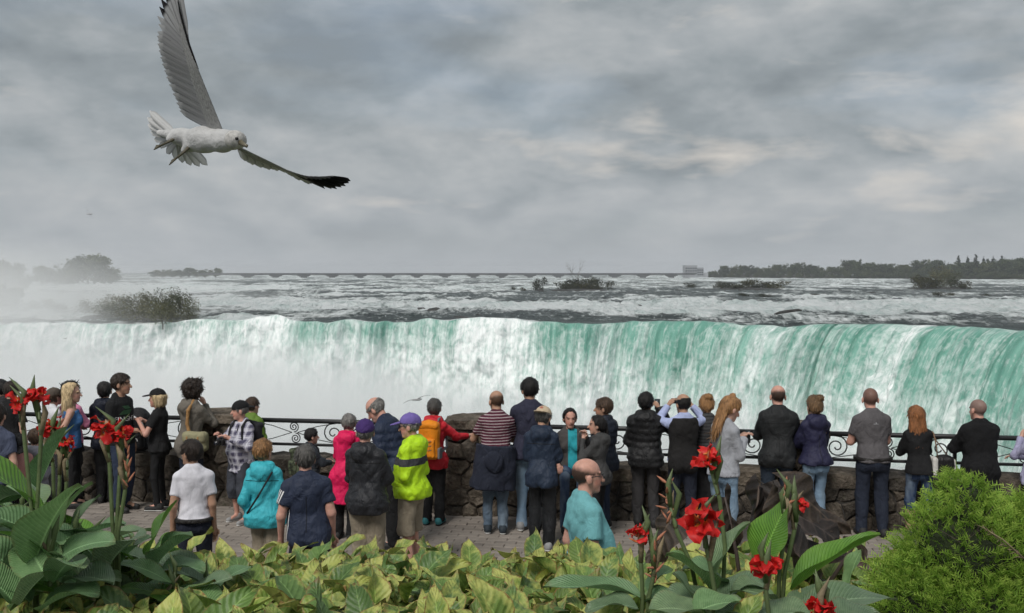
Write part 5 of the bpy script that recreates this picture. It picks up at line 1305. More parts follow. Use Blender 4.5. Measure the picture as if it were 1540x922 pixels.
decal(i15, i15['gar'], 'side_piping', [strip2d(.008, .32, 2, 10)], (-.17, -.07, 1.0), (-.75, -.66, 0), (0, 0, 1), M_white)
decal(i23, [c for c in i23['root'].children if c.name.startswith('cap')][0], 'cap_emblem', [strip2d(.05, .010, 5, 1, 0, 0, .012), strip2d(.034, .008, 4, 1, 0, .004, -.004), strip2d(.02, .006, 3, 1, 0, 0, .024)], i23['hd']((0, -.09, .075)), i23['HM'] @ np.array([0, -.9, .4]), (0, 0, 1), M_redp, .003)
decal(i34, i34['gar'], 'back_print', [strip2d(.06, .006, 4, 1, 0, 0, 0), strip2d(.012, .012, 2, 2, 0, 0, .012)], (0, -.1, 1.36), (0, -1, .2), (0, 0, 1), simple_mat('pale_print', (.3, .3, .31), .7))
# black vest over the pale blue shirt
Tv = Trunk(np.concatenate([[.66], TZ]), np.concatenate([[i29['prof'][0] + .03], i29['prof']]) + .046, np.concatenate([[i29['tb'][0] + .03], i29['tb']]) + .046, np.concatenate([[0], TY]), .80, 1.46, i29['fr'])
def wr29(x, y, z): return .012 * (vnoise(x * 7, y * 7, z * 8) + .5 * vnoise(x * 14, y * 14, z * 18))
i29['emit']('vest', *mesh_sdf([(Tv, .02), (Ell((-.07, -.075, .87), (.13, .125, .14)), .03), (Ell((.07, -.075, .87), (.13, .125, .14)), .03), (Cone(i29['sh'][-1] * np.array([.80, 1, 1.005]), i29['sh'][1] * np.array([.80, 1, 1.005]), .075, .075), .03)], i29['vox'], wr=wr29), fb('black_fleece', (.020, .019, .019), .95))
# jacket tied round the waist of the striped man
f21 = i21['fr']
def wrj(x, y, z): return .016 * (vnoise(x * 8, y * 8, z * 5) + .6 * vnoise(x * 16, y * 16, z * 9))
zz = np.array([.52, .60, .75, .90, 1.02, 1.12]); aa = np.array([.28, .28, .27, .265, .25, .24]); bb = np.array([.20, .20, .205, .21, .205, .195])
jk = i21['emit']('tied_jacket', *mesh_sdf([(Cut(Trunk(zz, aa, bb, np.zeros(6) - .02, .56, 1.10, Lean((0, 0, .92), R(3), R(5))), [((0, .10, 0), (0, 1, 0))]), .02), (Cone((-.2, -.02, 1.0), (0, .17, .98), .035, .03), .02), (Cone((.2, -.02, 1.0), (0, .17, .98), .035, .03), .02)], .016, wr=wrj), fb('navy_twill_jacket', (.022, .026, .042)))
i21['emit']('jacket_hood', *mesh_sdf([(Ell((-.02, -.235, .93), (.12, .045, .13)), .02)], .015, wr=wrj), MATS['navy_twill_jacket'], jk)
# leopard boots
for s in (-1, 1):
    A = i35['an'][s]; i35['emit']('boot', *mesh_sdf([(Cone(A + np.array([0, .0, .02]), A + np.array([0, .012, .30]), .058, .072), .02)], .013, cuts=[((0, 0, .06), (0, 0, -1)), ((0, 0, .385), (0, 0, 1))]), fb('leopard_print', (.36, .25, .15), pattern=leopard))
# seams, pockets and belts
def pockets(info, mat, z=.865, w_=.105, h_=.11, x=.078):
    for s in (-1, 1): decal(info, info['low'], 'back_pocket', [strip2d(w_, h_, 4, 4)], (s * x, -.1, z), (s * .12, -1, 0), (0, 0, 1), mat, .0035)
def yoke(info, mat, z=1.33, w_=.36): decal(info, info['gar'], 'seam', [strip2d(w_, .007, 14, 1)], (0, -.1, z), (0, -1, .1), (0, 0, 1), mat, .002)
def spine(info, mat, z0=.9, z1=1.32): decal(info, info['gar'], 'seam', [strip2d(.006, z1 - z0, 1, 14)], (0, -.1, (z0 + z1) / 2), (0, -1, 0), (0, 0, 1), mat, .002)
M_seam = simple_mat('dark_seam', (.008, .008, .009), .9); DPK = fb('denim_pocket', (.07, .10, .145)); LPK = fb('pale_denim_pocket', (.15, .225, .31)); NPK = fb('navy_pocket', (.016, .020, .034)); BPK = fb('blue_denim_pocket', (.026, .045, .09))
pockets(i21, DPK); pockets(i22, LPK); pockets(i31, LPK); pockets(i33, LPK); pockets(i34, NPK); pockets(i35, BPK); pockets(i18, fb('khaki_pocket', (.25, .21, .155)), .84, .12, .12)
for q in (i18, i23, i32, i13, i36): yoke(q, M_seam)
spine(i32, M_seam); spine(i33, M_seam, .95, 1.30); spine(i15, M_seam, .95, 1.3)
for q, z in ((i34, .945), (i12, .955)):
    zz = np.array([.86, .94, 1.04]); q['emit']('belt', *mesh_sdf([(Trunk(zz, np.array([.168, .17, .16]) * (1.16 if q is i34 else .98) + .030, np.array([.118, .12, .112]) * 1.05 + .034, np.array([-.012, -.012, 0]), z - .018, z + .018, Lean((0, 0, .92), 0)), .0)], .011, pad=.02), hb_mat)

# ------------------------------------------------------------------ bags, cameras and phones (things of their own)
class RBox:
    def __init__(s, c, h, r, M=None): s.c = np.array(c, float); s.h = np.array(h, float); s.r = r
    def box(s): return s.c - s.h - s.r, s.c + s.h + s.r
    def f(s, X, Y, Z):
        x, y, z = np.abs(X - s.c[0]) - s.h[0] + s.r, np.abs(Y - s.c[1]) - s.h[1] + s.r, np.abs(Z - s.c[2]) - s.h[2] + s.r
        return np.sqrt(np.maximum(x, 0) ** 2 + np.maximum(y, 0) ** 2 + np.maximum(z, 0) ** 2) + np.minimum(np.maximum(np.maximum(x, y), z), 0) - s.r
def worn(name, info, label, cat, base):
    """a thing carried by a person: its empty sits at its base, parts are given in that person's unit space"""
    sc = info['sc']; w_ = to_world(info, base); e = empty(name, w_, info['root'].rotation_euler.z); tag(e, label, cat); b = np.array(base, float)
    def em(n, V, F, mat, parent=e):
        return obj(n, new_mesh(n, (np.array(V) - b) * sc, F, True), mat, parent)
    return e, em
def wrb(x, y, z): return .008 * (vnoise(x * 9, y * 9, z * 9) + .5 * vnoise(x * 19, y * 19, z * 19))
def strap(em, name, pts, mat, r=.014, parent=None):
    mb = MB(); mb.tube(pts, r, 6); return em(name, mb.V, mb.F, mat, **({'parent': parent} if parent else {}))
def backpack(info, label, mat, mat2, h=.46, wd=.15, dp=.085, z0=.98, extras=True):
    fr = info['fr']; yb = -(info['tb'][5] + .045 + dp)
    e, em = worn('backpack', info, label, 'backpack', fr.fwd((0, yb, z0)))
    o = fr.fwd((0, yb, z0 + h / 2)) - np.array([0, yb, z0 + h / 2]); A = lambda p: np.array(p, float) + o
    em('bag_body', *mesh_sdf([(RBox(A((0, yb, z0 + h / 2)), (wd, dp, h / 2), .06), .02), (Ell(A((0, yb + .01, z0 + h - .02)), (wd * .95, dp * .95, .06)), .03)], .014, wr=wrb), mat)
    em('front_pocket', *mesh_sdf([(RBox(A((0, yb - dp - .012, z0 + h * .34)), (wd * .78, .035, h * .27), .03), .02)], .013, wr=wrb), mat)
    em('lid', *mesh_sdf([(RBox(A((0, yb - .015, z0 + h - .03)), (wd * 1.0, dp * 1.0, .045), .04), .02)], .013, wr=wrb), mat)
    for s in (-1, 1):
        em('side_pocket', *mesh_sdf([(RBox(A((s * (wd + .008), yb, z0 + .09)), (.018, dp * .8, .08), .015), .01)], .013), mat2)
        sh = info['sh'][s]; strap(em, 'shoulder_strap', [A((s * .07, yb + dp, z0 + h - .04)), A((s * .085, -.085, 1.485)), A((s * .09, .0, 1.505)), A((s * .10, .10, 1.42)), A((s * .125, .125, 1.25)), A((s * .16, .05, 1.08)), A((s * .12, yb + dp, z0 + .06))], mat2, .018)
    for k in range(3): strap(em, 'cord', [A((-wd * .5, yb - dp - .05, z0 + h * (.24 + .12 * k))), A((wd * .5, yb - dp - .05, z0 + h * (.30 + .12 * k)))], mat2, .004)
    return e, em, A
M_dkstrap = fb('dark_webbing', (.025, .025, .027))
b20, em20, A20 = backpack(i20, 'orange hiking backpack on the red jacket', fb('orange_ripstop', (.78, .25, .012), .55), fb('grey_webbing', (.16, .165, .18)), .50, .145, .085, .95)
b14, em14, A14 = backpack(i14, 'mottled green backpack on the child leaning over the wall', fb('mottled_green_canvas', (.09, .11, .065), pattern=camo), M_dkstrap, .50, .17, .10, .92)
b10, em10, A10 = backpack(i10, 'dark backpack on the back of the man in plaid', fb('dark_canvas', (.03, .03, .036)), M_dkstrap, .42, .14, .07, 1.0)
# khaki messenger bag on the taupe parka
e9, em9 = worn('shoulder_bag', i9, 'khaki canvas shoulder bag hanging on the taupe parka', 'bag', (.20, -.22, .84))
b9m = fb('khaki_canvas', (.20, .19, .11))
em9('bag_body', *mesh_sdf([(RBox((.20, -.20, .98), (.17, .075, .13), .06), .02)], .014, wr=wrb), b9m)
em9('flap', *mesh_sdf([(RBox((.20, -.225, 1.05), (.175, .075, .075), .055), .02)], .013, wr=wrb), fb('pale_khaki_canvas', (.30, .28, .17)))
for s in (-1, 1): em9('buckle_strap', *mesh_sdf([(RBox((.20 + s * .08, -.302, 1.0), (.014, .006, .07), .004), .0)], .008), fb('tan_leather', (.36, .20, .08), .6))
V, F = mesh_sdf([(Cone((.10, -.185, 1.06), (.065, -.19, 1.22), .024, .024), .01), (Cone((.065, -.19, 1.22), (.08, -.185, 1.40), .024, .024), .01), (Cone((.08, -.185, 1.40), (.10, -.08, 1.52), .024, .022), .01)], .012); em9('strap', V, F, MATS['tan_leather'])
# camera of the man in plaid
def camera_thing(info, label, c, ry=0.0, neck=True):
    e, em = worn('camera', info, label, 'camera', np.array(c) - np.array([0, 0, .04]))
    em('camera_body', *mesh_sdf([(RBox(c, (.068, .032, .045), .012), .005), (RBox(np.array(c) + np.array([0, 0, .045]), (.026, .026, .02), .01), .01)], .009), M_blackpl)
    mb = MB(); mb.tube([np.array(c) + np.array([0, .03, 0]), np.array(c) + np.array([0, .10, -.01])], [.034, .037], 12); em('lens', mb.V, mb.F, M_blackpl)
    mb = MB(); mb.tube([np.array(c) + np.array([0, .099, -.01]), np.array(c) + np.array([0, .103, -.01])], [.030, .030], 12); em('front_glass', mb.V, mb.F, M_lens)
    if neck:
        for s in (-1, 1): strap(em, 'neck_strap', [np.array(c) + np.array([s * .066, 0, .03]), (s * .075, .155, 1.25), (s * .08, .10, 1.42), (s * .07, -.02, 1.52)], M_dkstrap, .009)
    return e
w10 = (i10['wr'][-1] + i10['wr'][1]) / 2
camera_thing(i10, 'black camera held by the man in plaid', w10 + np.array([0, .07, -.06]))
w8 = (i8['wr'][-1] + i8['wr'][1]) / 2
camera_thing(i8, 'black camera held by the blonde woman in the black cap', w8 + np.array([0, .08, .0]), neck=False)
w11 = (i11['wr'][-1] + i11['wr'][1]) / 2
camera_thing(i11, 'small black camera held by the person in lime green', w11 + np.array([0, .06, .02]), neck=False)
def phone(info, label, c, land=False, tilt=0.0):
    e, em = worn('phone', info, label, 'phone', np.array(c) - np.array([0, 0, .04]))
    h = (.076, .005, .038) if land else (.038, .005, .076)
    em('phone_case', *mesh_sdf([(RBox(c, h, .004), 0)], .007), M_blackpl)
    V, F = MB().box(np.array(c) - np.array([0, .0065, 0]), (h[0] * .92, .001, h[2] * .92)).V, MB().box((0, 0, 0), (1, 1, 1)).F; em('screen', V, F, M_screen)
w29 = (i29['wr'][-1] + i29['wr'][1]) / 2
phone(i29, 'black phone held up sideways by the man in the vest', w29 + np.array([-.03, .09, .06]), True)
phone(i28, 'black phone held up by the man in the puffer jacket', i28['wr'][1] + np.array([-.02, .10, .05]))
w31 = (i31['wr'][-1] + i31['wr'][1]) / 2
phone(i31, 'phone held by the young woman in pale grey', w31 + np.array([.02, .10, .02]))
# crossbody strap on the turquoise jacket
V, F = mesh_sdf([(Cone((-.14, -.175, .98), (.0, -.195, 1.18), .012, .012), .01), (Cone((.0, -.195, 1.18), (.13, -.12, 1.43), .011, .011), .01)], .008)
i13['emit']('cross_strap', V, F, M_dkstrap)
# handbag of the red-haired woman
e35, em35 = worn('handbag', i35, 'black and white leather handbag on the red-haired woman', 'handbag', (.24, -.02, .86))
hb = fb('black_leather', (.016, .015, .015), .35); hw = fb('white_leather', (.66, .64, .60), .45)
em35('bag_body', *mesh_sdf([(RBox((.30, -.04, 1.00), (.125, .075, .12), .05), .02), (Ell((.30, -.04, 1.10), (.10, .05, .05)), .03)], .013, wr=wrb), hb)
em35('side_panel', *mesh_sdf([(RBox((.165, -.055, .99), (.038, .08, .125), .03), .02)], .012, wr=wrb), hw)
em35('side_panel', *mesh_sdf([(RBox((.425, -.035, 1.0), (.016, .06, .085), .015), .02)], .012), hw)
mb = MB(); mb.tube([(.20, -.09, 1.08), (.175, -.12, 1.25), (.15, -.08, 1.43), (.16, .02, 1.44), (.24, .10, 1.30), (.36, .02, 1.12)], .009, 6); em35('handle', mb.V, mb.F, fb('brown_leather', (.20, .13, .08), .5))
# black sports bag with a white nine on the wall beside the man in black
p = at(206, 676, wallY(at(206, 676, 12.9).x) + .05)
sb = empty('sports_bag', (p.x, wallY(p.x) + .08, WALL_H + .02), WALL_A + .1); tag(sb, 'black sports bag with a white number nine on top of the wall', 'bag')
V, F = mesh_sdf([(RBox((0, 0, .27), (.15, .11, .26), .07), .02), (Ell((0, 0, .50), (.13, .10, .10)), .04)], .016, wr=wrb); obj('bag_body', new_mesh('bag_body', V, F), fb('black_bag_nylon', (.018, .018, .02), .5), sb)
V, F = mesh_sdf([(RBox((.02, -.115, .16), (.11, .035, .10), .03), .02)], .013, wr=wrb); pk = obj('front_pocket', new_mesh('front_pocket', V, F), MATS['black_bag_nylon'], sb)
mb = MB(); v2, f2 = text2d('9', .13); mb.add([(a + .03, -.153, b + .15) for a, b in v2], f2); mb.build('lettering', M_white, sb, False)
MB().tube([(-.13, -.10, .52), (-.02, -.135, .50), (.09, -.125, .44), (.13, -.11, .32)], .012, 6).build('piping', M_white, sb)
MB().tube([(-.12, -.118, .30), (.12, -.118, .30)], .008, 6).build('zip', M_redp, sb)
# ------------------------------------------------------------------ gulls
def feather_mat(name, base, tip, start, soft=.06):
    m, t, out = mat_new(name); uv = nd(t, 'ShaderNodeUVMap').outputs[0]; u, v, _ = nd(t, 'ShaderNodeSeparateXYZ', {0: uv}).outputs
    o = ocoord(t)
    lines = nd(t, 'ShaderNodeMath', {0: mth(t, 'MULTIPLY', u, 18.0)}, operation='SINE').outputs[0]
    barb = noise(t, mapv(t, uv, (3, 40, 1)), 3, 3)
    c = ramp(t, barb, [(.3, tuple(x * .86 for x in base)), (.7, base)])
    c = mixc(t, ramp(t, u, [(.0, .85), (.30, .0), (.72, 0.0), (1.0, .6)]), c, tuple(x * .33 for x in base))
    c = mixc(t, ramp(t, v, [(start, 0.0), (min(1, start + soft), 1.0)]), c, tip)
    shaft = ramp(t, mth(t, 'ABSOLUTE', mth(t, 'SUBTRACT', u, .5)), [(.02, .35), (.06, 0.0)])
    c = mixc(t, shaft, c, tuple(x * .6 for x in base))
    d = nd(t, 'ShaderNodeBsdfPrincipled', {'Base Color': c, 'Roughness': .7, 'Specular IOR Level': .2})
    tr = nd(t, 'ShaderNodeBsdfTranslucent', {'Color': c})
    t.links.new(nd(t, 'ShaderNodeMixShader', {0: .3, 1: d.outputs[0], 2: tr.outputs[0]}).outputs[0], out.inputs['Surface']); return m
M_fw = feather_mat('white_feather', (.66, .66, .65), (.7, .7, .7), .95)
M_fp = feather_mat('primary_feather', (.50, .50, .50), (.014, .013, .014), .80)
M_fb = feather_mat('black_primary_feather', (.36, .36, .37), (.012, .012, .013), .30)
M_fg = feather_mat('grey_feather', (.43, .43, .435), (.50, .50, .50), .8)
M_down = simple_mat('white_plumage', (.47, .47, .465), .9, .12, 22, 90, .5, .01)
def covert_mat():
    m, t, out = mat_new('wing_covert'); uv = nd(t, 'ShaderNodeUVMap').outputs[0]; u, v, _ = nd(t, 'ShaderNodeSeparateXYZ', {0: uv}).outputs
    sc = noise(t, mapv(t, uv, (14, 5, 1)), 2.2, 4, .6)
    c = ramp(t, sc, [(.3, (.24, .24, .235)), (.7, (.44, .44, .43))])
    pbsdf(t, out, c, .85, sc, .5, .01, .2); return m
M_cov = covert_mat()
M_bill = simple_mat('gull_bill', (.13, .115, .075), .4, .2); M_leg = simple_mat('gull_leg', (.085, .075, .05), .6, .2); M_eye = simple_mat('gull_eye', (.01, .01, .01), .15, .1)
M_headp = simple_mat('streaked_head', (.45, .44, .42), .9, .38, 55, 110, .5, .01)

def feather(parent, base, tip, w, nrm, mat, bend=.0, name='feather'):
    base, tip, nrm = Vector(base), Vector(tip), Vector(nrm).normalized(); ax = tip - base; L = ax.length; ax.normalize(); sd = ax.cross(nrm).normalized(); n = 7
    V, UV = [], []
    for i in range(n + 1):
        v = i / n; ww = w * min(1, .45 + v * 2.2) * (1 - max(0, (v - .72) / .28) ** 2.2) ** .5 if v < 1 else w * .08
        c = base + ax * L * v + nrm * bend * L * v * v + sd * (w * .35 * v * v)
        for k in (-1, 0, 1): V.append(c + sd * k * ww - nrm * abs(k) * ww * .16); UV.append((.5 + .5 * k, v))
    F = grid_faces(n + 1, 3); me = new_mesh(name, [tuple(v) for v in V], F, True, uv=UV); return obj(name, me, mat, parent)
def poly(pts, t):
    s = min(max(t, 0), 1) * (len(pts) - 1); i = min(int(s), len(pts) - 2)
    return Vector(pts[i]).lerp(Vector(pts[i + 1]), s - i)
DG = 4.6
g0 = at(300, 210, DG)
gull = empty('gull', g0); tag(gull, 'large white gull with black wing tips flying close overhead', 'bird')
def gp(px, py, dy=0.0): return at(px, py, DG + dy) - g0
P = [(Cone(gp(268, 206, .10), gp(306, 210, .02), .030, .057), .03), (Cone(gp(306, 210, .02), gp(334, 212, -.05), .057, .049), .03), (Cone(gp(334, 212, -.05), gp(352, 211, -.09), .048, .043), .02), (Cone(gp(240, 200, .16), gp(275, 206, .08), .016, .034), .03),
     (Cone(gp(268, 204, .05), gp(254, 209, .06), .026, .014), .03), (Cone(gp(288, 218, .03), gp(276, 226, .04), .026, .013), .03)]
V, F = mesh_sdf(P, .008, wr=lambda x, y, z: .003 * vnoise(x * 60, y * 60, z * 60)); obj('body', new_mesh('body', V, F), M_down, gull)
V, F = mesh_sdf([(Ell(gp(354, 210.5, -.10), (.050, .046, .044)), .0)], .007, wr=lambda x, y, z: .002 * vnoise(x * 80, y * 80, z * 80)); hdo = obj('head', new_mesh('head', V, F), M_headp, gull)
MB().tube([gp(362, 214, -.13), gp(367, 217.5, -.15), gp(371, 219.5, -.165), gp(371, 222, -.168)], [.013, .010, .008, .003], 8).build('bill', M_bill, hdo)
V, F = mesh_sdf([(Ell(gp(356, 208.5, -.143), (.008, .007, .0075)), 0)], .003); obj('eye', new_mesh('eye', V, F), M_eye, hdo)
for a, b, c, t_ in (((264, 208, .04), (250, 215, .04), (240, 220, .05), (233, 222, .05)), ((284, 222, .0), (273, 232, .0), (264, 239, .0), (256, 245, .0))):
    lg = MB().tube([gp(*a), gp(*b), gp(*c)], [.009, .0055, .005], 7).build('leg', M_leg, gull)
    q0, q1 = gp(*c), gp(*t_); mb = MB()
    for s in (-1, 0, 1): mb.tube([q0, q0.lerp(q1, .6) + Vector((0, s * .012, s * .008)), q1 + Vector((0, s * .016, s * .012))], [.006, .0045, .002], 5)
    mb.add([q0, q1 + Vector((0, .016, .012)), q1, q1 - Vector((0, .016, .012))], [(0, 1, 2), (0, 2, 3)]); mb.build('foot', M_leg, lg)
# tail fan
tb_ = gp(268, 205, .12)
for k, (px, py) in enumerate(((226, 170), (223, 180), (224, 190), (228, 200), (233, 211), (240, 221), (252, 231), (264, 238), (276, 243), (288, 246), (300, 247), (311, 245))):
    tip = gp(px, py, .18 + .012 * k); feather(gull, tb_.lerp(tip, .12), tip + (tip - tb_) * .06, .019, (.15, -.95, .15), M_fw, 0.0, 'tail_feather')
def wing(lead, trail, n_sec, prim, nrm, tipmat, secmat, covf, label, pw=.019):
    """lead/trail polylines; n_sec trailing feathers; prim: list of (base t on lead, tip point)"""
    n, m = 22, 6; V, UV = [], []
    for i in range(n + 1):
        t = i / n; a = poly(lead, t * .78); b = poly(trail, t * .78); ch = covf * (1 - .55 * t)
        N = Vector(nrm)
        for k in range(m + 1):
            v = k / m; p = a.lerp(b, v * ch) + N * (.014 * (1 - t * .7) * math.sin(math.pi * min(1, v * 1.1 + .08)))
            V.append(p); UV.append((t, v))
        for k in range(m, -1, -1):
            v = k / m; p = a.lerp(b, v * ch) - N * (.012 * (1 - t * .7) * math.sin(math.pi * min(1, v * 1.1 + .08)) + .002)
            V.append(p); UV.append((t, v))
    F = grid_faces(n + 1, 2 * m + 2, True); w_ = obj('wing', new_mesh('wing', [tuple(v) for v in V], F, True, uv=UV), M_cov, gull); tag(w_, label)
    for k in range(n_sec):
        t = .01 + .60 * k / (n_sec - 1); a = poly(lead, t); b = poly(trail, t + .13); al = poly(lead, t + .05) - a; nv = al.cross(poly(trail, t) - a).normalized()
        if nv.y > 0: nv = -nv
        feather(w_, a.lerp(poly(trail, t), .25) - nv * .002, b - nv * .004 * (k % 2), .021, nv, secmat, 0)
    for k, (bt, tip) in enumerate(prim):
        a = poly(lead, bt); al = poly(lead, bt + .05) - a; nv = al.cross(poly(trail, bt) - a).normalized()
        if nv.y > 0: nv = -nv
        feather(w_, a + (Vector(tip) - a) * .06, Vector(tip) - nv * .003 * (k % 2), pw, nv, (M_fg if k < 3 else M_fp) if tipmat is M_fp else tipmat, 0)
    if tipmat is M_fp: MB().tube([poly(lead, q) for q in (.45, .55, .65, .75, .85, .95)], [.002, .004, .005, .005, .005, .003], 6).build('leading_edge', M_eye, w_)
    return w_
leadA = [gp(336, 197, -.05), gp(321, 160, -.10), gp(304, 118, -.16), gp(296, 98, -.19), gp(284, 66, -.22), gp(271, 20, -.27), gp(266, -12, -.3)]
trailA = [gp(282, 192, .06), gp(268, 164, .0), gp(252, 124, -.06), (gp(243, 96, -.10)), gp(236, 66, -.15), gp(235, 30, -.2), gp(240, 10, -.22)]
primA = [(.52, gp(239, 52, -.16)), (.55, gp(237, 38, -.18)), (.58, gp(236, 26, -.19)), (.60, gp(238, 12, -.2)), (.62, gp(241, 0, -.22)), (.64, gp(246, -10, -.24)), (.66, gp(252, -17, -.26)), (.68, gp(259, -20, -.28)), (.70, gp(266, -18, -.3))]
wing(leadA, trailA, 22, primA, (.25, -.95, .1), M_fp, M_fg, .40, 'raised wing with fanned grey flight feathers')
leadB = [gp(362, 222, -.02), gp(385, 233, .06), gp(410, 245, .14), gp(432, 256, .20), gp(455, 264, .26), gp(490, 268, .33), gp(527, 270, .40)]
trailB = [gp(352, 226, .08), gp(374, 246, .16), (gp(402, 255, .24)), gp(428, 259, .29), gp(452, 272, .33), gp(485, 284, .38), gp(512, 284, .42)]
primB = [(.50, gp(470, 277, .36)), (.54, gp(480, 281, .37)), (.58, gp(490, 284, .38)), (.62, gp(500, 285, .40)), (.66, gp(508, 284, .41)), (.70, gp(515, 282, .42)), (.73, gp(521, 279, .42)), (.77, gp(526, 275, .42)), (.80, gp(528, 271, .42))]
wing(leadB, trailB, 17, primB, (-.2, -.72, .66), M_fb, M_fw, .5, 'lowered wing with black tip')
# small gulls far out over the gorge
def small_gull(px, py, span_px, d, roll, label):
    c = at(px, py, d); s = span_px * d / FPX / 2; e = empty('gull', c, R(20)); tag(e, label, 'bird', 'small far gulls')
    V, F = mesh_sdf([(Cone((-s * .28, 0, 0), (s * .18, 0, 0), s * .05, s * .09), .03 * s), (Ell((s * .28, 0, s * .02), (s * .075, s * .06, s * .06)), .03 * s), (Cone((-s * .45, 0, 0), (-s * .25, 0, 0), s * .02, s * .05), .03 * s)], s * .025, pad=s * .1)
    b = obj('body', new_mesh('body', V, F), M_down, e)
    for sg in (-1, 1):
        mb = MB(); V = []; n = 8
        for i in range(n + 1):
            t = i / n; x = s * t * math.cos(roll) * sg; z = s * t * math.sin(roll) * sg + s * .10 * math.sin(t * 3.0); ch = s * .13 * (1 - t ** 3 * .85)
            V += [(x - ch * .2, -ch * .7, z), (x - ch * .2, 0, z + s * .012), (x - ch * .3, ch, z - s * .01)]
        F = [tuple(f) for f in grid_faces(n + 1, 3)]
        mb.add(V[:3 * (n - 1)], [f for f in F if max(f) < 3 * (n - 1)]); w_ = mb.build('wing', M_fg, e)
        mb = MB(); mb.add(V[3 * (n - 2):], [tuple(i - 3 * (n - 2) for i in f) for f in F if min(f) >= 3 * (n - 2)]); mb.build('wing_tip', M_eye, w_)
    return e
small_gull(627, 601, 44, 45, R(14), 'small gull with dark wing tips gliding just beyond the railing')
small_gull(98, 509, 13, 120, R(18), 'tiny gull before the left curtain of the falls')
small_gull(135, 322, 22, 110, R(-60), 'tiny dark gull high over the misty island')
# ------------------------------------------------------------------ planting
def leaf_mat(name, base, light, edge, edge_amt, veins=26, rough=.45, rnd=.25, trans=.22, patch=None, vcol=None, bst=.45):
    m, t, out = mat_new(name); uv = nd(t, 'ShaderNodeUVMap').outputs[0]; u, v, _ = nd(t, 'ShaderNodeSeparateXYZ', {0: uv}).outputs
    o = ocoord(t); r = nd(t, 'ShaderNodeObjectInfo').outputs['Random']
    off = nd(t, 'ShaderNodeCombineXYZ', {0: mth(t, 'MULTIPLY', r, 37.0), 1: mth(t, 'MULTIPLY', r, 11.0)}).outputs[0]
    pv = nd(t, 'ShaderNodeVectorMath', {0: o, 1: off}, operation='ADD').outputs[0]
    au = mth(t, 'ABSOLUTE', u)
    vein = nd(t, 'ShaderNodeMath', {0: mth(t, 'MULTIPLY', mth(t, 'SUBTRACT', v, mth(t, 'MULTIPLY', au, .22)), veins * 6.283)}, operation='SINE').outputs[0]
    c = ramp(t, noise(t, pv, 7, 5, .6), [(.3, base), (.7, light)])
    c = mixc(t, ramp(t, vein, [(.55, 0.0), (1.0, .28)]), c, vcol or tuple(min(1, x * 1.5) for x in light))
    mid = ramp(t, au, [(.02, .75), (.07, 0.0)]); c = mixc(t, mid, c, vcol or tuple(min(1, x * 1.7 + .03) for x in light))
    c = mixc(t, 1.0, c, ramp(t, r, [(0, (1 - rnd, 1 - rnd, 1 - rnd)), (.5, (1, 1, 1)), (1, (1 + rnd, 1 + rnd * .8, 1))]), 'MULTIPLY')
    if patch is not None:
        pn = noise(t, pv, 5, 4, .6); r2 = mth(t, 'FRACT', mth(t, 'MULTIPLY', r, 5.7))
        c = mixc(t, ramp(t, mth(t, 'ADD', mth(t, 'ADD', mth(t, 'MULTIPLY', pn, .9), mth(t, 'MULTIPLY', mth(t, 'MAXIMUM', au, v), .32)), mth(t, 'MULTIPLY', r2, .34)), [(.78, 0.0), (1.02, 1.0)]), c, patch)
    en = mth(t, 'ADD', mth(t, 'MAXIMUM', au, mth(t, 'MULTIPLY', v, .98)), mth(t, 'MULTIPLY', mth(t, 'SUBTRACT', noise(t, pv, 16, 5, .65), .5), .55))
    c = mixc(t, mth(t, 'MULTIPLY', ramp(t, en, [(.88, 0.0), (1.02, 1.0)]), edge_amt), c, edge)
    bmp = mth(t, 'ADD', mth(t, 'MULTIPLY', vein, .35), mth(t, 'MULTIPLY', noise(t, pv, 40, 3), .4))
    n_ = nd(t, 'ShaderNodeBump', {'Height': bmp, 'Strength': bst, 'Distance': .008}).outputs[0]
    d = nd(t, 'ShaderNodeBsdfPrincipled', {'Base Color': c, 'Roughness': rough, 'Specular IOR Level': .4, 'Normal': n_})
    tr = nd(t, 'ShaderNodeBsdfTranslucent', {'Color': c, 'Normal': n_})
    t.links.new(nd(t, 'ShaderNodeMixShader', {0: trans, 1: d.outputs[0], 2: tr.outputs[0]}).outputs[0], out.inputs['Surface']); return m
M_hosta = leaf_mat('yellowing_leaf', (.105, .180, .038), (.195, .290, .065), (.26, .14, .05), .95, 9, .5, .35, patch=(.50, .52, .15))
M_hosta2 = leaf_mat('greyish_green_leaf', (.085, .165, .045), (.145, .245, .075), (.25, .15, .06), .75, 9, .45, .25, patch=(.44, .48, .13))
M_canna = leaf_mat('canna_leaf', (.115, .225, .095), (.195, .330, .160), (.20, .15, .06), .35, 24, .42, .25)
M_cannal = leaf_mat('bright_canna_leaf', (.080, .205, .028), (.135, .290, .042), (.2, .2, .05), .2, 24, .4, .15, .3)
M_cannag = leaf_mat('bluish_canna_leaf', (.115, .190, .105), (.195, .285, .165), (.2, .16, .08), .3, 24, .35, .2)
M_dark = leaf_mat('black_ear_leaf', (.014, .011, .010), (.040, .030, .026), (.09, .06, .045), .6, 6, .6, .3, .1, vcol=(.10, .075, .065), bst=1.0)
M_mauve = leaf_mat('mauve_leaf_back', (.19, .13, .125), (.27, .19, .18), (.05, .03, .03), .7, 7, .6, .1, .15)
M_stem = simple_mat('green_stem', (.10, .135, .055), .5, .25, 14, 60, .3, .01)
M_dry = simple_mat('dry_sheath', (.21, .165, .10), .8, .3, 20, 80, .4, .01)

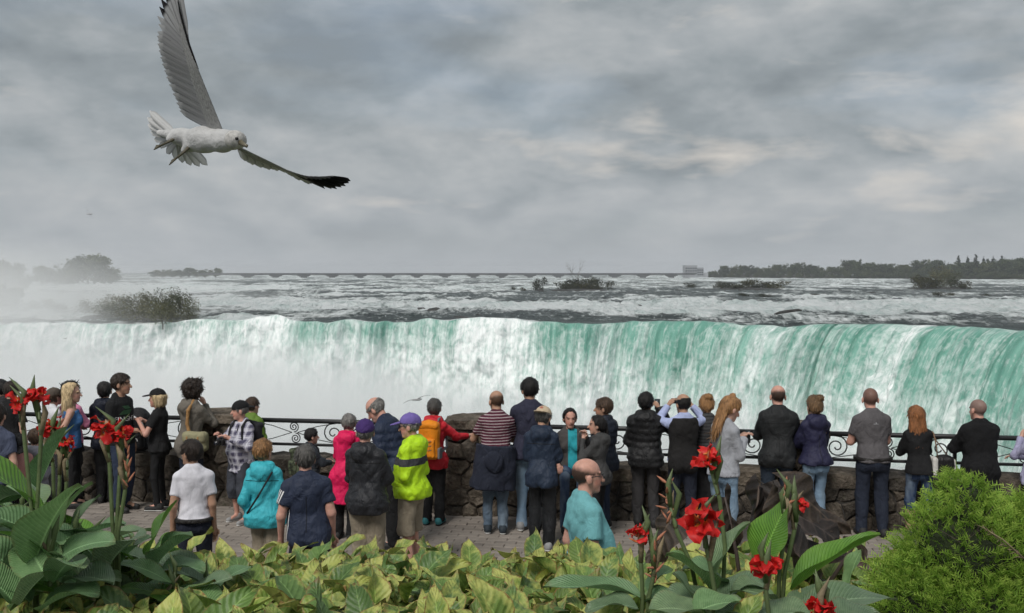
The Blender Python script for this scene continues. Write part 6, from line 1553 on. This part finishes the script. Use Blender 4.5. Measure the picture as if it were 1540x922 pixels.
def leaf_mesh(name, W, fold, droop, wave, seed, prof='hosta', n=9, twist=0.0):
    """blade of unit length along +Y, face up +Z"""
    rs = random.Random(seed); V, UV = [], []; y = z = 0.0; ang = 0.0; m = 4
    for i in range(n + 1):
        v = i / n
        if i: ang = -droop * v ** 1.3; y += math.cos(ang) / n; z += math.sin(ang) / n
        if prof == 'hosta': w = W * (math.sin(math.pi * min(1, v ** .72)) ** .75) * (1 - .25 * v)
        elif prof == 'heart': w = W * math.sin(math.pi * (.10 + .90 * v) ** .80) ** .8
        else: w = W * (math.sin(math.pi * min(1, v ** .85)) ** .62)
        if i == n: w = W * .012
        if i == 0 and prof != 'heart': w = W * .10
        tw = twist * v
        for k in range(-m // 2, m // 2 + 1):
            q = k / (m / 2); a = fold * (1 - .35 * v)
            xx = q * w * math.cos(a * abs(q) ** .5); zz = abs(q) * w * math.sin(a) + wave * W * abs(q) * math.sin(v * 9 + seed + (2.1 if q > 0 else 0)) * abs(q)
            yb = -abs(q) * .16 * (1 - v) ** 3 if prof == 'heart' else 0
            V.append((xx * math.cos(tw) - zz * math.sin(tw), y + yb - zz * math.sin(ang), z + (xx * math.sin(tw) + zz * math.cos(tw)) * math.cos(ang))); UV.append((q, v))
    return new_mesh(name, V, grid_faces(n + 1, m + 1), True, uv=UV)
hosta_lib = []
for s in range(10):
    rs = random.Random(s); me = leaf_mesh('leaf', rs.uniform(.23, .32), rs.uniform(.12, .6), rs.uniform(.2, 1.7), rs.uniform(.1, .5), s, 'hosta', 8, rs.uniform(-.5, .5)); me.materials.append(M_hosta if s % 3 else M_hosta2); hosta_lib.append(me)
def orient(base, tip, roll=0.0):
    """matrix that lays a unit leaf (along +Y) from base to tip"""
    d = Vector(tip) - Vector(base); L = d.length; d.normalize(); up = Vector((0, 0, 1)); x = d.cross(up)
    if x.length < .05: x = Vector((1, 0, 0))
    x.normalize(); z = x.cross(d); M = Matrix((x, d, z)).transposed(); M = M @ Matrix.Rotation(roll, 3, 'Y')
    return (Matrix.Translation(base) @ M.to_4x4() @ Matrix.Diagonal((L, L, L, 1)))

rng = random.Random(23)
petiole = MB().tube([(0, 0, 0), (0, .02, .5), (0, .0, 1.0)], [.010, .008, .006], 5).mesh('petiole'); petiole.materials.append(M_stem)
def dens(px): return True
n_pl = 0; row = 0; yy = 3.25
hosta_desc = [('behind the canna stems', 'left'), ]
while yy < 6.3:
    X0 = -.56 * yy; X1 = .56 * yy; x = X0 + (row % 2) * .15
    while x < X1:
        jx, jy = x + rng.uniform(-.07, .07), yy + rng.uniform(-.07, .07); pxx = 770 + FPX * jx / jy
        if pxx < 1330:
            zb = float(bedZ(jx, jy)); e = empty('broadleaf_plant', (jx, jy, zb), rng.uniform(0, 6.28)); n_pl += 1
            tag(e, 'low plant with broad yellowing leaves and browned edges in the bed', 'plant', 'yellowing broadleaf plants filling the bed')
            hgt = rng.uniform(.9, 1.15) * (.84 if yy > 5.6 else 1.0); nl = rng.randint(11, 13)
            for k in range(nl):
                a = k * 2.4 + rng.uniform(-.4, .4); inner = k / nl
                r0 = .03 + .04 * inner; el = R(rng.uniform(5, 35) + 42 * inner); pl_ = rng.uniform(.12, .22) * hgt * (.75 + .5 * inner); L = rng.uniform(.22, .34) * (1 - .12 * inner)
                bs = Vector((math.cos(a) * (r0 + .07 * (1 - inner)), math.sin(a) * (r0 + .07 * (1 - inner)), pl_))
                tip = bs + Vector((math.cos(a) * math.cos(el), math.sin(a) * math.cos(el), math.sin(el))) * L
                lf = obj('leaf', hosta_lib[rng.randrange(10)], None, e); lf.matrix_local = orient(bs, tip, rng.uniform(-.7, .7))
                if k % 4 == 0:
                    po = obj('petiole', petiole, None, e); po.matrix_local = orient((0, 0, 0), bs) @ Matrix.Rotation(-math.pi / 2, 4, 'X')
        x += .31
    yy += .27; row += 1

# --- cannas
canna_lib = {}
def canna_leaf(mat, W, fold, droop, wave, seed, prof='canna', twist=0.0):
    key = (mat.name, round(W, 2), round(fold, 1), round(droop, 1), seed, prof, round(twist, 1))
    if key not in canna_lib:
        me = leaf_mesh('leaf', W, fold, droop, wave * (2.2 if prof == 'heart' else 1), seed, prof, 14, twist); me.materials.append(mat); canna_lib[key] = me
    return canna_lib[key]
def big_leaf(parent, b, t, wpx, d, mat, fold=.35, droop=.5, roll=0.0, prof='canna', dt=0.0, wave=.12, twist=0.0, name='leaf'):
    """leaf from pixel b to pixel t; dt pushes the tip away from (+) or towards (-) the viewer"""
    B = at(b[0], b[1], d); T = at(t[0], t[1], d + dt); L = (T - B).length; W = wpx / FPX * d / 2 / L / max(.4, math.cos(fold) * (1 - .15 * droop))
    k = 1 + .06 * droop; T = B + (T - B) * k + Vector((0, 0, .10 * droop * L))
    o = obj(name, canna_leaf(mat, min(W, .6), fold, droop, wave, rng.randrange(40), prof, twist), None, parent)
    o.matrix_local = Matrix.Translation(-parent.location) @ orient(B, T, roll); return o
petal_lib = []
M_petal = None
def petal_material():
    m, t, out = mat_new('red_petal'); uv = nd(t, 'ShaderNodeUVMap').outputs[0]; u, v, _ = nd(t, 'ShaderNodeSeparateXYZ', {0: uv}).outputs; o = ocoord(t); r = nd(t, 'ShaderNodeObjectInfo').outputs['Random']
    c = ramp(t, noise(t, mapv(t, uv, (8, 1.5, 1)), 2, 4), [(.3, (.52, .010, .014)), (.7, (.82, .035, .030))])
    c = mixc(t, ramp(t, v, [(.0, .85), (.22, 0.0)]), c, (.75, .33, .05))
    c = mixc(t, 1.0, c, ramp(t, r, [(0, (.75, .7, .7)), (1, (1.12, 1.3, 1.2))]), 'MULTIPLY')
    d = nd(t, 'ShaderNodeBsdfPrincipled', {'Base Color': c, 'Roughness': .5, 'Specular IOR Level': .3}); tr = nd(t, 'ShaderNodeBsdfTranslucent', {'Color': c})
    t.links.new(nd(t, 'ShaderNodeMixShader', {0: .3, 1: d.outputs[0], 2: tr.outputs[0]}).outputs[0], out.inputs['Surface']); return m
M_petal = petal_material(); M_bud = simple_mat('faded_bud', (.42, .17, .10), .7, .4, 30, 90, .3, .01); M_orange = simple_mat('orange_bud', (.62, .16, .05), .6, .3, 40, 90, .3, .01)
for s in range(6):
    rs = random.Random(70 + s); me = leaf_mesh('petal', rs.uniform(.34, .52), rs.uniform(-.3, .6), rs.uniform(.4, 2.0), rs.uniform(.3, .7), s + 3, 'canna', 7, rs.uniform(-.8, .8)); me.materials.append(M_petal); petal_lib.append(me)
bud_mesh = MB().tube([(0, 0, 0), (0, .3, 0), (0, .7, .02), (0, 1, .03)], [.05, .11, .08, .01], 6).mesh('bud'); bud_mesh.materials.append(M_bud)
obud_mesh = bud_mesh.copy(); obud_mesh.materials.clear(); obud_mesh.materials.append(M_orange)
def flower_head(parent, c, R_, n=17, buds=6, up=Vector((0, 0, 1))):
    """a loose cluster of open canna florets about point c (relative to parent)"""
    f = empty('flower', c); f.parent = parent
    for k in range(n):
        th = k * 2.4 + rng.uniform(-.3, .3); el = rng.uniform(-.35, 1.0); d = Vector((math.cos(th) * math.cos(el), math.sin(th) * math.cos(el), math.sin(el)))
        b = Vector((0, 0, rng.uniform(-.35, .35) * R_)) + d * R_ * .12; L = R_ * rng.uniform(.55, 1.0)
        o = obj('petal', petal_lib[rng.randrange(6)], None, f); o.matrix_local = orient(b, b + d * L, rng.uniform(-1.5, 1.5))
    for k in range(buds):
        th = rng.uniform(0, 6.28); el = rng.uniform(.2, 1.4); d = Vector((math.cos(th) * math.cos(el), math.sin(th) * math.cos(el), math.sin(el)))
        b = Vector((0, 0, rng.uniform(-.6, .1) * R_)); o = obj('bud', obud_mesh if k % 2 else bud_mesh, None, f); o.matrix_local = orient(b, b + d * R_ * rng.uniform(.5, .8), 0)
    return f
def canna(label, base_px, d, leaves, flowers, dry=()):
    B = on_bed(base_px, d); e = empty('canna_plant', B); tag(e, label, 'plant', 'red cannas in the bed')
    for (px, py, rp, path) in flowers:
        T = at(px, py, d); pts = [Vector((0, 0, 0))] + [at(x, y, d) - B for x, y in path] + [T - B]
        st = MB().tube(pts, [.0085] * (len(pts) - 1) + [.005], 7).build('stem', M_stem, e)
        if rp > 0: flower_head(e, T - B, rp * .86 / FPX * d)
        mid = pts[-2]; q = pts[-1]
        for k in range(3):
            b = mid.lerp(q, .1 + .28 * k); mb = MB(); mb.tube([b, b + Vector((rng.uniform(-.03, .03), rng.uniform(-.02, .02), .09)), b + Vector((rng.uniform(-.05, .05), 0, .15))], [.010, .012, .001], 6); mb.build('sheath', M_stem if k else M_dry, e)
        if rp < 0:      # withered head
            f = empty('seed_head', T - B); f.parent = e
            for k in range(9):
                th = rng.uniform(0, 6.28); el = rng.uniform(.1, 1.4); dd = Vector((math.cos(th) * math.cos(el), math.sin(th) * math.cos(el), math.sin(el))); b = Vector((0, 0, -.02 * k + .04))
                o = obj('bud', bud_mesh, None, f); o.matrix_local = orient(b, b + dd * rng.uniform(.035, .06), 0)
    for L in leaves: big_leaf(e, *L[:3], d + L[3], L[4], **(L[5] if len(L) > 5 else {}))
    return e
def on_bed(px, d): 
    X = (px - 770) / FPX * d; return Vector((X, d, float(bedZ(X, d)) - .02))
C_, CL, CG = M_canna, M_cannal, M_cannag
canna('tall canna with two red flower heads in front of the man in black t-shirt', 45, 4.1,
      [((75, 790), (-45, 655), 105, .1, CL, dict(fold=.25, droop=.4, roll=.25)), ((52, 850), (92, 722), 92, -.2, C_, dict(fold=.35, droop=.5, roll=-.2)), ((60, 815), (-30, 742), 60, -.1, C_, dict(droop=.9)), ((40, 870), (-40, 800), 70, 0, C_, dict(droop=.8)), ((58, 735), (97, 642), 34, .1, C_, dict(fold=.9, droop=.1)), ((45, 905), (-20, 850), 60, -.2, C_, {})],
      [(27, 607, 23, [(50, 790), (36, 650)]), (57, 596, 24, [(55, 780), (62, 660)])])
canna('canna with red and withered flowers beside the blue tank top', 85, 4.5,
      [((95, 830), (128, 742), 46, 0, CG, dict(roll=.3)), ((90, 840), (20, 770), 64, .05, C_, dict(droop=.8)), ((100, 850), (150, 800), 52, 0, CG, dict(droop=.7)), ((80, 800), (120, 720), 40, .1, C_, {})],
      [(74, 640, 23, [(82, 780), (80, 700)]), (102, 666, 17, [(95, 800), (100, 730)]), (88, 655, -1, [(86, 790), (90, 720)])])
canna('canna with a wide double red flower head in front of the jeans', 172, 4.2,
      [((160, 860), (195, 792), 74, -.1, CG, dict(roll=-.2, droop=.8)), ((165, 850), (100, 790), 60, 0, C_, dict(droop=.9)), ((180, 850), (215, 800), 46, .1, C_, dict(droop=.6)), ((170, 880), (105, 850), 60, -.3, CG, dict(droop=1.0))],
      [(158, 646, 28, [(170, 800), (165, 700)]), (185, 652, 19, [(175, 800), (180, 720)]), (192, 690, -1, [(178, 800), (188, 740)])])
canna('young canna with one bright upright leaf beside the white polo', 235, 4.6,
      [((222, 835), (256, 752), 66, 0, CL, dict(fold=.25, droop=.25, roll=.25)), ((236, 850), (276, 798), 56, -.1, C_, dict(fold=.6, droop=.6)), ((230, 855), (196, 822), 50, 0, CG, dict(droop=.8)), ((238, 862), (300, 838), 50, -.1, C_, dict(droop=.9))], [])
canna('low leafy canna without flowers at the corner of the bed', 20, 3.8,
      [((20, 905), (-30, 845), 70, 0, C_, dict(droop=.8)), ((30, 910), (75, 838), 66, 0, CG, dict(droop=.6)), ((60, 920), (130, 868), 64, 0, C_, dict(droop=.9)), ((10, 900), (20, 815), 60, .2, C_, dict(droop=.4)), ((100, 900), (165, 850), 56, .2, CG, dict(droop=.8)), ((130, 890), (78, 842), 60, .3, C_, dict(droop=.8))], [])
canna('canna with a tall red flower head rising over the black elephant ears', 1085, 3.9,
      [((1075, 868), (1108, 782), 50, 0, CG, dict(fold=.5)), ((1070, 890), (1020, 822), 72, -.1, C_, dict(droop=.6, roll=.2)), ((1080, 905), (1140, 860), 64, -.1, CG, dict(droop=.8)), ((1090, 880), (1040, 838), 56, 0, C_, dict(droop=.9)), ((1075, 910), (1010, 880), 60, -.2, CG, dict(droop=.9))],
      [(1064, 692, 31, [(1090, 820), (1082, 750)]), (1003, 742, -1, [(1040, 850), (1018, 800)])])
canna('canna with the widest red flower head before the black jacket', 1068, 3.5,
      [((1040, 925), (1105, 890), 66, -.1, C_, dict(droop=.7)), ((1060, 930), (985, 895), 70, -.1, CG, dict(droop=.9)), ((1050, 930), (1035, 860), 60, .1, CG, dict(droop=.7)), ((1080, 935), (1150, 905), 60, -.1, CG, dict(droop=1.0))],
      [(1052, 782, 46, [(1075, 890), (1068, 850)])])
canna('canna with a compact red flower head and one long dark leaf', 968, 3.7,
      [((965, 898), (822, 866), 54, 0, C_, dict(fold=.5, droop=.35)), ((960, 915), (885, 898), 50, -.1, CG, dict(droop=.8)), ((970, 905), (1030, 885), 44, 0, C_, dict(droop=.8)), ((975, 890), (1000, 850), 40, .1, C_, dict(droop=.6))],
      [(961, 804, 25, [(966, 890), (964, 850)]), (985, 830, -1, [(975, 900), (982, 870)])])
canna('canna with an upright broad leaf and a narrow red bloom', 1170, 3.8,
      [((1140, 858), (1178, 752), 92, 0, CL, dict(fold=.2, droop=.2, roll=.2)), ((1190, 888), (1312, 794), 44, 0, CL, dict(fold=.8, droop=.25)), ((1195, 925), (1335, 872), 78, -.2, CG, dict(fold=.3, droop=.6)), ((1275, 885), (1287, 826), 42, .3, C_, dict(droop=.3)), ((1190, 920), (1240, 880), 56, -.1, CG, dict(droop=.8)), ((1165, 905), (1110, 872), 60, -.1, CG, dict(droop=.9))],
      [(1203, 758, 17, [(1180, 860), (1194, 800)]), (1180, 745, -1, [(1172, 860), (1180, 800)])])
canna('canna with a ragged red flower head low among grey-green leaves', 1155, 3.4, [((1150, 935), (1215, 905), 70, 0, CG, dict(droop=.9)), ((1140, 935), (1085, 905), 64, 0, CG, dict(droop=.9))], [(1152, 852, 33, [(1156, 925), (1152, 890)])])
canna('canna whose red flower just shows above the bottom of the bed', 1240, 3.3, [((1250, 940), (1310, 905), 66, 0, CG, dict(droop=.9))], [(1237, 916, 32, [(1240, 950), (1238, 935)])])
# fuller foliage on the left: leafy shoots between the flowering stems
for k, (bx, dd, lab) in enumerate(((-20, 4.4, 'leafy canna shoot at the very end of the bed'), (35, 4.7, 'leafy canna shoot under the slate blue t-shirt'), (75, 3.9, 'leafy canna shoot with the broadest leaves in the left corner'), (118, 4.3, 'leafy canna shoot between the red and withered flowers'), (150, 5.0, 'leafy canna shoot under the black leggings'), (205, 4.9, 'leafy canna shoot beside the bright upright leaf'), (265, 4.4, 'low leafy canna shoot in front of the white polo'), (310, 4.7, 'small leafy canna shoot where the yellowing leaves begin'))):
    lv = []
    top = (725, 750, 800, 785, 790, 815, 850, 856)[k]
    for q in range(7):
        b = (bx + rng.uniform(-8, 8), top + 80 - q * 8 + rng.uniform(-10, 10)); sd_ = 1 if q % 2 else -1
        lv.append((b, (b[0] + sd_ * rng.uniform(35, 85), b[1] - rng.uniform(15, 75)), rng.uniform(38, 62), rng.uniform(-.12, .12), (C_, CG, CL, C_)[(q + k) % 4], dict(droop=rng.uniform(.4, 1.1), fold=rng.uniform(.15, .6), roll=rng.uniform(-.4, .4), dt=rng.uniform(-.15, .15))))
    canna(lab, bx, dd, lv, [(bx + rng.uniform(-4, 4), top + 10, 0, [(bx, top + 70)])])
# --- black elephant ears
def ear(label, base_px, d, leaves, group='black elephant ears'):
    B = on_bed(base_px, d); e = empty('elephant_ear', B); tag(e, label, 'plant', group)
    for (b, t, w, dd, mat, kw) in leaves:
        MB().tube([(0, 0, 0), ((at(b[0], b[1], d + dd) - B) * .5 + Vector((0, 0, .08))), at(b[0], b[1], d + dd) - B], [.014, .011, .007], 6).build('stalk', M_dark, e)
        big_leaf(e, b, t, w, d + dd, mat, prof='heart', **kw)
ear('black elephant ear plant with creased leaves beside the upright canna leaf', 1130, 5.2, [((1090, 748), (1124, 836), 76, 0, M_dark, dict(fold=-.35, droop=.5, roll=.6)), ((1142, 730), (1128, 822), 66, .1, M_dark, dict(fold=-.35, droop=.45, roll=-.5)), ((1150, 735), (1180, 812), 60, .1, M_dark, dict(fold=-.3, droop=.4, roll=.6))])
ear('largest black elephant ear plant with a broad hanging leaf', 1220, 5.0, [((1182, 730), (1282, 802), 66, 0, M_dark, dict(fold=-.30, droop=.5, roll=.9, wave=.25)), ((1200, 775), (1304, 832), 60, -.1, M_dark, dict(fold=-.4, droop=.6, roll=.5, wave=.25)), ((1196, 800), (1252, 872), 58, .1, M_dark, dict(fold=-.35, droop=.5, roll=.7, wave=.25)), ((1172, 735), (1206, 812), 50, .15, M_dark, dict(fold=-.4, droop=.5, roll=-.5, wave=.25)), ((1205, 792), (1255, 892), 90, -.2, M_dark, dict(fold=-.4, droop=.6)), ((1290, 812), (1318, 862), 62, -.3, M_mauve, dict(fold=-.3, droop=.4))])
ear('narrow black elephant ear leaf beside the teal polo man', 990, 5.3, [((1010, 778), (970, 846), 60, 0, M_dark, dict(fold=-.4, droop=.3, roll=-.5))])
# --- wispy shoots between the left cannas
for k, (px, tl) in enumerate(((150, 'beside the double red flowers'), (205, 'beside the black trousers'))):
    B = on_bed(px, 4.8); e = empty('wispy_plant', B); tag(e, 'wispy plant with thin yellow-green shoots ' + tl, 'plant', 'wispy plants')
    for q in range(6):
        a = rng.uniform(-1, 1); T = Vector((a * .22, rng.uniform(-.1, .1), rng.uniform(.35, .62))); mid = Vector((a * .06, 0, T.z * .75)); st = MB().tube([(0, 0, 0), mid, T], [.006, .004, .002], 5).build('shoot', M_stem, e)
        mb = MB()
        for j in range(26):
            t_ = rng.uniform(.3, 1.0); b = Vector((0, 0, 0)).lerp(mid, min(1, t_ * 2)) if t_ < .5 else mid.lerp(T, t_ * 2 - 1); dv = Vector((rng.uniform(-1, 1), rng.uniform(-1, 1), rng.uniform(-.2, .7))).normalized() * rng.uniform(.05, .10); sd_ = dv.cross(Vector((0, 1, 0))).normalized() * .004
            mb.add([b - sd_, b + dv * .5 - sd_ * 1.2 + Vector((0, 0, .006)), b + dv, b + dv * .5 + sd_ * 1.2 + Vector((0, 0, .006)), b + sd_], [(0, 1, 3, 4), (1, 2, 3)])
        mb.build('leaflet', simple_mat('wispy_leaf', (.16, .23, .06), .6, .3, 10, 40, .2, .005) if 'wispy_leaf' not in MATS else MATS['wispy_leaf'], e)
# --- golden conifer
def conifer():
    d = 4.35; X = (1474 - 770) / FPX * d; zb = float(bedZ(X, d)); e = empty('conifer_shrub', (X, d, zb)); e.scale = (1, 1, .93); tag(e, 'feathery golden-green dwarf conifer in front of the black coat', 'shrub')
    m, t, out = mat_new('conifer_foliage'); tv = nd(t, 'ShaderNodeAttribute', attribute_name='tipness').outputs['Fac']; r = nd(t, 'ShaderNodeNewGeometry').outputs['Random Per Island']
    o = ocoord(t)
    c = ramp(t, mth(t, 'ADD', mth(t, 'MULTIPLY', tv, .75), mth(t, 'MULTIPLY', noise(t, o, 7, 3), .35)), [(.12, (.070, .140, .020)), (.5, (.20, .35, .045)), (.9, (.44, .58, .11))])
    dd = nd(t, 'ShaderNodeBsdfPrincipled', {'Base Color': c, 'Roughness': .6, 'Specular IOR Level': .25}); tr = nd(t, 'ShaderNodeBsdfTranslucent', {'Color': c})
    t.links.new(nd(t, 'ShaderNodeMixShader', {0: .25, 1: dd.outputs[0], 2: tr.outputs[0]}).outputs[0], out.inputs['Surface'])
    rs = np.random.RandomState(4)
    lobes = [(0, 0, .30, .44, .42, .36), (-.08, -.05, .58, .27, .26, .26), (.22, 0, .55, .34, .3, .24), (-.26, -.1, .28, .24, .3, .30), (.45, .05, .42, .3, .3, .3), (-.05, .02, .78, .13, .14, .16), (.28, 0, .70, .16, .2, .14), (-.12, -.25, .25, .3, .25, .3), (.3, -.25, .3, .3, .25, .3)]
    V, F, T = [], [], []
    nS = 7800; w = np.array([l[3] * l[4] for l in lobes]); w /= w.sum()
    for s in range(nS):
        l = lobes[rs.choice(len(lobes), p=w)]; dv = rs.normal(size=3); dv /= np.linalg.norm(dv)
        if dv[2] < -.55: dv[2] *= -1
        k = rs.uniform(.72, 1.04); c0 = np.array(l[:3]) + dv * np.array(l[3:6]) * k
        if c0[2] < .02: continue
        ax = dv * .8 + np.array([0, 0, .75]) + rs.normal(size=3) * .35; ax /= np.linalg.norm(ax); L = rs.uniform(.05, .105); side = np.cross(ax, rs.normal(size=3)); side /= np.linalg.norm(side); nn = np.cross(side, ax)
        wd = .0024; b0 = len(V)
        bend = np.array([0, 0, -.025]) + side * rs.uniform(-.02, .02)
        def pt(t): return c0 + ax * L * t + bend * t * t
        for t_ in (0, .5, 1.0):
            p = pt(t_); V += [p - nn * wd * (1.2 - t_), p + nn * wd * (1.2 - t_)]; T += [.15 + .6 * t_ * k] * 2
        F += [(b0, b0 + 1, b0 + 3, b0 + 2), (b0 + 2, b0 + 3, b0 + 5, b0 + 4)]
        for j in range(9):
            t_ = .12 + .82 * j / 8; p = pt(t_); sg = 1 if j % 2 else -1; q = p + (side * sg * .8 + ax * .75 + nn * rs.uniform(-.35, .35)) * L * .34 * (1.1 - .6 * t_); b1 = len(V)
            V += [p - ax * .004, p + ax * .004, q]; T += [.2 + .5 * t_, .2 + .5 * t_, .35 + .65 * t_]; F.append((b1, b1 + 1, b1 + 2, b1 + 2))
    V = np.array(V); F4 = np.array([f for f in F if f[2] != f[3]]); F3 = np.array([f[:3] for f in F if f[2] == f[3]])
    me = bpy.data.meshes.new('foliage'); me.from_pydata(V.tolist(), [], [tuple(f) for f in F4.tolist()] + [tuple(f) for f in F3.tolist()]); me.update()
    a = me.attributes.new('tipness', 'FLOAT', 'POINT'); a.data.foreach_set('value', np.array(T, np.float32))
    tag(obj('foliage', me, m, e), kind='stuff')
    mb = MB(); limb_tree(mb, .95, .022, 8, 3, .9); mb.build('branches', M_bark, e)
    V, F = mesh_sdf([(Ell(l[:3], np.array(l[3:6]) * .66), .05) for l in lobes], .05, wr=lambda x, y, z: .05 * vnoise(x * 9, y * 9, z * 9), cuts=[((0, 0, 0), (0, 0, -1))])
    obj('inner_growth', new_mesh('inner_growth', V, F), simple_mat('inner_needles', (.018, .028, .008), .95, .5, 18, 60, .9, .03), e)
    # one browned twig
    mb = MB(); mb.tube([(-.14, -.36, .80), (-.08, -.40, .76), (.0, -.42, .68)], [.002, .003, .004], 5)
    for k in range(40):
        t_ = k / 40; b = Vector((-.14, -.36, .80)).lerp(Vector((.0, -.42, .68)), t_); mb.tube([b, b + Vector((rng.uniform(-.03, .0), rng.uniform(-.02, .02), rng.uniform(-.02, .03)))], [.002, .001], 4, False)
    mb.build('dry_twig', M_dry, e)
conifer()
# ------------------------------------------------------------------ damp air over the river
def haze():
    m, t, out = mat_new('damp_air')
    v = nd(t, 'ShaderNodeVolumePrincipled', {'Color': (.93, .96, 1.0), 'Density': .00013, 'Anisotropy': 0.0})
    t.links.new(v.outputs[0], out.inputs['Volume'])
    mb = MB(); mb.box((0, 3300, -1), (13500, 3320, 36)); o = mb.build('haze', m, None, False); tag(o, kind='stuff')
haze()
